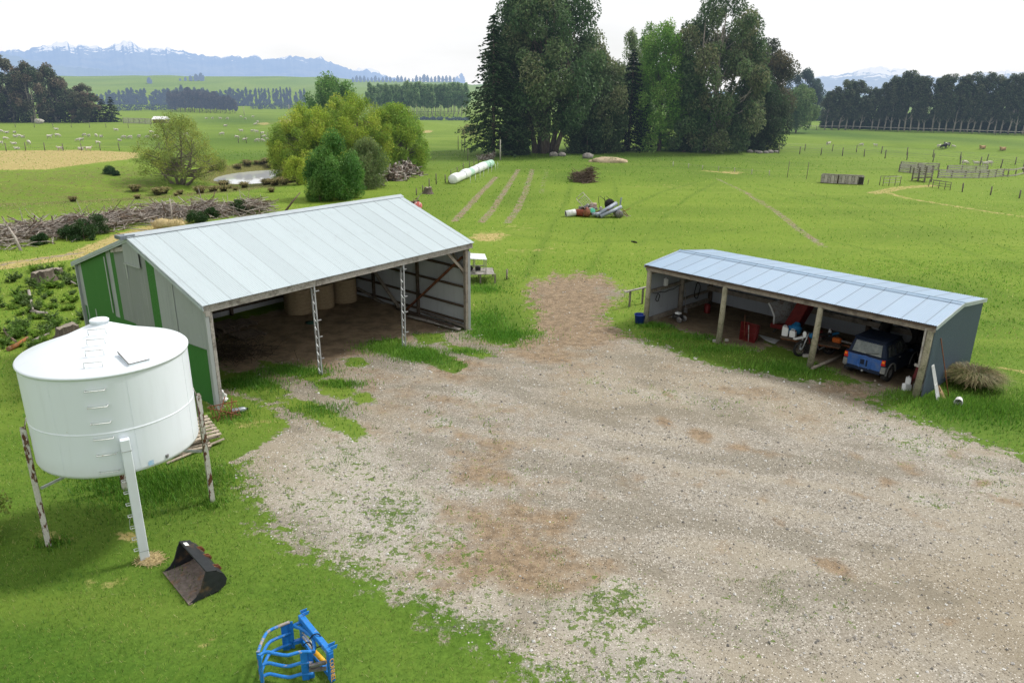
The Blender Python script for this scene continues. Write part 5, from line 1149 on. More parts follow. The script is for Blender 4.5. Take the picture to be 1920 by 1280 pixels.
# raised kennel beyond the barn
p = flat(893, 526); t = thing('raised_kennel', 'raised timber kennel platform with white flat roof just beyond the barn end', 'kennel', (p.x, p.y, 0), .12)
mpk = mpp(p)
mb = MB(); mb.prism([(-.75, -.45, 1.32), (.55, -.45, 1.24), (.55, .95, 1.24), (-.75, .95, 1.32)], (0, 0, .04)); mb.build('roof_sheet', mat('white_roof_sheet', (.72, .74, .74), (.5, .52, .52), .5, ns=3), t)
for x in (-.68, -.1, .5):
    for y in (-.4, .9): mb = MB(); mb.beam((x, y, .45), (x, y, 1.26), .045, .045); mb.build('roof_post', M_timber_grey, t)
mb = MB()
for k in range(8): mb.box((-.1+.12, -.4+k*.19, .46), (1.9, .17, .03))
mb.build('deck_boards', M_timber_grey, t)
for x in (-.7, .2, 1.0):
    for y in (-.4, .9): mb = MB(); mb.beam((x, y, -.1), (x, y, .45), .08, .08); mb.build('leg', M_timber, t)
mb = MB(); mb.beam((-.7, -.45, .62), (.5, -.45, .62), .03, .05); mb.beam((-.7, .92, .62), (.5, .92, .62), .03, .05); mb.build('rail', M_timber_grey, t)
mb = MB(); mb.ell((-.35, .3, .62), (.2, .14, .16), 10, 6); mb.box((.1, .3, .6), (.3, .25, .22)); mb.build('bedding', M_black, t)
p = flat(950, 523); mb = MB(); mb.tube([(0, 0, -.1), (.02, 0, .55)], .05, 8); tag(mb.build('wooden_stake', M_timber, loc=p), 'short wooden stake right of the raised kennel', 'stake')
# ------------------------------------------------------------------ inside and around the machinery shed
M_carblue = mat('dusty_blue_car_paint', (.018, .085, .29), (.07, .115, .22), .42, ns=3, th=(.45, .8), var=.12, spec=.5)
M_carshade = mat('shaded_blue_car_paint', (.010, .018, .04), (.02, .025, .035), .55, ns=4, spec=.2)  # the car's blue, darkened in the colour for the shade inside the shed
M_glass = mat('dusty_dark_glass', (.03, .035, .035), (.12, .13, .12), .15, ns=3, spec=.6)
M_rglass = mat('rear_glass_painted_reflection', (.12, .14, .135), (.20, .215, .20), .3, ns=2, spec=.4)  # reflection on the rear glass put in as a paler base colour
M_grey = mat('grey_bumper_plastic', (.16, .165, .16), (.24, .23, .21), .7, ns=5)
M_lred = mat('red_lamp_lens', (.45, .015, .01), None, .2, var=.05); M_lor = mat('orange_lamp_lens', (.75, .20, .02), None, .2, var=.05)
A_, B_ = flat(1600, 702), flat(1664, 714); rt = Vector((math.cos(SF.a-.06), math.sin(SF.a-.06), 0)); mid = B_-rt*.72
rz = math.atan2(rt.y, rt.x)
car = thing('off_road_car', 'dusty blue small off-road car parked nose-in in the right bay of the shed', 'car', mid, rz)
hw = .84
arc = lambda cy_, r, a0, a1, n=8: [(cy_+r*math.cos(a0+(a1-a0)*i/n), .34+r*math.sin(a0+(a1-a0)*i/n)) for i in range(n+1)]
side = [(-.55, .42), (-.60, .62), (-.585, .98), (-.50, 1.03), (1.75, 1.02), (2.45, .98), (2.92, .86), (3.0, .66), (2.98, .40), (2.62, .34)]+arc(2.2, .40, 0, PI)+[(1.78, .32), (.42, .32)]+arc(0, .40, 0, PI)
mb = MB(); mb.prism([(-hw, y, z) for y, z in side], (2*hw, 0, 0)); mb.build('body', M_carshade, car, bevel=.035)
mb = MB(); lo_, hi_ = [(-hw+.05, -.50), (hw-.05, -.50), (hw-.05, 1.78), (-hw+.05, 1.78)], [(-.62, -.36), (.62, -.36), (.62, 1.12), (-.62, 1.12)]
mb.add([(x, y, 1.0) for x, y in lo_]+[(x, y, 1.60) for x, y in hi_], [(0, 1, 5, 4), (1, 2, 6, 5), (2, 3, 7, 6), (3, 0, 4, 7), (4, 5, 6, 7), (3, 2, 1, 0)]); mb.build('cabin', M_carshade, car, bevel=.05)
mb = MB(); mb.prism([(-.66, -.38, 1.60), (.66, -.38, 1.60), (.64, 1.1, 1.60), (-.64, 1.1, 1.60)], (0, 0, .055)); mb.build('roof', M_carshade, car, bevel=.025)
# tailgate with the spare-wheel recess
mb = MB(); mb.prism([(-.66, -.612, .50), (.66, -.612, .50), (.70, -.60, .98), (-.70, -.60, .98)], (0, -.022, 0)); tg = mb.build('tailgate', M_carblue, car, bevel=.01)
mb = MB(); mb.lathe([(.255, 0), (.275, .02), (.30, .02), (.315, 0)], 32, (0.02, -.632, .70), axis=(0, -1, 0)); mb.lathe([(.0, .012), (.20, .012), (.24, .0)], 32, (0.02, -.632, .70), axis=(0, -1, 0)); mb.build('wheel_mount_ring', M_carblue, tg)
mb = MB(); mb.box((-.06, -.65, .74), (.16, .03, .2)); mb.box((.12, -.65, .72), (.05, .03, .26)); mb.build('spare_wheel_bracket', M_carshade, tg)
mb = MB(); mb.prism([(-.585, -.505, 1.06), (.585, -.505, 1.06), (.52, -.375, 1.50), (-.52, -.375, 1.50)], (0, -.02, .004)); gl = mb.build('rear_window', M_rglass, car)
mb = MB(); mb.beam((.0, -.545, 1.08), (.48, -.51, 1.19), .018, .012); mb.build('rear_wiper', M_black, gl)
for s_ in (-1, 1):
    mb = MB(); mb.prism([(s_*.66, -.61, .78), (s_*.835, -.60, .78), (s_*.82, -.585, 1.0), (s_*.69, -.595, 1.0)], (0, -.035, 0)); lm_ = mb.build('tail_lamp', M_lred, car, bevel=.006)
    mb = MB(); mb.box((s_*.76, -.645, .93), (.10, .02, .08)); mb.build('lamp_lens', M_lor, lm_)
    mb = MB(); mb.prism([(s_*.66, -.64, .44), (s_*.86, -.62, .44), (s_*.86, -.60, .72), (s_*.68, -.615, .72)], (0, .12, 0)); mb.build('bumper_corner', M_grey, car, bevel=.015)
    mb = MB(); mb.box((s_*.76, -.42, .25), (.19, .015, .16)); mb.build('mud_flap', M_black, car)
    mb = MB(); x = s_*.775
    mb.prism([(s_*(hw-.045), -.30, 1.07), (s_*(hw-.045), .30, 1.07), (s_*.665, .22, 1.50), (s_*.665, -.22, 1.50)], (s_*.012, 0, 0)); mb.build('side_window', M_glass, car)
    mb = MB(); mb.prism([(s_*(hw-.045), .42, 1.07), (s_*(hw-.045), 1.55, 1.07), (s_*.665, 1.1, 1.50), (s_*.665, .34, 1.50)], (s_*.012, 0, 0)); mb.build('door_window', M_glass, car)
    mb = MB(); mb.ell((s_*.97, 1.36, 1.08), (.10, .06, .075), 10, 6); mb.beam((s_*.82, 1.36, 1.05), (s_*.95, 1.36, 1.07), .04, .04); mb.build('wing_mirror', M_carshade, car)
    mb = MB(); mb.box((s_*(hw+.01), .62, .92), (.03, .14, .035)); mb.build('door_handle', M_galv, car)
    mb = MB()
    for cy_ in (0, 2.2):
        vs = [];  n = 10
        for i in range(n+1):
            a_ = PI*i/n
            for r_ in (.395, .455): vs.append((s_*(hw+.028), cy_+r_*math.cos(a_), .34+r_*math.sin(a_)))
        o_ = len(mb.v); mb.prism([vs[2*i] for i in range(n+1)]+[vs[2*i+1] for i in range(n, -1, -1)], (-s_*.06, 0, 0))
    mb.build('wheel_arch_trim', M_grey, car)
mb = MB(); mb.b2((-.68, -.66, .36), (.68, -.55, .50)); mb.build('rear_bumper', M_carshade, car, bevel=.02)
mb = MB(); mb.tube([(0.02, -.60, .38), (.02, -.75, .38)], .025, 8); mb.ell((.02, -.76, .42), (.03, .03, .03), 8, 6); mb.build('tow_ball', M_galv, car)
mb = MB(); mb.prism([(-.6, 1.80, 1.05), (.6, 1.80, 1.05), (.55, 1.16, 1.52), (-.55, 1.16, 1.52)], (0, .012, .01)); mb.build('windscreen', M_glass, car)
for cy_ in (0, 2.2):
    for s_ in (-1, 1):
        mb = MB(); mb.lathe([(.19, -.10), (.31, -.105), (.342, -.07), (.342, .07), (.31, .105), (.19, .10)], 28, (s_*.75, cy_, .342), axis=(1, 0, 0)); wl = mb.build('wheel', M_black, car)
        mb = MB(); mb.lathe([(0, .06), (.06, .08), (.12, .05), (.195, .09)], 20, (s_*.74, cy_, .342), axis=(s_, 0, 0)); mb.build('rim', M_steel, wl)

car.scale = (.91, .91, .91)

# big tractor tyres behind the car
def tyre(label, px, py, z, R, Wd, lean, u=None):
    P = SF.w(*u); t = thing('tractor_tyre', label, 'tyre', (P.x, P.y, z), SF.a, 'tractor tyres')
    M_ = Matrix.Rotation(lean, 3, 'X'); ax_ = M_ @ Vector((0, -1, 0)); c0 = Vector((0, 0, 0))
    mb = MB(); r = R; pr_ = [(r*.58, -Wd*.36), (r*.72, -Wd*.5), (r*.92, -Wd*.47), (r*.98, -Wd*.3), (r*.98, Wd*.3), (r*.92, Wd*.47), (r*.72, Wd*.5), (r*.58, Wd*.36), (r*.60, 0), (r*.58, -Wd*.36)]
    mb.lathe(pr_, 40, (0, 0, 0), axis=ax_); ty = mb.build('tyre_casing', M_black, t)
    mb = MB(); q0 = Vector((0, 0, 1)).rotation_difference(ax_).to_matrix()
    for k in range(22):
        a_ = 2*PI*k/22
        for s_ in (-1, 1):
            p0 = q0 @ Vector((r*.985*math.cos(a_), r*.985*math.sin(a_), 0)); p1 = q0 @ Vector((r*.97*math.cos(a_+.22), r*.97*math.sin(a_+.22), s_*Wd*.46)); mb.beam(p0, p1, .05, .05, up=p0.normalized())
    mb.build('tread_lugs', M_black, ty)
tyre('big tractor tyre standing behind the roof of the car', 0, 0, .80, .82, .42, .12, (9.35, 4.55)); tyre('big tractor tyre standing between the car and the end wall', 0, 0, .74, .78, .40, .16, (10.85, 4.3))

# dirt bike
F_ = flat(1499, 668); d = flat(1552, 664)-F_; d.z = 0; d.normalize(); bk = thing('dirt_bike', 'blue and white farm dirt bike leaning beside the third pole post', 'motorbike', F_, math.atan2(d.y, d.x))
for x in (0, 1.32):
    mb = MB(); r_ = .33; mb.lathe([(r_-.09, -.035), (r_-.03, -.05), (r_, -.02), (r_, .02), (r_-.03, .05), (r_-.09, .035), (r_-.09, -.035)], 30, (x, 0, r_), axis=(0, 1, 0)); wl = mb.build('wheel', M_black, bk)
    mb = MB()
    for k in range(14): a_ = 2*PI*k/14; mb.tube([(x, (.02 if k % 2 else -.02), r_), (x+.24*math.cos(a_), 0, r_+.24*math.sin(a_))], .004, 4, caps=False)
    mb.lathe([(0, -.06), (.05, -.06), (.05, .06), (0, .06)], 12, (x, 0, r_), axis=(0, 1, 0)); mb.build('spokes', M_galv, wl)
for y in (-.09, .09): mb = MB(); mb.tube([(0, y, .33), (.20, y, .98)], [.028, .022], 8); mb.build('fork_leg', M_galv, bk)
M_bkblue = mat('faded_blue_plastic', (.02, .16, .36), (.04, .22, .42), .5, ns=6)
mb = MB(); mb.prism([(-.36, -.07, .74), (.02, -.09, .80), (.16, -.06, .82), (.16, .06, .82), (.02, .09, .80), (-.36, .07, .74)], (0, 0, .025)); mb.build('front_mudguard', M_white, bk)
mb = MB(); mb.tube([(.24, -.40, 1.10), (.22, -.22, 1.05), (.21, 0, 1.02), (.22, .22, 1.05), (.24, .40, 1.10)], .014, 7); mb.build('handlebar', M_blackpaint, bk)
mb = MB(); mb.ell((.09, 0, .93), (.05, .11, .12), 12, 8); mb.build('headlamp', M_white, bk)
mb = MB(); mb.ell((.48, 0, .86), (.24, .13, .13), 12, 8); mb.build('fuel_tank', M_bkblue, bk)
mb = MB(); mb.b2((.62, -.11, .82), (1.3, .11, .90)); mb.build('seat', M_black, bk, bevel=.03)
mb = MB(); mb.prism([(1.15, -.08, .80), (1.62, -.07, .88), (1.62, .07, .88), (1.15, .08, .80)], (0, 0, .025)); mb.build('rear_mudguard', M_bkblue, bk)
mb = MB(); mb.ell((.62, 0, .42), (.2, .14, .17), 10, 7); mb.lathe([(.09, -.12), (.11, 0), (.09, .12)], 12, (.56, 0, .62), axis=(.3, 0, 1)); mb.build('engine', M_steel, bk)
mb = MB(); mb.tube([(.22, 0, .95), (.45, 0, .35), (.8, 0, .3)], .022, 7); mb.tube([(.22, 0, .92), (.75, 0, .78), (1.25, 0, .82)], .02, 7); mb.tube([(1.32, .1, .33), (.8, .08, .38), (.8, .05, .78)], .02, 7); mb.build('frame', M_red, bk)
mb = MB(); mb.tube([(.5, -.13, .5), (.75, -.16, .3), (1.1, -.15, .5), (1.4, -.14, .58)], [.02, .025, .04, .04], 8); mb.build('exhaust', M_steel, bk)
# low trailer with cans and tools
tp = SF.loc(flat(1545, 652)); P = SF.w(6.9, 1.95); tr_ = thing('farm_trailer', 'low flat timber trailer loaded with cans and tools behind the dirt bike', 'trailer', P, SF.a+.25)
mb = MB()
for k in range(6): mb.box((0, -.55+k*.22, .56), (2.3, .20, .035))
mb.build('deck', M_timber_dark, tr_)
for s_ in (-1, 1): mb = MB(); mb.lathe([(.06, -.07), (.22, -.08), (.26, -.05), (.26, .05), (.22, .08), (.06, .07)], 20, (.1, s_*.66, .26), axis=(0, 1, 0)); mb.build('wheel', M_black, tr_)
mb = MB(); mb.beam((-1.1, -.5, .5), (1.1, -.5, .5), .06, .09); mb.beam((-1.1, .5, .5), (1.1, .5, .5), .06, .09); mb.beam((.1, -.65, .27), (.1, .65, .27), .05, .05); mb.beam((1.1, 0, .5), (1.9, 0, .42), .06, .06); mb.build('chassis', M_rust, tr_)
def on_trailer(x, y): q_ = Vector((P.x, P.y, 0))+Matrix.Rotation(SF.a+.25, 3, 'Z') @ Vector((x, y, 0)); return (q_.x, q_.y, .578)
def jerry(label, loc, rz, mt, sx=.14, sy=.2, h=.32, grp=None):
    t = thing('plastic_can', label, 'can', loc, rz, grp)
    mb = MB(); mb.prism([(-sx, -sy/2, 0), (sx, -sy/2, 0), (sx, -sy/2, h*.82), (sx*.5, -sy/2, h), (-sx, -sy/2, h)], (0, sy, 0)); mb.build('body', mt, t, bevel=.018)
    mb = MB(); mb.lathe([(0, 0), (.03, 0), (.03, .035), (0, .035)], 10, (sx*.72, 0, h*.9)); mb.build('cap', M_red, t)
    mb = MB(); mb.tube([(-sx*.8, 0, h), (-sx*.6, 0, h+.05), (sx*.2, 0, h+.05), (sx*.4, 0, h)], .013, 6); mb.build('handle', mt, t); return t
jerry('taller white plastic can at the left end of the trailer', on_trailer(-1.02, -.35), SF.a+.4, M_white, .12, .2, .38); jerry('shorter white plastic can second on the trailer', on_trailer(-.70, -.38), SF.a+.1, M_white, .12, .2, .28)
mb = MB(); g = random.Random(2); mb.ell((0, 0, .2), (.3, .2, .22), 14, 9, jit=.2, rng=g); mb.ell((.15, .15, .3), (.16, .16, .17), 10, 7, jit=.15, rng=g); tag(mb.build('blue_bag', M_bkblue, loc=on_trailer(-.75, .05)), 'lumpy blue bag on the trailer behind the white cans', 'bag')
t = thing('chainsaw', 'orange chainsaw lying at the right end of the trailer', 'chainsaw', on_trailer(.95, -.1), SF.a)
M_or = mat('orange_plastic', (.55, .12, .015), (.4, .09, .015), .5, ns=6)
mb = MB(); mb.b2((-.18, -.1, 0), (.16, .1, .2)); mb.build('body', M_or, t, bevel=.03); mb = MB(); mb.prism([(.15, 0, .06), (.55, 0, .07), (.58, 0, .10), (.55, 0, .14), (.15, 0, .15)], (0, .015, 0)); mb.build('guide_bar', M_steel, t); mb = MB(); mb.tube([(-.1, 0, .2), (-.08, 0, .3), (.1, 0, .3), (.13, 0, .2)], .014, 6); mb.build('handle', M_black, t)
t = thing('small_engine', 'dark red small engine with fuel tank on the middle of the trailer', 'engine', on_trailer(.2, .0), SF.a)
mb = MB(); mb.b2((-.22, -.18, 0), (.2, .18, .22)); mb.build('block', M_steel, t, bevel=.02); mb = MB(); mb.b2((-.2, -.14, .222), (.12, .14, .36)); mb.build('fuel_tank', M_red, t, bevel=.04); mb = MB(); mb.lathe([(.02, 0), (.13, .0), (.13, .06), (.02, .07)], 16, (.2, 0, .14), axis=(1, 0, 0)); mb.build('flywheel_cover', M_black, t)
mb = MB(); mb.b2((-.22, -.15, 0), (.22, .15, .18)); mb.b2((-.2, -.13, .182), (.2, .13, .2)); tag(mb.build('black_crate', M_blackpaint, loc=on_trailer(.58, .25)), 'black crate on the trailer beside the chainsaw', 'crate')
jerry('small white bottle standing on the black crate on the trailer', tuple(Vector(on_trailer(.58, .25))+Vector((0, 0, .2))), .3, M_white, .05, .09, .17)
# red implements
P = SF.w(5.15, 3.1); t = thing('red_implement', 'red upright seed hopper with dark curved white-edged chute in the shed', 'farm machine', P, SF.a)
mb = MB(); mb.prism([(.0, -.1, .55), (.5, -.1, .35), (.95, -.1, 1.55), (.5, -.1, 1.75)], (0, .75, 0)); mb.build('hopper', M_red, t, bevel=.02)
mb = MB(); mb.b2((-.55, -.25, .28), (.45, .45, .48)); mb.build('seat_box', M_red, t, bevel=.02)
mb = MB(); mb.tube([(-.72, -.32, 1.35), (-.55, -.34, 1.15), (-.38, -.34, .85), (-.36, -.33, .5)], .035, 8); mb.build('white_edge', M_white, t)
mb = MB(); cp = [(-.70, 1.36), (-.53, 1.16), (-.36, .86), (-.34, .5)]; cq = [(0.0, 1.62), (.12, 1.3), (.22, .95), (.2, .55)]
mb.add([(x, -.3, z) for x, z in cp]+[(x, .35, z) for x, z in cq], [(i, i+1, 5+i, 4+i) for i in range(3)], 0, True); mb.build('chute', M_steel, t)
mb = MB(); mb.beam((-.5, 0, .0), (-.3, 0, .3), .06, .06); mb.beam((.4, .3, 0), (.3, .2, .35), .06, .06); mb.beam((.6, -.05, 0), (.6, -.05, .7), .06, .06); mb.build('stand', M_blackpaint, t)
mb = MB(); mb.lathe([(.05, -.05), (.2, -.06), (.23, 0), (.2, .06), (.05, .05)], 18, (.75, -.2, .23), axis=(0, 1, 0)); mb.build('wheel', M_black, t)
P = flat(1400, 640); t = thing('red_barrow_tub', 'faded red steel barrow tub stood on end next to the first pole bay', 'barrow', P, SF.a)
mb = MB(); mb.add([(-.34, 0, 0), (.34, 0, 0), (.40, .1, .78), (-.40, .1, .78), (-.26, .42, .08), (.26, .42, .08), (.30, .45, .68), (-.30, .45, .68)], [(4, 5, 6, 7), (0, 4, 7, 3), (1, 2, 6, 5), (3, 7, 6, 2), (0, 1, 5, 4)]); mb.build('tub', M_red, t)
mb = MB(); mb.tube([(-.34, 0, 0), (.34, 0, 0), (.40, .1, .78), (-.40, .1, .78)], .02, 6, closed=True); mb.beam((-.2, .2, .1), (-.2, .3, .75), .05, .02); mb.beam((.2, .2, .1), (.2, .3, .75), .05, .02); mb.beam((-.36, .0, .4), (.37, .0, .4), .02, .02); mb.build('rim', M_red, t)
mb = MB(); a = flat(1403, 640); b = SF.w(*SF.hit(1404, 609, 1, SF.loc(a).y+.15)[:2], SF.hit(1404, 609, 1, SF.loc(a).y+.15).z); mb.tube([a, b], .018, 7); tag(mb.build('pale_handle', M_timber_grey), 'pale wooden tool handle leaning on the red barrow tub', 'tool handle')
mb = MB(); a = flat(1395, 642); c2 = SF.hit(1397, 590, 1, SF.loc(a).y+.1); mb.tube([a, SF.w(c2.x, c2.y, c2.z)], .010, 6); tag(mb.build('thin_rod', M_rust), 'thin rusty rod leaning on the red barrow tub', 'rod')
for k in range(5):
    mb = MB(); a = flat(1423+k*3, 628+k*2.2, .06+.025*k); b = flat(1461-k*2, 638+k*1.5, .06+.02*k); mb.beam(a, b, .05, .03)
    tag(mb.build('metal_rail', M_galv), 'grey metal rail in the loose bundle lying before the red hopper', 'rail', 'loose metal rails in the shed')
P = flat(1270, 602); t = thing('water_blaster', 'small wheeled motor pump with white top near the left end wall', 'pump', P, SF.a)
mb = MB(); mb.b2((-.22, -.15, .14), (.2, .15, .34)); mb.build('motor', M_blackpaint, t, bevel=.03); mb = MB(); mb.b2((-.12, -.12, .345), (.14, .12, .43)); mb.build('white_cover', M_white, t, bevel=.03)
for s_ in (-1, 1): mb = MB(); mb.lathe([(.03, -.03), (.12, -.035), (.145, 0), (.12, .035), (.03, .03)], 18, (.22, s_*.2, .145), axis=(0, 1, 0)); mb.build('wheel', M_steel, t)
mb = MB(); mb.tube([(-.2, -.14, .2), (-.4, -.14, .1), (-.42, .14, .1), (-.2, .14, .2)], .014, 6); mb.build('frame', M_steel, t)
P = SF.w(1.0, 3.6); t = thing('red_fuel_can', 'red fuel drum by the back end of the left wall', 'drum', P, 0); mb = MB(); mb.lathe([(.15, 0), (.155, .03), (.15, .06), (.15, .36), (.12, .42), (0, .43)], 18); mb.build('drum', M_red, t); mb = MB(); mb.lathe([(.03, 0), (.03, .1), (0, .1)], 8, (.06, 0, .42)); mb.build('spout', M_black, t)
# things on the left wall
q_ = SF.hit(1249, 548, 0, .16); t = jerry('white plastic can standing on the left wall rail of the shed', SF.w(.10, q_.y, 1.525), SF.a+1.4, M_white, .10, .14, .34)
for k, (px, py, r_, lb) in enumerate([(1234, 558, .17, 'loop of black hose hung on the left wall rail below the white can'), (1308, 545, .30, 'long loop of black hose hung in the back corner of the shed')]):
    mb = MB(); q_ = SF.hit(px, py, 0, .16); pts = [SF.w(.14+.02*math.sin(3*a_), q_.y+r_*.75*math.cos(a_), q_.z+r_*(1.0 if k == 0 else 1.3)*math.sin(a_)) for a_ in np.linspace(0, 4*PI, 40)]; mb.tube(pts, .02, 6); tag(mb.build('hose_loop', M_black), lb, 'hose')
mb = MB(); pts = [SF.w(.13, v, 1.36-.10*math.sin(PI*(v-.3)/2.2)+.02*math.sin(9*v)) for v in np.linspace(.3, 2.5, 18)]; mb.tube(pts, .015, 6); tag(mb.build('slack_cable', M_black), 'slack black cable hanging along the left wall rail', 'cable')
t = thing('hand_tool', 'long-handled pale shovel against the left wall post', 'shovel', SF.w(.35, 2.75), SF.a); mb = MB(); mb.tube([(0, 0, .2), (-.12, .0, 1.3)], .016, 6); mb.build('handle', M_timber_grey, t); mb = MB(); mb.prism([(-.09, 0, 0), (.11, 0, 0), (.11, .0, .22), (.03, 0, .27), (-.09, 0, .22)], (0, .012, 0)); mb.build('blade', M_steel, t)
# blue bucket and rail outside the left end
P = flat(1199, 605); t = thing('blue_bucket', 'blue plastic tub on the grass at the left end of the shed', 'bucket', P, 0); M_bb = mat('blue_plastic', (.015, .045, .28), (.02, .06, .3), .5, ns=5)
mb = MB(); mb.lathe([(0, .01), (.20, .01), (.245, .38), (.265, .385), (.265, .41), (.235, .41), (.235, .38), (.19, .03), (0, .03)], 26); mb.build('tub', M_bb, t); mb = MB(); mb.tube([(.25, 0, .39), (.2, .05, .30), (0, .12, .26), (-.2, .05, .30), (-.25, 0, .39)], .008, 5); mb.build('handle', M_galv, t)
a, b = flat(1180, 575), flat(1204, 569); t = thing('timber_rail', 'low timber rail on two posts left of the shed', 'rail', a, 0)
zt = hgt(a, 545); mb = MB(); d = b-a; d.z = 0; mb.beam(Vector((0, 0, zt))-d*.45, Vector((0, 0, zt))+d*1.25, .12, .05); mb.build('top_rail', M_timber_grey, t)
for q_ in (Vector((0, 0, 0)), d): mb = MB(); mb.beam(q_-Vector((0, 0, .1)), q_+Vector((0, 0, zt-.03)), .09, .09); mb.build('post', M_timber, t)
# right front corner
P = flat(1702, 732); 
for k, (dx, dy, z, lb) in enumerate([(-.06, 0, 0, 'white plastic can lying lowest beside the right corner post'), (.02, .12, .2, 'white plastic can stacked on another beside the right corner post'), (.32, -.05, 0, 'white plastic can half behind the right corner post')]):
    t = jerry(lb, (P.x+dx, P.y+dy, z+.0), .3+k*.8, M_white, .15, .17, .26 if k < 2 else .3, 'white drums by the corner post'); t.rotation_euler = (.12*(k-1), .1, .3+k*.8)
P = flat(1716, 728); t = thing('sack_truck', 'old red sack truck leaning inside the right corner post', 'sack truck', P, SF.a)
mb = MB(); mb.beam((-.16, 0, .1), (-.1, .25, 1.0), .03, .03); mb.beam((.16, 0, .1), (.1, .25, 1.0), .03, .03)
for f in (.2, .5, .8): mb.beam((-.15, .25*f, .1+.9*f), (.15, .25*f, .1+.9*f), .025, .02)
mb.build('frame', M_red, t); mb = MB(); mb.prism([(-.17, 0, .35), (.17, 0, .35), (.14, .14, .75), (-.14, .14, .75)], (0, .015, 0)); mb.build('back_plate', M_red, t)
for s_ in (-1, 1): mb = MB(); mb.lathe([(.02, -.03), (.1, -.03), (.12, 0), (.1, .03), (.02, .03)], 16, (s_*.2, .03, .12), axis=(1, 0, 0)); mb.build('wheel', M_black, t)
# leaning against the outside of the end wall
def wallpt(px, py, off=.06): q_ = SF.hit(px, py, 0, SL+off); return SF.w(*q_)
def lean_pt(pxg, pyg): return flat(pxg, pyg)
t0, b0_ = wallpt(1747, 686), flat(1757, 752); t = thing('metal_grate', 'white slatted metal grate leaning on the right end wall of the shed', 'grate', b0_)
wv = Vector((SF.ey.x, SF.ey.y, 0))*.26; tv = t0-b0_
mb = MB()
for f in np.linspace(0, 1, 4): mb.beam(wv*f, tv+wv*f*.8, .022, .022)
for f in (0.0, .45, 1.0): mb.beam(tv*f, tv*f+wv*(1-.2*f), .035, .02)
mb.build('grate_bars', M_white, t); mb = MB(); mb.prism([Vector((-.03, -.03, 0)), wv+Vector((-.03, -.03, 0)), wv+tv*.2+Vector((-.03, -.03, 0)), tv*.2+Vector((-.03, -.03, 0))], (.03, .02, 0)); mb.build('end_plate', M_galv, t)
P = flat(1770, 750); tt = wallpt(1757, 722); mb = MB(); d = tt-P; ax_ = d.normalized(); mb.lathe([(0, 0), (.07, .01), (.09, .1), (.085, d.length*.5), (.07, d.length*.9), (0, d.length)], 12, axis=ax_); tag(mb.build('brown_sack', mat('tan_sack', (.34, .24, .12), (.22, .15, .08), .9, ns=5, bump=.4), loc=P), 'narrow tan sack leaning on the end wall beside the white grate', 'sack')
mb = MB(); mb.tube([flat(1779, 745), wallpt(1764, 634)], .018, 7); tag(mb.build('rusty_pole', M_rust), 'long thin rusty pole leaning high against the right end wall', 'pole')
mb = MB(); mb.tube([flat(1766, 740), wallpt(1752, 700)], .012, 6); tag(mb.build('thin_bar', M_blackpaint), 'short black bar leaning behind the tan sack', 'bar')
P = flat(1797, 755); t = thing('white_bucket', 'white bucket tipped on its side in the grass by the end wall', 'bucket', (P.x, P.y, .13), .6); mb = MB(); mb.lathe([(0, 0), (.105, 0), (.13, .26), (.137, .26), (.137, .28), (.122, .28), (.1, .01), (0, .01)], 24, (0, 0, 0), axis=(-.9, -.35, -.08)); mb.build('pail', M_white, t)
mb = MB(); mb.tube([(-.22, -.2, .06), (-.34, -.14, .0), (-.28, .06, -.02)], .006, 5); mb.build('handle', M_galv, t)
for k, (px, py, sx, lb) in enumerate([(1515, 668, .30, 'pale concrete block lying at the foot of the third pole post'), (1342, 641, .16, 'flat pale stone at the foot of the second pole post'), (1362, 640, .10, 'small white stone right of the second pole post')]):
    P = flat(px, py); mb = MB(); mb.box((0, 0, .05), (sx*1.6, sx*.7, .12)); tag(mb.build('concrete_block', mat('pale_concrete', (.42, .40, .36), (.28, .27, .24), .9, ns=7, bump=.3), loc=P, bevel=.02), lb, 'block'); 
mb = MB(); mb.tube([flat(1523, 690, .12), flat(1595, 660, .10)], .06, 8); tag(mb.build('fallen_pole', M_timber), 'grey timber pole lying on the ground left of the car', 'pole')
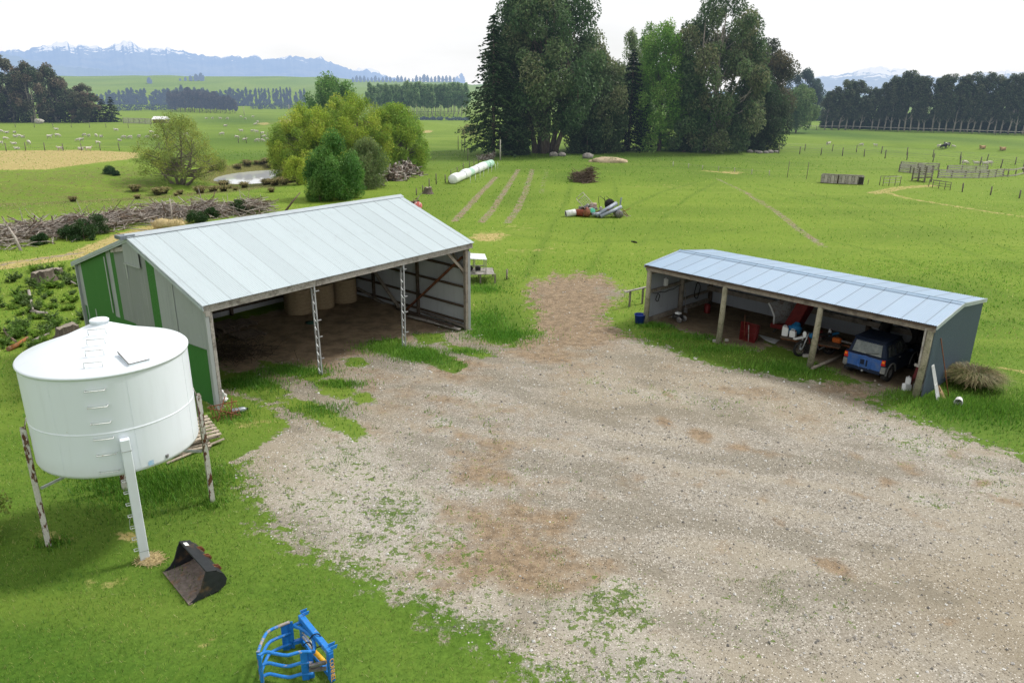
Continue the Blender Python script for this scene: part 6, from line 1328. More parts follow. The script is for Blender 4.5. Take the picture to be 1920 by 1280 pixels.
# ------------------------------------------------------------------ sheep and cattle
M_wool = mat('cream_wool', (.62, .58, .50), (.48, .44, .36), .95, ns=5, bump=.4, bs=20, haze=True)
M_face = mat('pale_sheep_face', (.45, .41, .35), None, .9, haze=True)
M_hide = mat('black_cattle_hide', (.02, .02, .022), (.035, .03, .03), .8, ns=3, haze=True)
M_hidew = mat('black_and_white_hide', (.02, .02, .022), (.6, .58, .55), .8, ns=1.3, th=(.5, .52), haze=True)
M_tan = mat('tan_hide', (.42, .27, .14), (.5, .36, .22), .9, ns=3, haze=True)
def beast(name, pose, mats, s=1.0, cow=False):
    """one continuous skin grown over a skeleton; x is forward"""
    if pose == 'lie': B = .26; 
    else: B = .56
    V = [(-.42, 0, B), (-.15, 0, B+.01), (.15, 0, B), (.38, 0, B+.02)]; R = [.17, .225, .22, .17]
    if pose == 'graze': V += [(.54, 0, B-.06), (.66, 0, B-.28), (.76, 0, B-.47)]
    else: V += [(.52, 0, B+.16), (.62, 0, B+.29), (.79, 0, B+.25)]
    R += [.10, .085, .05]
    E = [(0, 1), (1, 2), (2, 3), (3, 4), (4, 5), (5, 6)]
    V += [(-.52, 0, B+.06), (-.56, 0, B-.12)]; R += [.05, .03]; E += [(0, 7), (7, 8)]
    if pose != 'lie':
        for x, par in ((-.38, 0), (.34, 3)):
            for y in (-.11, .11):
                i = len(V); kx = .05 if par == 0 else -.01; V += [(x, y, B-.16), (x+kx*.3, y, .30), (x-kx, y, .14), (x+.01, y, 0)]; R += [.075 if par == 0 else .065, .042, .03, .034]; E += [(par, i), (i, i+1), (i+1, i+2), (i+2, i+3)]
    else:
        for x, par in ((-.30, 0), (.34, 3)):
            for y in (-.16, .16):
                i = len(V); V += [(x, y, .12), (x+.2, y*1.1, .05)]; R += [.07, .04]; E += [(par, i), (i, i+1)]
    hi = 5; V += [(V[hi][0]-.03, .10, V[hi][2]+.05), (V[hi][0]-.03, -.10, V[hi][2]+.05)]; R += [.022, .022]; E += [(hi, len(V)-2), (hi, len(V)-1)]
    me = bpy.data.meshes.new(name); me.from_pydata([tuple(c*s for c in v) for v in V], E, []); o = bpy.data.objects.new(name, me); COL.objects.link(o)
    o.modifiers.new('skin', 'SKIN'); sv = me.skin_vertices[0].data
    for i, r in enumerate(R): sv[i].radius = (r*s, r*s*(1.12 if i < 4 else 1)); sv[i].use_root = (i == 1)
    md = o.modifiers.new('sub', 'SUBSURF'); md.levels = 1; md.render_levels = 1
    bpy.context.view_layer.update(); m2 = bpy.data.meshes.new_from_object(o.evaluated_get(bpy.context.evaluated_depsgraph_get()))
    COL.objects.unlink(o); bpy.data.objects.remove(o); m2.materials.clear()
    for m in mats: m2.materials.append(m)
    for p in m2.polygons:
        c = p.center/s; p.use_smooth = True
        head = (c.x > .60) if pose != 'graze' else (c.x > .60 and c.z < B-.22)
        p.material_index = 1 if (len(mats) > 1 and (head or c.z < (.26 if pose != 'lie' else -1))) else 0
    ob = bpy.data.objects.new(name, m2); COL.objects.link(ob); return ob
SH = {k: beast('sheep', k, (M_wool, M_face)) for k in ('stand', 'graze', 'lie')}; used_sh = set()
z1 = [(15, 955), (78, 960), (165, 957), (178, 1005), (218, 1008), (258, 1010), (65, 1038), (10, 1092), (160, 1086), (330, 1086), (195, 1142), (680, 1156), (638, 922), (650, 1004), (560, 1020), (950, 998), (1000, 1006), (1085, 1003), (1140, 1006), (880, 1056), (920, 1054), (1105, 1084), (1348, 1048), (1395, 1026), (1465, 1026), (910, 1146), (998, 1158), (1308, 930), (1565, 1014), (1660, 1016), (1755, 1016), (1705, 966)]
z2 = [(1035, 710), (1160, 710), (1208, 722), (1270, 722), (985, 780), (1075, 812), (1293, 772), (1337, 810), (1218, 822), (1275, 818), (820, 746), (418, 749), (60, 774), (90, 772), (640, 558), (710, 556), (800, 558), (880, 567), (1030, 543), (1165, 538), (1080, 568), (1218, 606), (1195, 631), (855, 643), (1530, 533)]
spots = [(x/6, 90+y/6, 0) for x, y in z1]+[(280+x/6, 130+y/6, 0) for x, y in z2]
z3 = [(510, 664), (748, 670), (850, 674), (1305, 681), (1410, 681)]; z4_ = [(1492, 806), (1575, 809), (1636, 814), (1664, 811)]
spots += [(1420+x/3.84, 100+y/3.84, 1) for x, y in z3]+[(1420+x/3.84, 100+y/3.84, 2) for x, y in z4_]
rg = random.Random(3)
LB = ['white sheep scattered grazing over the left paddock beyond the straw strip', 'white sheep in the far right paddock beyond the double fence', 'white sheep standing just behind the timber stock yards']
GR = ['sheep in the left paddock', 'sheep in the far right paddock', 'sheep behind the stock yards']
for px, py, k in spots:
    pose = rg.choice(['graze', 'graze', 'stand', 'lie']) if k < 2 else rg.choice(['graze', 'stand']); pr = SH[pose]; p = at(px, py); s = rg.uniform(.85, 1.1)*(.82 if k < 2 else .85)
    if pose in used_sh: o = pr.copy(); COL.objects.link(o)
    else: o = pr; used_sh.add(pose)
    o.location = p; o.rotation_euler = (0, 0, rg.choice([0, PI])+rg.uniform(-.7, .7)); o.scale = (s, s, s); tag(o, LB[k], 'sheep', GR[k])
for (px, py, m_, lb, pose) in [(1769, 279, (M_hide,), 'black calf grazing beyond the stock yards', 'graze'), (1775, 277, (M_hidew,), 'black and white calf standing right beside the black one', 'stand'), (1842, 279, (M_tan,), 'tan calf lying in the far right paddock', 'lie'), (1880, 282, (M_tan,), 'tan calf lying farthest right in the far paddock', 'lie')]:
    o = beast('calf', pose, m_, 1.25); o.location = at(px, py); o.rotation_euler = (0, 0, PI+.3); tag(o, lb, 'calf')

# ------------------------------------------------------------------ fences
M_fpost = mat('grey_fence_post', (.17, .15, .12), (.10, .085, .07), .95, ns=5, haze=True)
M_wire = mat('fence_wire', (.22, .22, .21), None, .6, .3, haze=True)
M_rail = mat('bleached_rail_timber', (.46, .43, .38), (.30, .27, .23), .9, ns=2, haze=True)
def fence(name, label, pts, ph, pr, wires=(), mt=None, wr=.008, jit=.1, sq=False, group=None, pitch=None, wmt=None):
    P = [at(*p) for p in pts]
    if pitch:
        Q = []
        for a, b in zip(P[:-1], P[1:]):
            n = max(1, int((b-a).length/pitch)); Q += [a.lerp(b, i/n) for i in range(n)]
        P = Q+[P[-1]]; P = [Vector((p.x, p.y, Hz(p.x, p.y))) for p in P]
    t = thing(name, label, 'fence', P[0], 0, group); g = random.Random(len(P)*7+int(ph*100)); base = None
    for p in P:
        h = ph*(1+g.uniform(-jit, jit)); mb = MB(); d = Vector((g.uniform(-.05, .05), g.uniform(-.05, .05), 0))*ph
        q = p-P[0]
        if sq: mb.beam(q-Vector((0, 0, .1)), q+d+Vector((0, 0, h)), pr*2, pr*2)
        else: mb.tube([q-Vector((0, 0, .1)), q+d+Vector((0, 0, h))], pr, 6)
        mb.build('post', mt or M_fpost, t)
    for z in wires:
        mb = MB(); mb.tube([p-P[0]+Vector((0, 0, ph*z)) for p in P], wr, 4, caps=False); mb.build('wire', wmt or M_wire, t)
    return t
fence('wire_fence', 'nearer of the two long wire fences crossing the right paddock', [(1460, 288), (1620, 294), (1700, 300), (1800, 308), (1960, 324)], 1.25, .075, (.3, .55, .8, .96), pitch=2.8)
fence('wire_fence', 'farther of the two long wire fences crossing the right paddock', [(1458, 282), (1560, 284), (1700, 291), (1800, 299), (1960, 314)], 1.25, .07, (.3, .55, .8, .96), pitch=3.6)
fence('post_row', 'row of three short dark posts below the stock yards', [(1804, 360), (1857, 366), (1911, 372)], .9, .07)
fence('stake_row', 'low row of short stakes crossing the middle of the field', [(1262, 312), (1291, 315), (1317, 318), (1347, 320), (1377, 323), (1409, 327), (1442, 329)], .62, .045, (.75,), mt=M_rail)
for (px, py, pt, lb) in [(1476, 333, 302, 'left of two tall thin stakes in the right field'), (1512, 336, 304, 'right of two tall thin stakes in the right field'), (1627, 346, 336, 'short stake just right of the timber bins')]:
    p = at(px, py); h = hgt(p, pt); mb = MB(); mb.tube([(0, 0, -.1), (.03, 0, h)], .035, 6); tag(mb.build('stake', M_fpost, loc=p), lb, 'stake')
zz = lambda X_, Y_: (820+X_/10.67, 270+Y_/10.67)
fence('stake_row', 'row of thin white stakes in front of the wrapped bales', [zz(665, 785), zz(760, 748), zz(855, 692), zz(930, 662), zz(1018, 597), zz(1085, 562), zz(1158, 527), zz(1210, 492)], .85, .022, mt=M_white)
fence('post_row', 'tall dark posts on the slope left of the tall spruce', [(859, 281), (866, 283), (871, 285), (877, 301)], 2.0, .06, jit=.2)
fence('wire_fence', 'post and wire fence running behind the wrapped bales', [(845, 335), (880, 316), (905, 303), (925, 297)], 1.0, .05, (.4, .7, .95), pitch=3)
z6 = lambda X_, Y_: (X_/6, 90+Y_/6)
fence('wire_fence', 'post and wire fence along the top of the straw strip', [z6(-200, 1158), z6(72, 1160), z6(290, 1158), z6(505, 1157), z6(715, 1157), z6(922, 1156), z6(1130, 1155), z6(1345, 1155), z6(1560, 1150), z6(1800, 1148)], 1.15, .06, (.4, .7, .95))
fence('wire_fence', 'far thin fence below the dark gums of the left row', [z6(-100, 895), z6(175, 895), z6(390, 895), z6(600, 895), z6(803, 895), z6(1010, 896), z6(1195, 898), z6(1445, 900), z6(1700, 902)], 1.0, .06, (.9,))
fence('wire_fence', 'post and wire fence on the bank behind the pond', [(447, 268), (462, 268), (490, 262), (503, 262), (520, 260)], 1.3, .06, (.9,))
fence('rail_fence', 'long pale-railed fence in front of the right shelter belt', [(1470, 243), (1590, 244), (1750, 249), (1990, 258)], 1.1, .07, (.95,), wr=.06, pitch=7, wmt=M_rail)
fence('post_row', 'uneven old posts in the grass behind the far end of the barn', [(781, 366), (793, 362), (805, 358), (818, 346), (835, 343), (841, 342)], .95, .06, jit=.35)
for (px, py, pt, lb) in [(757, 242, 208, 'pale power pole between the willows and the poplar block'), (458, 216, 200, 'far power pole left of the distant hedge'), (543, 216, 196, 'far power pole right of the distant hedge'), (938, 301, 262, 'pale leaning post in front of the tall spruce trunk')]:
    p = at(px, py); h = hgt(p, pt); mb = MB(); mb.tube([(0, 0, -.2), (0, 0, h)], [.16, .10] if h > 3.5 else [.1, .07], 8); o = thing('power_pole' if h > 3.5 and px != 938 else 'tall_post', lb, 'pole', p)
    mb.build('pole', M_rail, o)
    if px != 938: mb = MB(); mb.beam((-.7, 0, h-.3), (.7, 0, h-.3), .09, .1); mb.build('cross_arm', M_rail, o)

# timber stock yards
def yard(label, pts, h, rails, cat='stock yard', pw=.07, name='stock_yard_fence', pitch=1.9):
    P = [at(*p) for p in pts]; Q = []
    for a, b in zip(P[:-1], P[1:]):
        n = max(1, round((b-a).length/pitch)); Q += [a.lerp(b, i/n) for i in range(n)]
    Q.append(P[-1]); t = thing(name, label, cat, Q[0]); g = random.Random(len(Q))
    for q in Q: mb = MB(); mb.beam(q-Q[0]-Vector((0, 0, .1)), q-Q[0]+Vector((0, 0, h*g.uniform(1.0, 1.08))), pw*2, pw*2); mb.build('post', M_fpost, t)
    for k in range(rails):
        z = h*(.14+.82*k/(rails-1)); 
        for a, b in zip(Q[:-1], Q[1:]): mb = MB(); mb.beam(a-Q[0]+Vector((0, -.06, z+g.uniform(-.03, .03))), b-Q[0]+Vector((0, -.06, z+g.uniform(-.03, .03))), .03, h*.17); mb.build('rail', M_rail, t)
    return t
ys = lambda X_, Y_: (1660+X_/7.385, 280+Y_/7.385)
yard('front timber rail fence of the stock yards', [ys(725, 396), ys(1290, 401), ys(1412, 396), ys(1620, 380)], .98, 4)
yard('left timber rail fence of the stock yards with a step in it', [ys(190, 312), ys(340, 330), ys(440, 338), ys(535, 350)], .98, 4)
yard('back left timber rail fence inside the stock yards', [ys(210, 262), ys(450, 285), ys(730, 290)], .9, 4)
yard('back right timber rail fence inside the stock yards', [ys(850, 320), ys(1050, 325), ys(1240, 330), ys(1400, 322)], .9, 4)
yard('pale dividing rail fence in the middle of the stock yards', [ys(440, 300), ys(540, 320), ys(640, 325)], .95, 5)
yard('light post and rail fence running right from the stock yards', [ys(1620, 378), ys(1690, 382), ys(1795, 372), ys(1905, 345), ys(2100, 320)], .95, 2, pw=.05, pitch=4)
p = at(*ys(575, 455)); t = thing('loading_ramp', 'raised timber loading ramp with slatted sides at the corner of the stock yards', 'loading ramp', p, .3)
for x in (-.45, .45):
    for z in (.7, .95, 1.2, 1.45, 1.7): mb = MB(); mb.beam((x, -.2, z-.05), (x, 1.9, z-.35), .03, .13); mb.build('side_slat', M_rail, t)
    for y in (-.1, .9, 1.8): mb = MB(); mb.beam((x*1.1, y, -.1), (x*1.1, y, 1.85-.2*y), .12, .12); mb.build('post', M_fpost, t)
mb = MB(); mb.prism([(-.45, -.2, .55), (.45, -.2, .55), (.45, 1.9, .2), (-.45, 1.9, .2)], (0, 0, .06)); mb.build('ramp_deck', M_timber_dark, t)
for i, (x0, x1, y, lb) in enumerate([(1538, 1569, 345, 'left weathered timber bin lying in the right field'), (1571, 1619, 347, 'right longer timber bin with a dark open end in the right field')]):
    a, b = at(x0, y-2+0), at(x1, y); d = b-a; L_ = d.length; t = thing('timber_bin', lb, 'bin', a, math.atan2(d.y, d.x)); h = .95
    for k in range(int(L_/.32)): mb = MB(); mb.b2((k*L_/int(L_/.32)+.02, 0, .05), ((k+1)*L_/int(L_/.32)-.02, .04, h)); mb.build('front_board', M_rail if k % 2 else M_timber_grey, t)
    mb = MB(); mb.b2((0, 1.0, 0), (L_, 1.04, h)); mb.b2((0, 0.045, .02), (L_, 1.0, .06)); mb.b2((0, .04, .0), (.04, 1.0, h)); mb.build('walls', M_timber_dark, t)
    mb = MB(); mb.b2((-.02, -.03, h), (L_+.02, .07, h+.06)); mb.b2((-.02, .97, h), (L_+.02, 1.07, h+.06)); mb.build('top_rails', M_timber_dark if False else M_timber_grey, t)
    mb = MB(); mb.b2((L_-.6, -.035, .08), (L_-.06, -.027, h-.08))
    if i: mb.build('opening_shade', M_blackpaint, t)  # black plate stands in for the shade inside the open end
for i, (a, b, ht, lb) in enumerate([((1655, 349), (1687, 348), 332, 'left pipe hurdle gate standing in the right field'), ((1748, 352), (1781, 357), 338, 'right pipe hurdle gate in front of the loading ramp')]):
    A_, B_ = at(*a), at(*b); d = B_-A_; h = hgt(A_, ht); t = thing('hurdle_gate', lb, 'gate', A_)
    for f in (0, .35, .7, 1): mb = MB(); mb.tube([d*f, d*f+Vector((0, 0, h))], .04, 6); mb.build('post', M_fpost, t)
    for z in (.35, .65, .97): mb = MB(); mb.tube([Vector((0, 0, h*z)), d+Vector((0, 0, h*z+.05))], .03, 6); mb.build('bar', M_fpost if i else M_rail, t)
    mb = MB(); mb.tube([Vector((0, .8, 0)), Vector((0, .8, h))], .04, 6); mb.tube([Vector((0, .8, h)), d+Vector((0, .8, h))], .03, 6); mb.build('back_frame', M_fpost, t)

# ------------------------------------------------------------------ wrapped bales
M_wrapw = mat('white_bale_wrap', (.80, .82, .83), (.66, .70, .70), .35, ns=5, bump=.25, bs=9, var=.06); M_wrapg = mat('pale_green_bale_wrap', (.42, .66, .53), (.62, .76, .68), .35, ns=4, bump=.25, bs=9, var=.1)
a, b = at(853, 343), at(917, 314); nB = 9; d = (b-a)/(nB-1); dn_ = Vector((d.x, d.y, 0)).normalized(); Lb = Vector((d.x, d.y, 0)).length
for i in range(nB):
    p = a+d*i; g = random.Random(i); r = .52*g.uniform(.90, 1.08); mb = MB(); h_ = Lb*.505
    mb.lathe([(0, -h_), (r*.84, -h_), (r*.95, -h_*.9), (r, -h_*.6), (r*1.02, 0), (r*1.0, h_*.6), (r*.95, h_*.9), (r*.84, h_), (0, h_)], 24, (0, 0, r*.95), axis=(dn_.x, dn_.y, 0))
    gr_ = i in (3, 7, 8); o = mb.build('wrapped_bale', M_wrapg if gr_ else M_wrapw, loc=(p.x+g.uniform(-.08, .08), p.y, Hz(p.x, p.y)))
    tag(o, ['pale green wrapped bale in the middle of the white row', 'second-farthest wrapped bale of the row, pale green', 'farthest wrapped bale of the row, pale green'][(3, 7, 8).index(i)] if gr_ else ('nearest white wrapped bale, at the lower end of the row' if i == 0 else 'white plastic-wrapped bale inside the long row'), 'wrapped bale', 'wrapped bales in a row')

# ------------------------------------------------------------------ scrap heap in the field
hp = at(1118, 408); mh = mpp(hp); sxp = lambda X_, Y_: at(1040+X_/12, 340+Y_/12)
M_gal2 = mat('weathered_grey_pipe', (.30, .34, .40), (.20, .22, .25), .5, .2, ns=5); M_rd = mat('rust_red_drum', (.24, .06, .03), (.12, .05, .03), .8, ns=6)
def drum(label, base, z, r, h, ax_, m_, name='old_drum', rim=True):
    t = thing(name, label, 'drum', Vector(base)+Vector((0, 0, z))); mb = MB(); ax_ = Vector(ax_).normalized()
    mb.lathe([(r*.92, 0.02), (r*.92, h*.0), (r, 0), (r, h*.33), (r*1.03, h*.35), (r, h*.37), (r, h*.66), (r*1.03, h*.68), (r, h*.7), (r, h), (0, h)], 20, -ax_*h/2, axis=ax_); mb.build('shell', m_, t)
    mb = MB(); mb.disc(-ax_*(h/2-.05), r*.93, 18, -ax_); mb.build('mouth_shade', M_blackpaint, t); return t  # black disc stands in for the shade inside the drum
ctr = sxp(950, 800); S_ = lambda dx, dy, z=0: (ctr.x+dx, ctr.y+dy, ctr.z+z)
u_ = 12/mpp(ctr)   # zoom pixels per metre
q = lambda X_: (X_-950)/u_
drum('white drum on its side at the left end of the scrap heap', S_(q(355), .1), .27, .27, .85, (1, .25, .15), M_white)
drum('rust-red drum lying beside the white drum in the scrap heap', S_(q(565), .2), .30, .28, .85, (-.9, .6, 0), M_rd); drum('rusty drum with orange stain at the front of the scrap heap', S_(q(690), -.1), .30, .29, .8, (.4, -.8, .2), M_rust)
drum('small grey tin on top of the left drums', S_(q(580), .5), .62, .16, .35, (.2, .1, 1), M_steel); drum('dark dented tin lying high on the scrap heap', S_(q(720), .5), .72, .22, .55, (.7, .2, .5), M_steel)
drum('black ribbed wheel drum on the right of the scrap heap', S_(q(1250), .8), .95, .42, .35, (-.2, -1, .35), M_black); drum('open dark pipe end low on the right of the scrap heap', S_(q(1420), .05), .32, .31, 1.1, (.15, -1, 0), M_steel)
mb = MB(); mb.lathe([(0, .03), (.2, .02), (.23, 0), (.22, -.02), (0, -.01)], 22, axis=(.15, -.9, .35)); tag(mb.build('plastic_disc', mat('mint_green_plastic', (.10, .50, .33), (.16, .55, .4), .5), loc=S_(q(840), -.25, .55)), 'round mint green plastic disc in the middle of the scrap heap', 'disc')
for i, (a, b, r, lb) in enumerate([((910, -.5, .16), (1390, .35, 1.1), .17, 'long grey-blue pipe sloping up across the scrap heap, upper one'), ((1000, -.7, .12), (1490, .1, .85), .15, 'long grey-blue pipe sloping up across the scrap heap, lower one'), ((820, -.5, .3), (1010, -.4, .32), .14, 'short mauve-grey pipe lying at the front of the scrap heap')]):
    t = thing('metal_pipe', lb, 'pipe', S_(q(a[0]), a[1], a[2])); v = Vector((q(b[0])-q(a[0]), b[1]-a[1], b[2]-a[2])); mb = MB(); mb.lathe([(r*.85, .0), (r, 0), (r, v.length), (r*.85, v.length)], 18, axis=v); mb.build('tube', M_gal2, t)
    mb = MB(); mb.disc(v.normalized()*.06, r*.86, 16, -v.normalized()); mb.build('bore_shade', M_blackpaint, t)  # black disc painted in as the shade down the pipe
t = thing('wire_crate', 'pale metal crate frame tipped up on top of the scrap heap', 'crate', S_(q(800), .6, .7)); Mx = Matrix.Rotation(-.75, 3, 'Y') @ Matrix.Rotation(.35, 3, 'X'); bw, bd, bh = .75, .5, 1.35
mb = MB(); P8 = [Mx @ Vector((x*bw/2, y*bd/2, z*bh)) for x in (-1, 1) for y in (-1, 1) for z in (0, 1)]
for i_, j_ in ((0, 1), (2, 3), (4, 5), (6, 7), (0, 2), (4, 6), (0, 4), (2, 6), (1, 3), (5, 7), (1, 5), (3, 7)): mb.tube([P8[i_], P8[j_]], .028, 6)
mb.build('frame', M_rail, t)
mb = MB()
for k in range(1, 7): mb.tube([P8[0].lerp(P8[1], k/7), P8[4].lerp(P8[5], k/7)], .012, 5)
for k in range(1, 5): mb.tube([P8[0].lerp(P8[4], k/5), P8[1].lerp(P8[5], k/5)], .012, 5)
mb.build('mesh_bars', M_galv, t)
t = thing('bent_frame', 'dark bent tube frame arching over the right of the scrap heap', 'frame', S_(q(1050), .6, .5))
for off in (0, .5): mb = MB(); mb.tube([(-.1+off, 0, .0), (-.25+off, .1, 1.05), (-.1+off, .1, 1.12), (.9+off, 0, .35)], .022, 6); mb.build('bent_tube', M_blackpaint, t)
mb = MB(); mb.b2((-.3, -.2, 0), (.25, .25, .5)); tag(mb.build('pink_box', mat('dirty_pink_panel', (.45, .30, .27), (.6, .58, .55), .7, ns=5), loc=S_(q(880), .5, .55), bevel=.03), 'dirty pinkish box among the scrap below the crate frame', 'box')
mb = MB(); mb.prism([(0, 0, 0), (.1, 0, 0), (.16, 0, .75), (.22, .05, 1.0), (.1, .05, 1.0), (.04, 0, .7)], (0, .12, 0)); mb.beam((.1, .05, .05), (-.35, .1, -.05), .08, .1); tag(mb.build('steel_bracket', M_gal2, loc=S_(q(1450), .3, .55)), 'upright grey steel bracket at the right end of the pipes', 'bracket')
g = random.Random(6)
for k in range(9):
    mb = MB(); c = Vector(S_(q(g.uniform(1440, 1630)), g.uniform(0, .6), g.uniform(.1, .5))); d = Vector((g.uniform(-1, 1), g.uniform(-.6, .6), g.uniform(-.3, .8))).normalized()*g.uniform(.3, .7); mb.tube([c-d, c+d], .025, 6); tag(mb.build('scrap_rod', M_rust if k % 2 else M_rail), 'loose rod in the tangle at the right end of the scrap heap', 'rod', 'rods in the scrap heap')

SM = [mat('crushed_red_tin', (.30, .07, .04), (.5, .45, .4), .7, ns=7), M_rust, mat('bleached_tin', (.50, .49, .46), (.2, .17, .14), .6, ns=7), M_steel, M_rail]
SLB = ['crushed red tin in the scrap heap', 'rusty crushed panel in the scrap heap', 'bleached crumpled tin in the scrap heap', 'dull bent steel sheet in the scrap heap', 'pale broken batten in the scrap heap']
g = random.Random(41)
for k in range(26):
    c = Vector(S_(q(g.uniform(560, 1330)), g.uniform(-.25, .8), g.uniform(.08, .75))); mb = MB(); R3 = Matrix.Rotation(g.uniform(0, 6), 3, 'Z') @ Matrix.Rotation(g.uniform(-1, 1), 3, 'X'); d_ = (g.uniform(.15, .5), g.uniform(.1, .3), g.uniform(.03, .2)) if k % 5 != 4 else (g.uniform(.6, 1.1), .06, .05)
    mb.box((0, 0, 0), d_, rot=R3); mb.v = [tuple(v_+g.uniform(-.04, .04) for v_ in p_) for p_ in mb.v]; tag(mb.build('scrap_piece', SM[k % 5], loc=c), SLB[k % 5], 'scrap', 'loose '+SLB[k % 5].split(' in the')[0].split(' ', 1)[1]+' pieces in the scrap heap')
# ------------------------------------------------------------------ brush, logs, stumps, stones
M_stick = mat('silver_dead_wood', (.40, .36, .32), (.21, .18, .15), .95, ns=5, haze=True); M_stick2 = mat('brown_dead_wood', (.15, .11, .08), (.25, .20, .16), .95, ns=4, haze=True); M_dkleaf = mat('dark_dead_leaves', (.07, .045, .03), (.11, .07, .04), .95, ns=6)
def sticks(name, label, pts, n, wd, ht, ln, r, seed, mats=(None,), cat='brush pile', flatn=.25):
    g = random.Random(seed); P = [at(*p) for p in pts]; L_ = [0]
    for a, b in zip(P[:-1], P[1:]): L_.append(L_[-1]+(b-a).length)
    t = thing(name, label, cat, P[0]); mbs = [MB() for _ in mats]
    for k in range(n):
        s = g.uniform(0, L_[-1]); i = max(j for j in range(len(P)-1) if L_[j] <= s+1e-9) if len(P) > 1 else 0
        c = P[i].lerp(P[i+1], (s-L_[i])/max(1e-6, L_[i+1]-L_[i])) if len(P) > 1 else P[0]
        off = g.gauss(0, wd*.5); hmax = ht*max(.08, 1-(off/wd)**2)*(.65+.5*math.sin(s*.9+seed)**2)
        dr = (P[min(i+1, len(P)-1)]-P[i]); dr = dr.normalized() if dr.length > 0 else Vector((1, 0, 0))
        c = c+Vector((-dr.y, dr.x, 0))*off+Vector((0, 0, g.uniform(.0, 1)**.7*hmax)); c.z += Hz(c.x, c.y)-P[i].z if len(P) > 1 else 0
        d = Vector((g.gauss(0, 1), g.gauss(0, 1), g.gauss(0, flatn))).normalized()*g.uniform(*ln)*.5; rr = g.uniform(*r)
        m_ = c+Vector((g.gauss(0, .06), g.gauss(0, .06), g.gauss(0, .06)))*d.length
        mbs[g.randrange(len(mats))].tube([c-d-P[0], m_-P[0], c+d-P[0]], [rr, rr*.8, rr*.35], 5, caps=False)
    return t, mbs
t, mbs = sticks('slash_pile', 'long windrow of grey dead branches behind the left side of the barn', [(-60, 466), (60, 440), (130, 432), (220, 420), (300, 405), (380, 402), (440, 398), (500, 396)], 2600, 2.6, .95, (.7, 3.0), (.012, .048), 4, (M_stick, M_stick, M_stick2))
for i, mb in enumerate(mbs): o = mb.build('branches', (M_stick, M_stick, M_stick2)[i], t); o['kind'] = 'stuff'
g = random.Random(21)
for k, (x0, y0, x1, y1, r, lb) in enumerate([(12, 420, 40, 470, .10, 'grey log jutting from the left end of the slash pile'), (60, 400, 100, 438, .09, 'long pale log slanting up out of the slash pile'), (192, 396, 196, 425, .10, 'upright grey snag standing in the slash pile'), (302, 375, 336, 408, .09, 'bare log leaning out of the slash pile above the barn roof'), (318, 372, 322, 415, .07, 'thin upright bare trunk in the slash pile above the loose hay'), (150, 430, 225, 418, .11, 'thick log lying along the front of the slash pile'), (532, 398, 563, 361, .10, 'leaning brown log by the dense dark bush')]):
    a = at(x0, max(y0, y1)); 
    if y1 > y0: bot, topp = (x1, y1), (x0, y0)
    else: bot, topp = (x0, y0), (x1, y1)
    a = at(*bot); d = FW*0+ray(*topp); tt = (a.y+.6)/d[1]; b = Vector(CAM+d*tt); mb = MB(); mb.tube([a-Vector((0, 0, .1)), a.lerp(b, .5)+Vector((.05, 0, .06)), b], [r, r*.8, r*.4], 7)
    tag(mb.build('log', M_stick if k != 6 else M_stick2), lb, 'log')
t, mbs = sticks('brush_pile', 'dark brown pile of pruned branches in the middle of the field', [(1078, 340), (1110, 340)], 520, 1.6, 1.5, (.6, 2.2), (.012, .04), 9, (M_stick2, M_stick2, M_dkleaf))
for i, mb in enumerate(mbs): o = mb.build('branches', (M_stick2, M_stick2, M_dkleaf)[i], t); o['kind'] = 'stuff'
gg = np.random.default_rng(5); V, F, C = crown_from([(.6, 0, .45, 1.0, .7, .5, 0), (1.6, .1, .5, .9, .7, .5, 1), (-.2, -.3, .3, .8, .6, .35, 0)], 130, .2, .5, .1, [(.05, .08, .025), (.11, .055, .04)], gg)
o = raw_mesh('leaf_litter', V, F, M_leaf, C, t); o['kind'] = 'stuff'
t, mbs = sticks('root_pile', 'heap of grey roots and logs right of the willows', [(728, 340), (775, 326)], 380, 1.3, 1.5, (.4, 1.6), (.03, .13), 12, (M_stick, M_stick2), flatn=.6)
for i, mb in enumerate(mbs): o = mb.build('branches', (M_stick, M_stick2)[i], t); o['kind'] = 'stuff'
t, mbs = sticks('root_pile', 'smaller root heap at the foot of the twiggy bush', [(700, 350), (714, 345)], 130, .8, .9, (.3, 1.1), (.03, .09), 13, (M_stick, M_stick2), flatn=.6)
for i, mb in enumerate(mbs): o = mb.build('branches', (M_stick, M_stick2)[i], t); o['kind'] = 'stuff'
t, mbs = sticks('root_pile', 'twiggy debris under the tall spruce behind the bales', [(898, 300), (925, 299)], 130, .8, .9, (.3, 1.1), (.02, .06), 15, (M_stick, M_stick2), flatn=.6)
for i, mb in enumerate(mbs): o = mb.build('branches', (M_stick, M_stick2)[i], t); o['kind'] = 'stuff'
p = at(316, 430); mb = MB(); g = random.Random(4); mb.ell((-.3, 0, .35), (.75, .5, .42), 18, 9, jit=.14, rng=g); mb.ell((.5, 0, .33), (.7, .48, .38), 18, 9, jit=.14, rng=g)
for k in range(260):
    a = g.uniform(0, 6.28); c = Vector((g.uniform(-1.0, 1.15), g.uniform(-.55, .5), g.uniform(.05, .7))); d = Vector((g.uniform(-.3, .3), g.uniform(-.3, .3), 1)).normalized()*g.uniform(.08, .2); mb.beam(c-d, c+d, .02, .012)
tag(mb.build('loose_hay_bale', M_straw, loc=p), 'loose golden hay heap just behind the barn ridge', 'hay bale')
M_stump = mat('grey_stump_bark', (.10, .082, .065), (.18, .155, .125), .95, ns=5, bump=.6, bs=12, stretch=(2.5, 2.5, .6)); M_cut = mat('pale_cut_wood', (.28, .245, .20), (.20, .17, .135), .9, ns=8)
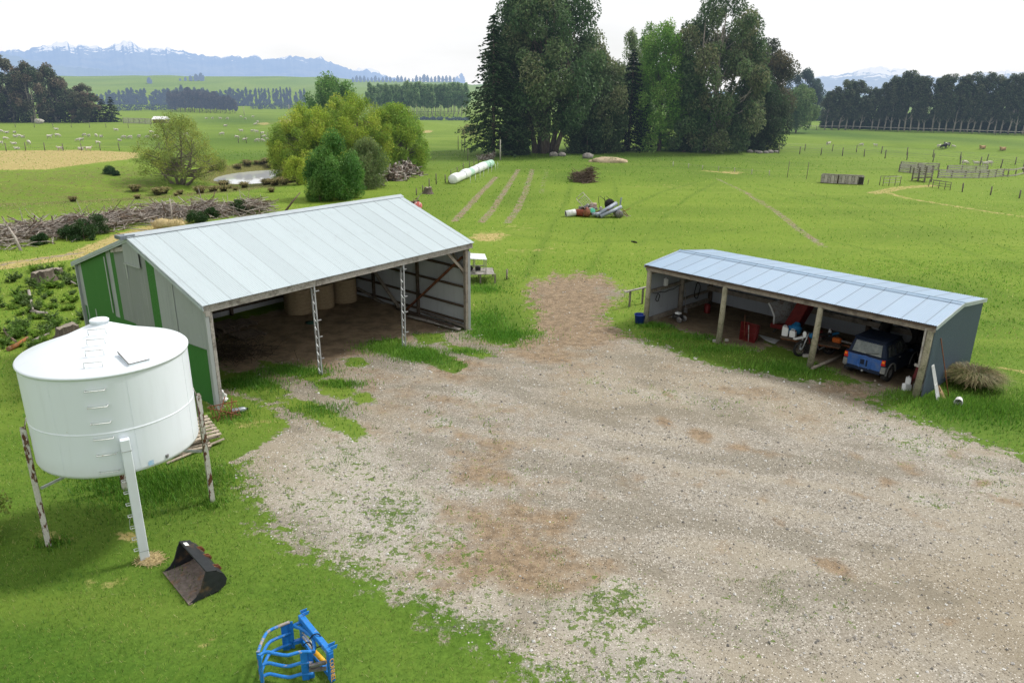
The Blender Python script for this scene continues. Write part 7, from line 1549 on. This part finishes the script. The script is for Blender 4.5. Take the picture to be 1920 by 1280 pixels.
def stump(label, px, py, r, h, seed, tilt=0):
    p = at(px, py); t = thing('tree_stump', label, 'stump', p); g = random.Random(seed); n = 20; mb = MB(); rr = [1+g.uniform(-.15, .15) for _ in range(n)]; hh = [1+g.uniform(-.12, .12) for _ in range(n)]
    vs = []
    for (k, z) in ((1.55, -.05), (1.15, .25), (1.0, .6), (.97, 1.0)):
        for j in range(n): a = 2*PI*j/n; vs.append((r*k*rr[j]*math.cos(a), r*k*rr[j]*math.sin(a), h*z*(hh[j] if z == 1 else 1)+tilt*math.cos(a)*(z == 1)))
    mb.add(vs, [(i*n+j, i*n+(j+1) % n, (i+1)*n+(j+1) % n, (i+1)*n+j) for i in range(3) for j in range(n)], 0, True); mb.build('bark', M_stump, t)
    mb = MB(); mb.add(vs[3*n:]+[(0, 0, h*.98)], [(j, (j+1) % n, n) for j in range(n)]); mb.build('cut_top', M_cut, t)
stump('wide grey tree stump in the weeds left of the barn', 82, 526, .50, .55, 1, .06); stump('flat-topped stump close behind the silo lid', 128, 632, .42, .5, 2, .05); stump('small grey stump near the back corner of the barn', 110, 512, .22, .28, 3); stump('dark tree stump with pale top in the field behind the barn', 803, 363, .42, .6, 4)
p = at(776, 392); t = thing('root_stump', 'upturned dark root with a white bare branch behind the barn roof', 'stump', p); g = random.Random(7); mb = MB()
for k in range(60): c = Vector((g.gauss(0, .22), g.gauss(0, .2), abs(g.gauss(.3, .22)))); d = Vector((g.gauss(0, 1), g.gauss(0, 1), g.gauss(0, 1))).normalized()*g.uniform(.1, .3); mb.tube([c-d, c+d], [g.uniform(.05, .1), .02], 6)
mb.build('roots', M_stick2, t); mb = MB(); mb.tube([(.15, 0, .5), (.35, 0, .9), (.5, 0, 1.15), (.75, 0, 1.4)], [.05, .045, .035, .015], 6); mb.build('bare_branch', M_rail, t)
p = at(783, 396); mb = MB(); mb.lathe([(0, .05), (.3, .04), (.42, 0), (.42, -.03), (0, -.02)], 24, (0, 0, .42), axis=(-.2, -.8, .5)); tag(mb.build('red_disc', mat('faded_red_and_white_disc', (.55, .14, .12), (.7, .6, .57), .5, ns=3, th=(.5, .55)), loc=p), 'faded red disc leaning on the upturned root by the barn roof', 'disc')
for k, (x0, y0, x1, y1, z, r, m_, lb) in enumerate([(15, 655, 52, 632, .25, .10, mat('orange_rotten_log', (.32, .13, .04), (.20, .15, .11), .95, ns=3), 'orange rotten log in the weeds at the left edge'), (8, 618, 30, 640, .35, .07, M_stick2, 'crooked brown branch crossing the orange log'), (60, 640, 92, 625, .15, .06, M_stick, 'grey branch in the weeds right of the orange log'), (122, 520, 142, 532, .25, .06, M_stick, 'pale broken branch against the back corner of the gable'), (54, 545, 62, 580, .3, .07, M_stick, 'upright grey snag in the weeds left of the barn'), (58, 582, 88, 586, .3, .10, M_stick, 'bleached root lying in the weeds left of the barn')]):
    a, b = at(x0, y0, z*.3), at(x1, y1, z); mb = MB(); m2 = (a+b)/2+Vector((0, 0, .12)); mb.tube([a+Vector((0, 0, z*.3)), m2, b+Vector((0, 0, z))], [r, r*.9, r*.5], 7); tag(mb.build('dead_branch', m_), lb, 'branch')
M_rock = mat('lichen_grey_rock', (.24, .22, .20), (.36, .34, .31), .95, ns=4, bump=.5, bs=8, haze=True)
g = random.Random(31)
RK = [(1038, 293, .7, 'squat boulder at the foot of the many-stemmed gum'), (1054, 293, .65, 'boulder second from the left under the grove'), (1102, 297, .85, 'largest grey boulder beside the sand mound')]+[(1408+i*9+g.uniform(-2, 2), 288+g.uniform(-2, .5), g.uniform(.4, .75), 'grey rock in the heap at the right foot of the grove') for i in range(6)]
for (px, py, r, lb) in RK:
    p = at(px, py); mb = MB(); mb.ell((0, 0, r*.35), (r, r*.8, r*.6), 12, 8, jit=.16, rng=g); tag(mb.build('boulder', M_rock, loc=p), lb, 'boulder', 'rocks by the grove' if 'heap' in lb else None)
p = at(1142, 304); g = random.Random(3); t = thing('sand_mound', 'pale sand mound in front of the grove', 'mound', p); mb = MB(); mb.ell((0, 0, 0), (2.6, 1.3, .72), 20, 8, jit=.12, rng=g); mb.ell((-1.7, .2, 0), (1.4, .8, .35), 14, 6, jit=.12, rng=g); mb.build('sand', mat('pale_sand', (.46, .37, .25), (.30, .24, .16), .95, ns=2, bump=.4), t)
V, F, C = crown_from([(.2, -.6, .45, 1.0, .5, .25, 0), (1.0, -.5, .3, .8, .5, .2, 0)], 120, .2, .5, -.3, [(.07, .14, .03)], np.random.default_rng(3)); raw_mesh('weeds', V, F, M_leaf, C, t)
# small hut and trough far left
p = at(299, 231); t = thing('sheep_hut', 'tiny far hut with white iron roof behind the left willow', 'hut', p, .05); w_ = 26*mpp(p)
mb = MB(); mb.b2((-w_*.45, 0, 0), (w_*.45, 2.6, 1.0)); mb.build('walls', M_timber, t); mb = MB(); mb.prism([(-w_*.5, -.3, .95), (-w_*.5, 1.3, 1.7), (-w_*.5, 2.9, .95)], (w_, 0, 0)); mb.build('roof', mat('far_white_roof', (.75, .75, .75), None, .5, haze=True), t)
yard('grey paling yard beside the far white-roofed hut', [(232, 231), (262, 232), (284, 233)], 1.3, 4, name='paling_yard')
p = at(74, 232); mb = MB(); mb.ell((0, 0, .5), (1.3, .7, .7), 12, 7, jit=.15, rng=g); tag(mb.build('white_boulder', M_rail, loc=p), 'pale boulder under the dark left gum row', 'boulder')
# bird low over the field
d = ray(1190, 454); b = Vector(CAM+d*40); mb = MB(); mb.ell((0, 0, 0), (.16, .05, .05), 10, 6); mb.ell((.17, 0, .02), (.05, .04, .04), 8, 5); mb.add([(-.05, .04, 0), (.08, .04, 0), (.10, .22, .07), (.0, .42, -.02), (-.06, .2, .05)], [(0, 1, 2, 3, 4)]); mb.add([(-.05, -.04, 0), (.08, -.04, 0), (.10, -.22, .07), (.0, -.42, -.02), (-.06, -.2, .05)], [(4, 3, 2, 1, 0)]); mb.add([(-.14, .03, 0), (-.14, -.03, 0), (-.28, -.06, 0), (-.28, .06, 0)], [(0, 1, 2, 3)])
o = mb.build('bird', M_black, loc=b); o.rotation_euler = (.3, 0, 2.6); tag(o, 'small black bird flying low over the field', 'bird')
# ------------------------------------------------------------------ shrubs, scrub and tussocks
for i, (px, py, w_, lb) in enumerate([(137, 447, 1.0, 'dark gorse mound in front of the slash pile, left of a pair'), (158, 449, 1.15, 'dark gorse mound in front of the slash pile, right of a pair'), (178, 438, 1.3, 'largest dark gorse mound before the slash pile'), (77, 458, .7, 'small dark gorse mound below the left of the slash pile'), (370, 417, 1.0, 'dark gorse mound right of the loose hay'), (452, 401, 1.1, 'dark gorse mound at the right end of the slash pile'), (398, 408, .7, 'little gorse mound among the branches above the roof'), (207, 326, .9, 'lone dark gorse clump on the straw terrace edge'), (217, 329, .55, 'tiny gorse clump beside the lone one on the terrace edge')]):
    p = at(px, py); tree('gorse_bush', lb, p, w_*.95, [(.02, w_*.7), (.4, w_*.85), (.8, w_*.6), (1, w_*.25)], 22, w_*.3, 130, .11, [(.016, .04, .012), (.024, .052, .016)], 200+i, r0=.03, asp=.3, frac=.1, cat='bush', vst=.8, out=.7)
M_fern = leaf_mat('leafy_weeds', False, .35)
def weed_mesh(seed, h, n, cols, leaf):
    g = np.random.default_rng(seed); Ps = []; As = []; cs = []
    for k in range(n):
        a = g.uniform(0, 6.28); ln = h*g.uniform(.5, 1.1); up_ = g.uniform(.5, 1.3); m = 9; s = np.linspace(.15, 1, m)
        d = np.array([math.cos(a), math.sin(a), 0]); P = d*(s*ln*.45)[:, None]; P[:, 2] = s*ln*up_*.8-.25*ln*s**2
        for sg in (-1, 1):
            sd = np.array([-d[1], d[0], .1])*sg; Ps.append(P+sd*(.10*h*(1.1-s))[:, None]); As.append(unit(np.tile(sd+d*.6, (m, 1))+g.normal(size=(m, 3))*.3)); cs.append(np.tile(np.asarray(cols)[g.integers(0, len(cols))], (m, 1))*g.uniform(.7, 1.3))
    P = np.concatenate(Ps); V, F = quads(P, np.concatenate(As), leaf*g.uniform(.7, 1.3, len(P)), .4, g); return V, F, np.repeat(np.clip(np.concatenate(cs), 0, 1), 4, 0)
WC = [[(.15, .28, .035), (.20, .33, .045)], [(.11, .22, .035), (.15, .26, .05)], [(.10, .17, .05), (.13, .20, .06)]]
protos = []
for i in range(6):
    V, F, C = weed_mesh(300+i, .75, 46, WC[i % 3], .105); protos.append([i, raw_mesh('leafy_weed', V, F, M_fern, C), False])
rg = random.Random(44); n_ = 0
WP = wpoly([(-40, 540), (60, 505), (142, 500), (155, 560), (165, 610), (110, 640), (50, 668), (-40, 700)]); 
tries = 0
def inside(poly, x, y):
    c = False; n = len(poly)
    for i in range(n):
        ax_, ay = poly[i]; bx_, by = poly[(i+1) % n]
        if (ay > y) != (by > y) and x < (bx_-ax_)*(y-ay)/(by-ay)+ax_: c = not c
    return c
WL = ['bright green ferny weed in the rough patch left of the barn', 'mid green ferny weed in the rough patch left of the barn', 'grey-green ferny weed in the rough patch left of the barn']
while n_ < 130 and tries < 3000:
    tries += 1; x = rg.uniform(WP[:, 0].min(), WP[:, 0].max()); y = rg.uniform(WP[:, 1].min(), WP[:, 1].max())
    if not inside(WP, x, y): continue
    i, pr, u = rg.choice(protos); o = pr if not u else pr.copy()
    if u: COL.objects.link(o)
    for q in protos:
        if q[0] == i: q[2] = True
    s = rg.choice((.35, .45, .55, .7, .95)); o.location = (x, y, Hz(x, y)); o.rotation_euler = (0, 0, rg.uniform(0, 6.3)); o.scale = (s, s, s*rg.uniform(.8, 1.2)); tag(o, WL[i % 3], 'weed', 'weeds left of the barn'); n_ += 1
for q in protos:
    if not q[2]: COL.objects.unlink(q[1]); bpy.data.objects.remove(q[1])
# leafy bush at the left picture edge
p = flat(-45, 1010); tree('leafy_bush', 'yellow-green leafy bush cut by the left picture edge', p, 1.6, [(.03, .5), (.4, .75), (.8, .6), (1, .2)], 34, .25, 100, .075, [(.10, .17, .03), (.14, .20, .045), (.17, .20, .05)], 310, r0=.03, frac=.8, cat='bush', bark=M_twig)
def tussock_mesh(seed, R, h, n, cols, w=.012):
    g = np.random.default_rng(seed); V = []; C = []; a = g.uniform(0, 2*PI, n); ln = R*g.uniform(.5, 1.15, n); hh = h*g.uniform(.55, 1.1, n); b0 = g.normal(size=(n, 2))*R*.13
    st = []
    for s in (0, .35, .7, 1.0):
        r = ln*s**1.1; z = hh*(1.75*s-1.15*s**2.2)*1.3; st.append(np.stack([b0[:, 0]+np.cos(a)*r, b0[:, 1]+np.sin(a)*r, np.maximum(z, .01)], 1))
    sd = np.stack([-np.sin(a), np.cos(a), np.zeros(n)], 1); ws = (w, w, w*.7, w*.15); col = np.asarray(cols)[g.integers(0, len(cols), n)]*g.uniform(.6, 1.3, (n, 1)); Vs = []; Cs = []
    for k in range(3):
        q = np.stack([st[k]-sd*ws[k], st[k]+sd*ws[k], st[k+1]+sd*ws[k+1], st[k+1]-sd*ws[k+1]], 1); Vs.append(q.reshape(-1, 3)); Cs.append(np.repeat(col*(.55+.25*k), 4, 0))
    V = np.concatenate(Vs); return V, np.arange(len(V)).reshape(-1, 4), np.clip(np.concatenate(Cs), 0, 1)
V, F, C = tussock_mesh(1, 1.35, .85, 4200, [(.27, .215, .11), (.20, .17, .085), (.34, .27, .15), (.13, .16, .05), (.11, .15, .04)], .010)
p = flat(1824, 722); o = raw_mesh('tussock', V, F, leaf_mat('dry_tussock', False, .2), C); o.location = p; o.scale = (.76, .76, .74); tag(o, 'big dry brown tussock of arching grass against the right end wall of the shed', 'tussock')
tp_ = []
for i in range(3):
    V, F, C = tussock_mesh(10+i, .75, .65, 260, [(.34, .27, .12), (.24, .22, .08), (.42, .35, .18), (.18, .21, .06)], .03); tp_.append(raw_mesh('tussock', V, F, M_leaf, C))
usedt = set(); k = 0; rg = random.Random(9)
spots = []
for _ in range(48):
    s = .5+.5*rg.random(); L4 = [(-66, 66), (-50, 68), (-38, 74), (-30, 84), (-27, 90)]; i = min(3, int(s*4)); f = s*4-i; spots.append((L4[i][0]*(1-f)+L4[i+1][0]*f+rg.gauss(0, 4.0), L4[i][1]*(1-f)+L4[i+1][1]*f+rg.gauss(0, 3.2)))
for _ in range(80): a = rg.uniform(0, 6.28); r = rg.uniform(.97, 1.18); spots.append((PONDC[0]+7.5*r*math.cos(a), PONDC[1]+9.6*r*math.sin(a)))
for x, y in spots:
    if Hz(x, y) < -1.46 or (math.hypot((x-PONDC[0])/7.5, (y-PONDC[1])/9.6) < (1.02 if y > PONDC[1] else 1.3)): continue
    i = rg.randrange(3); o = tp_[i] if i not in usedt else tp_[i].copy()
    if i in usedt: COL.objects.link(o)
    usedt.add(i); s = rg.uniform(.5, 1.3); o.location = (x, y, Hz(x, y)); o.rotation_euler = (0, 0, rg.uniform(0, 6.3)); o.scale = (s, s, s); tag(o, 'brown tussock clump in the boggy hollow round the pond', 'tussock', 'tussocks round the pond')
p = at(1516 if False else 516, 345); t = thing('dead_shrub', 'bare dead shrub standing in the pond edge', 'shrub', (at(517, 346).x, at(517, 346).y, -1.9)); g = random.Random(2); mb = MB()
for k in range(26): d = Vector((g.gauss(0, .5), g.gauss(0, .4), g.uniform(.5, 1.6))); mb.tube([(0, 0, 0), d*.5+Vector((g.gauss(0, .1), 0, 0)), d], [.03, .02, .008], 5)
mb.build('twigs', M_stick2, t)

# ------------------------------------------------------------------ real grass blades and stones near the camera
def yard_mask(x, y):
    P_ = wpoly(YARD); n = len(P_); d = np.full(x.shape, 1e9); ins = np.zeros(x.shape, bool)
    for i in range(n):
        ax_, ay = P_[i]; bx_, by = P_[(i+1) % n]; d = np.minimum(d, seg_d(x, y, ax_, ay, bx_, by)); xx = (bx_-ax_)*(y-ay)/(by-ay+1e-12)+ax_; ins ^= ((ay > y) != (by > y)) & (x < xx)
    return np.where(ins, d, -d)
from_grid = lambda A_, x, y: A_.reshape(nyg, nxg)[np.clip(np.searchsorted(gy, y)-1, 0, nyg-1), np.clip(np.searchsorted(gx, x)-1, 0, nxg-1)]
gq = np.random.default_rng(77)
def in_view(x, y, m=40):
    u, v = projpx(x, y, np.zeros_like(x)); return (u > -m) & (u < 1920+m) & (v > 0) & (v < 1280+m*2)
def outside_bldg(x, y, lo=.15):
    k = np.ones(x.shape, bool)
    for fr, L_, W_ in ((SF, SL, SW),):
        dx, dy = x-fr.O.x, y-fr.O.y; u = dx*fr.ex.x+dy*fr.ex.y; v = dx*fr.ey.x+dy*fr.ey.y; k &= ~((u > -.1) & (u < L_+.1) & (v > .6) & (v < W_+.1))
    fr = BF; dx, dy = x-fr.O.x, y-fr.O.y; u = dx*fr.ex.x+dy*fr.ex.y; v = dx*fr.ey.x+dy*fr.ey.y; k &= ~((u > -.1) & (u < BL+.1) & (v > 2.2) & (v < BW+.1))
    return k
VV = []; CC = []
def blades(x, y, hmin, hmax, w, cols, lean=.5):
    n = len(x); z = H(x, y); a = gq.uniform(0, 2*PI, n); h = gq.uniform(hmin, hmax, n); l = h*gq.uniform(.2, 1, n)*lean*2; wv = np.stack([-np.sin(a), np.cos(a), 0*a], 1)*(w*gq.uniform(.6, 1.4, n))[:, None]
    b = np.stack([x, y, z-.01], 1); tip = b+np.stack([np.cos(a)*l, np.sin(a)*l, h], 1); V = np.stack([b-wv, b+wv, tip], 1).reshape(-1, 3); pt_ = np.clip((fbm(x*.42, y*.42, 71, 4)-.5)*3.2, -1, 1)[:, None]; C = np.asarray(cols)[gq.integers(0, len(cols), n)]*gq.uniform(.65, 1.35, (n, 1))*(1+.22*pt_)*np.concatenate([1+.22*pt_, np.ones_like(pt_), 1+.3*pt_], 1)
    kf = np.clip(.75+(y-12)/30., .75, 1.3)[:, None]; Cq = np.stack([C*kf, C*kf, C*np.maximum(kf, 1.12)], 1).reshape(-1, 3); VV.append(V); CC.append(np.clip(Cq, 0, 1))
gcols = [(.072, .195, .017), (.098, .235, .02), (.14, .28, .03), (.19, .31, .042), (.30, .32, .10)]
for (y0, y1, dens, h0, h1, w) in ((7.6, 14, 950, .03, .085, .0055), (14, 20, 480, .035, .09, .008), (20, 30, 200, .04, .11, .013), (30, 46, 70, .05, .12, .022), (46, 75, 16, .05, .10, .03), (75, 125, 4, .06, .11, .05)):
    xa, xb = -.8*y1-3, .8*y1+3; A_ = (xb-xa)*(y1-y0); n = int(A_*dens*.8); x = gq.uniform(xa, xb, n); y = gq.uniform(y0, y1, n); k = in_view(x, y); x, y = x[k], y[k]; k = outside_bldg(x, y); x, y = x[k], y[k]
    gvm = from_grid(gravel, x, y)+(fbm(x*1.5, y*1.5, 90, 3)-.5)*1.1+(fbm(x*4, y*4, 91, 3)-.5)*.9; wd = from_grid(weed, x, y); ls = from_grid(lush, x, y); 
    cl = fbm(x*2.6, y*2.6, 92, 3)+.34*(wd-.5)+.2*(fbm(x*7, y*7, 93, 2)-.5)
    keep = (gvm < .46) | ((cl > .60) & (wd > .15)); pat = fbm(x*.9, y*.9, 94, 3); keep &= (gq.random(len(x)) < np.clip(.25+pat*.9, 0, 1))
    x, y, ls, gvm = x[keep], y[keep], ls[keep], gvm[keep]; m = gq.random(len(x)) < ls*.85
    fd = np.clip((y-30)/30, 0, 1)[:, None]
    tall = 1+1.1*ls*(fbm(x*1.1, y*1.1, 95, 3) > .45)
    blades(x[~m], y[~m], h0, h1, w, gcols); 
    if m.any(): blades(x[m], y[m], h0*1.3, h1*1.7, w*1.15, [(.06, .155, .013), (.08, .19, .018), (.11, .22, .025)])
# longer rough tufts round things that are never mown
def tufts(px, py, rx, ry, n, h0, h1, w=.012, cols=None):
    c = flat(px, py); m_ = mpp(c); x = c.x+gq.normal(size=n)*rx; y = c.y+gq.normal(size=n)*ry; k = outside_bldg(x, y); blades(x[k], y[k], h0, h1, w, cols or [(.075, .20, .018), (.10, .24, .024), (.15, .29, .035)], .4)
for (px, py, rx, ry, n) in [(720, 650, .5, .45, 2600), (785, 665, .55, .4, 2600), (760, 655, .3, .3, 900), (545, 695, .9, .35, 2200), (470, 720, .7, .35, 1800), (940, 620, .9, .7, 3400), (910, 590, .5, .9, 2000), (1300, 632, 1.3, .3, 1500), (1360, 655, .7, .25, 1500), (1480, 690, .9, .35, 2600), (1230, 610, .5, .25, 800), (1700, 742, .5, .2, 900),
                            (1800, 760, 1.2, .6, 3200), (1870, 770, 1.2, .8, 2500), (1760, 752, .5, .25, 900), (290, 920, .7, .6, 2600), (370, 900, .6, .5, 1800), (240, 905, .7, .4, 1800), (640, 720, .5, .2, 900), (600, 770, .6, .35, 900), (870, 655, .6, .2, 800), (430, 780, .4, .3, 900), (905, 540, .6, .4, 1500), (395, 945, .2, .2, 400), (100, 1018, .2, .15, 300), (160, 690, .6, .5, 1200)]:
    tufts(px, py, rx, ry, n, .06, .20)
# straw stalks and pale dead stems lying about on the lawn
def stalks(n, x0, x1, y0, y1, ln):
    x = gq.uniform(x0, x1, n); y = gq.uniform(y0, y1, n); k = in_view(x, y); x, y = x[k], y[k]; k = yard_mask(x, y) < .6; x, y = x[k], y[k]; n = len(x); z = H(x, y)+.05; a = gq.uniform(0, 2*PI, n); L_ = gq.uniform(.4, 1, n)*ln; d = np.stack([np.cos(a)*L_, np.sin(a)*L_, gq.uniform(-.02, .03, n)], 1); s = np.stack([-np.sin(a), np.cos(a), 0*a], 1)*.004
    b = np.stack([x, y, z], 1); V = np.stack([b-s, b+s, b+d], 1).reshape(-1, 3); VV.append(V); CC.append(np.tile([(.42, .38, .20)], (3*n, 1)))
stalks(420, -9, 4, 8, 20, .16)
V = np.concatenate(VV); C = np.concatenate(CC); o = raw_mesh('grass', V, np.arange(len(V)).reshape(-1, 3), leaf_mat('grass_blades', False, .35), C); o['kind'] = 'stuff'; o['label'] = 'short green grass with rough tufts round the yard'
print('grass tris', len(V)//3)
# loose stones on the yard
n = 26000; x = gq.uniform(-12, 26, n); y = 8+34*gq.random(n)**1.5; k = in_view(x, y); x, y = x[k], y[k]
sd_ = yard_mask(x, y); er = from_grid(earth, x, y); k = (sd_ > -.4) & (from_grid(gravel, x, y) > .35) & outside_bldg(x, y) & (gq.random(len(x)) < np.clip(1.05-er, .12, 1)*np.clip(.35+fbm(x*.7, y*.7, 97, 3), 0, 1)); x, y = x[k], y[k]; n = len(x)
r = .012+.030*gq.random(n)**3.2+.0006*y; base = np.array([(1, 0, 0), (-1, 0, 0), (0, 1, 0), (0, -1, 0), (0, 0, .75), (0, 0, -.5)], float)
a = gq.uniform(0, 2*PI, n); ca, sa_ = np.cos(a)[:, None], np.sin(a)[:, None]; V0 = base[None]*gq.uniform(.6, 1.25, (n, 6, 1))*r[:, None, None]
Vx = V0[..., 0]*ca-V0[..., 1]*sa_+x[:, None]; Vy = V0[..., 0]*sa_+V0[..., 1]*ca+y[:, None]; Vz = V0[..., 2]+(H(x, y)+r*.2)[:, None]
F0 = np.array([(0, 2, 4), (2, 1, 4), (1, 3, 4), (3, 0, 4), (2, 0, 5), (1, 2, 5), (3, 1, 5), (0, 3, 5)]); F = (F0[None]+6*np.arange(n)[:, None, None]).reshape(-1, 3)
cs = np.array([(.40, .385, .36), (.55, .54, .51), (.30, .275, .24), (.19, .18, .165), (.44, .38, .30), (.62, .61, .58)])[gq.integers(0, 6, n)]*gq.uniform(.8, 1.15, (n, 1))
t = NT('yard_stone'); t.done(t.bsdf(t.attr('tint').outputs['Color'], .9, 0, .2))
o = raw_mesh('gravel_stones', np.stack([Vx, Vy, Vz], -1).reshape(-1, 3), F, t.m, np.repeat(cs, 6, 0)); o['kind'] = 'stuff'; o['label'] = 'loose grey and white stones scattered over the yard'
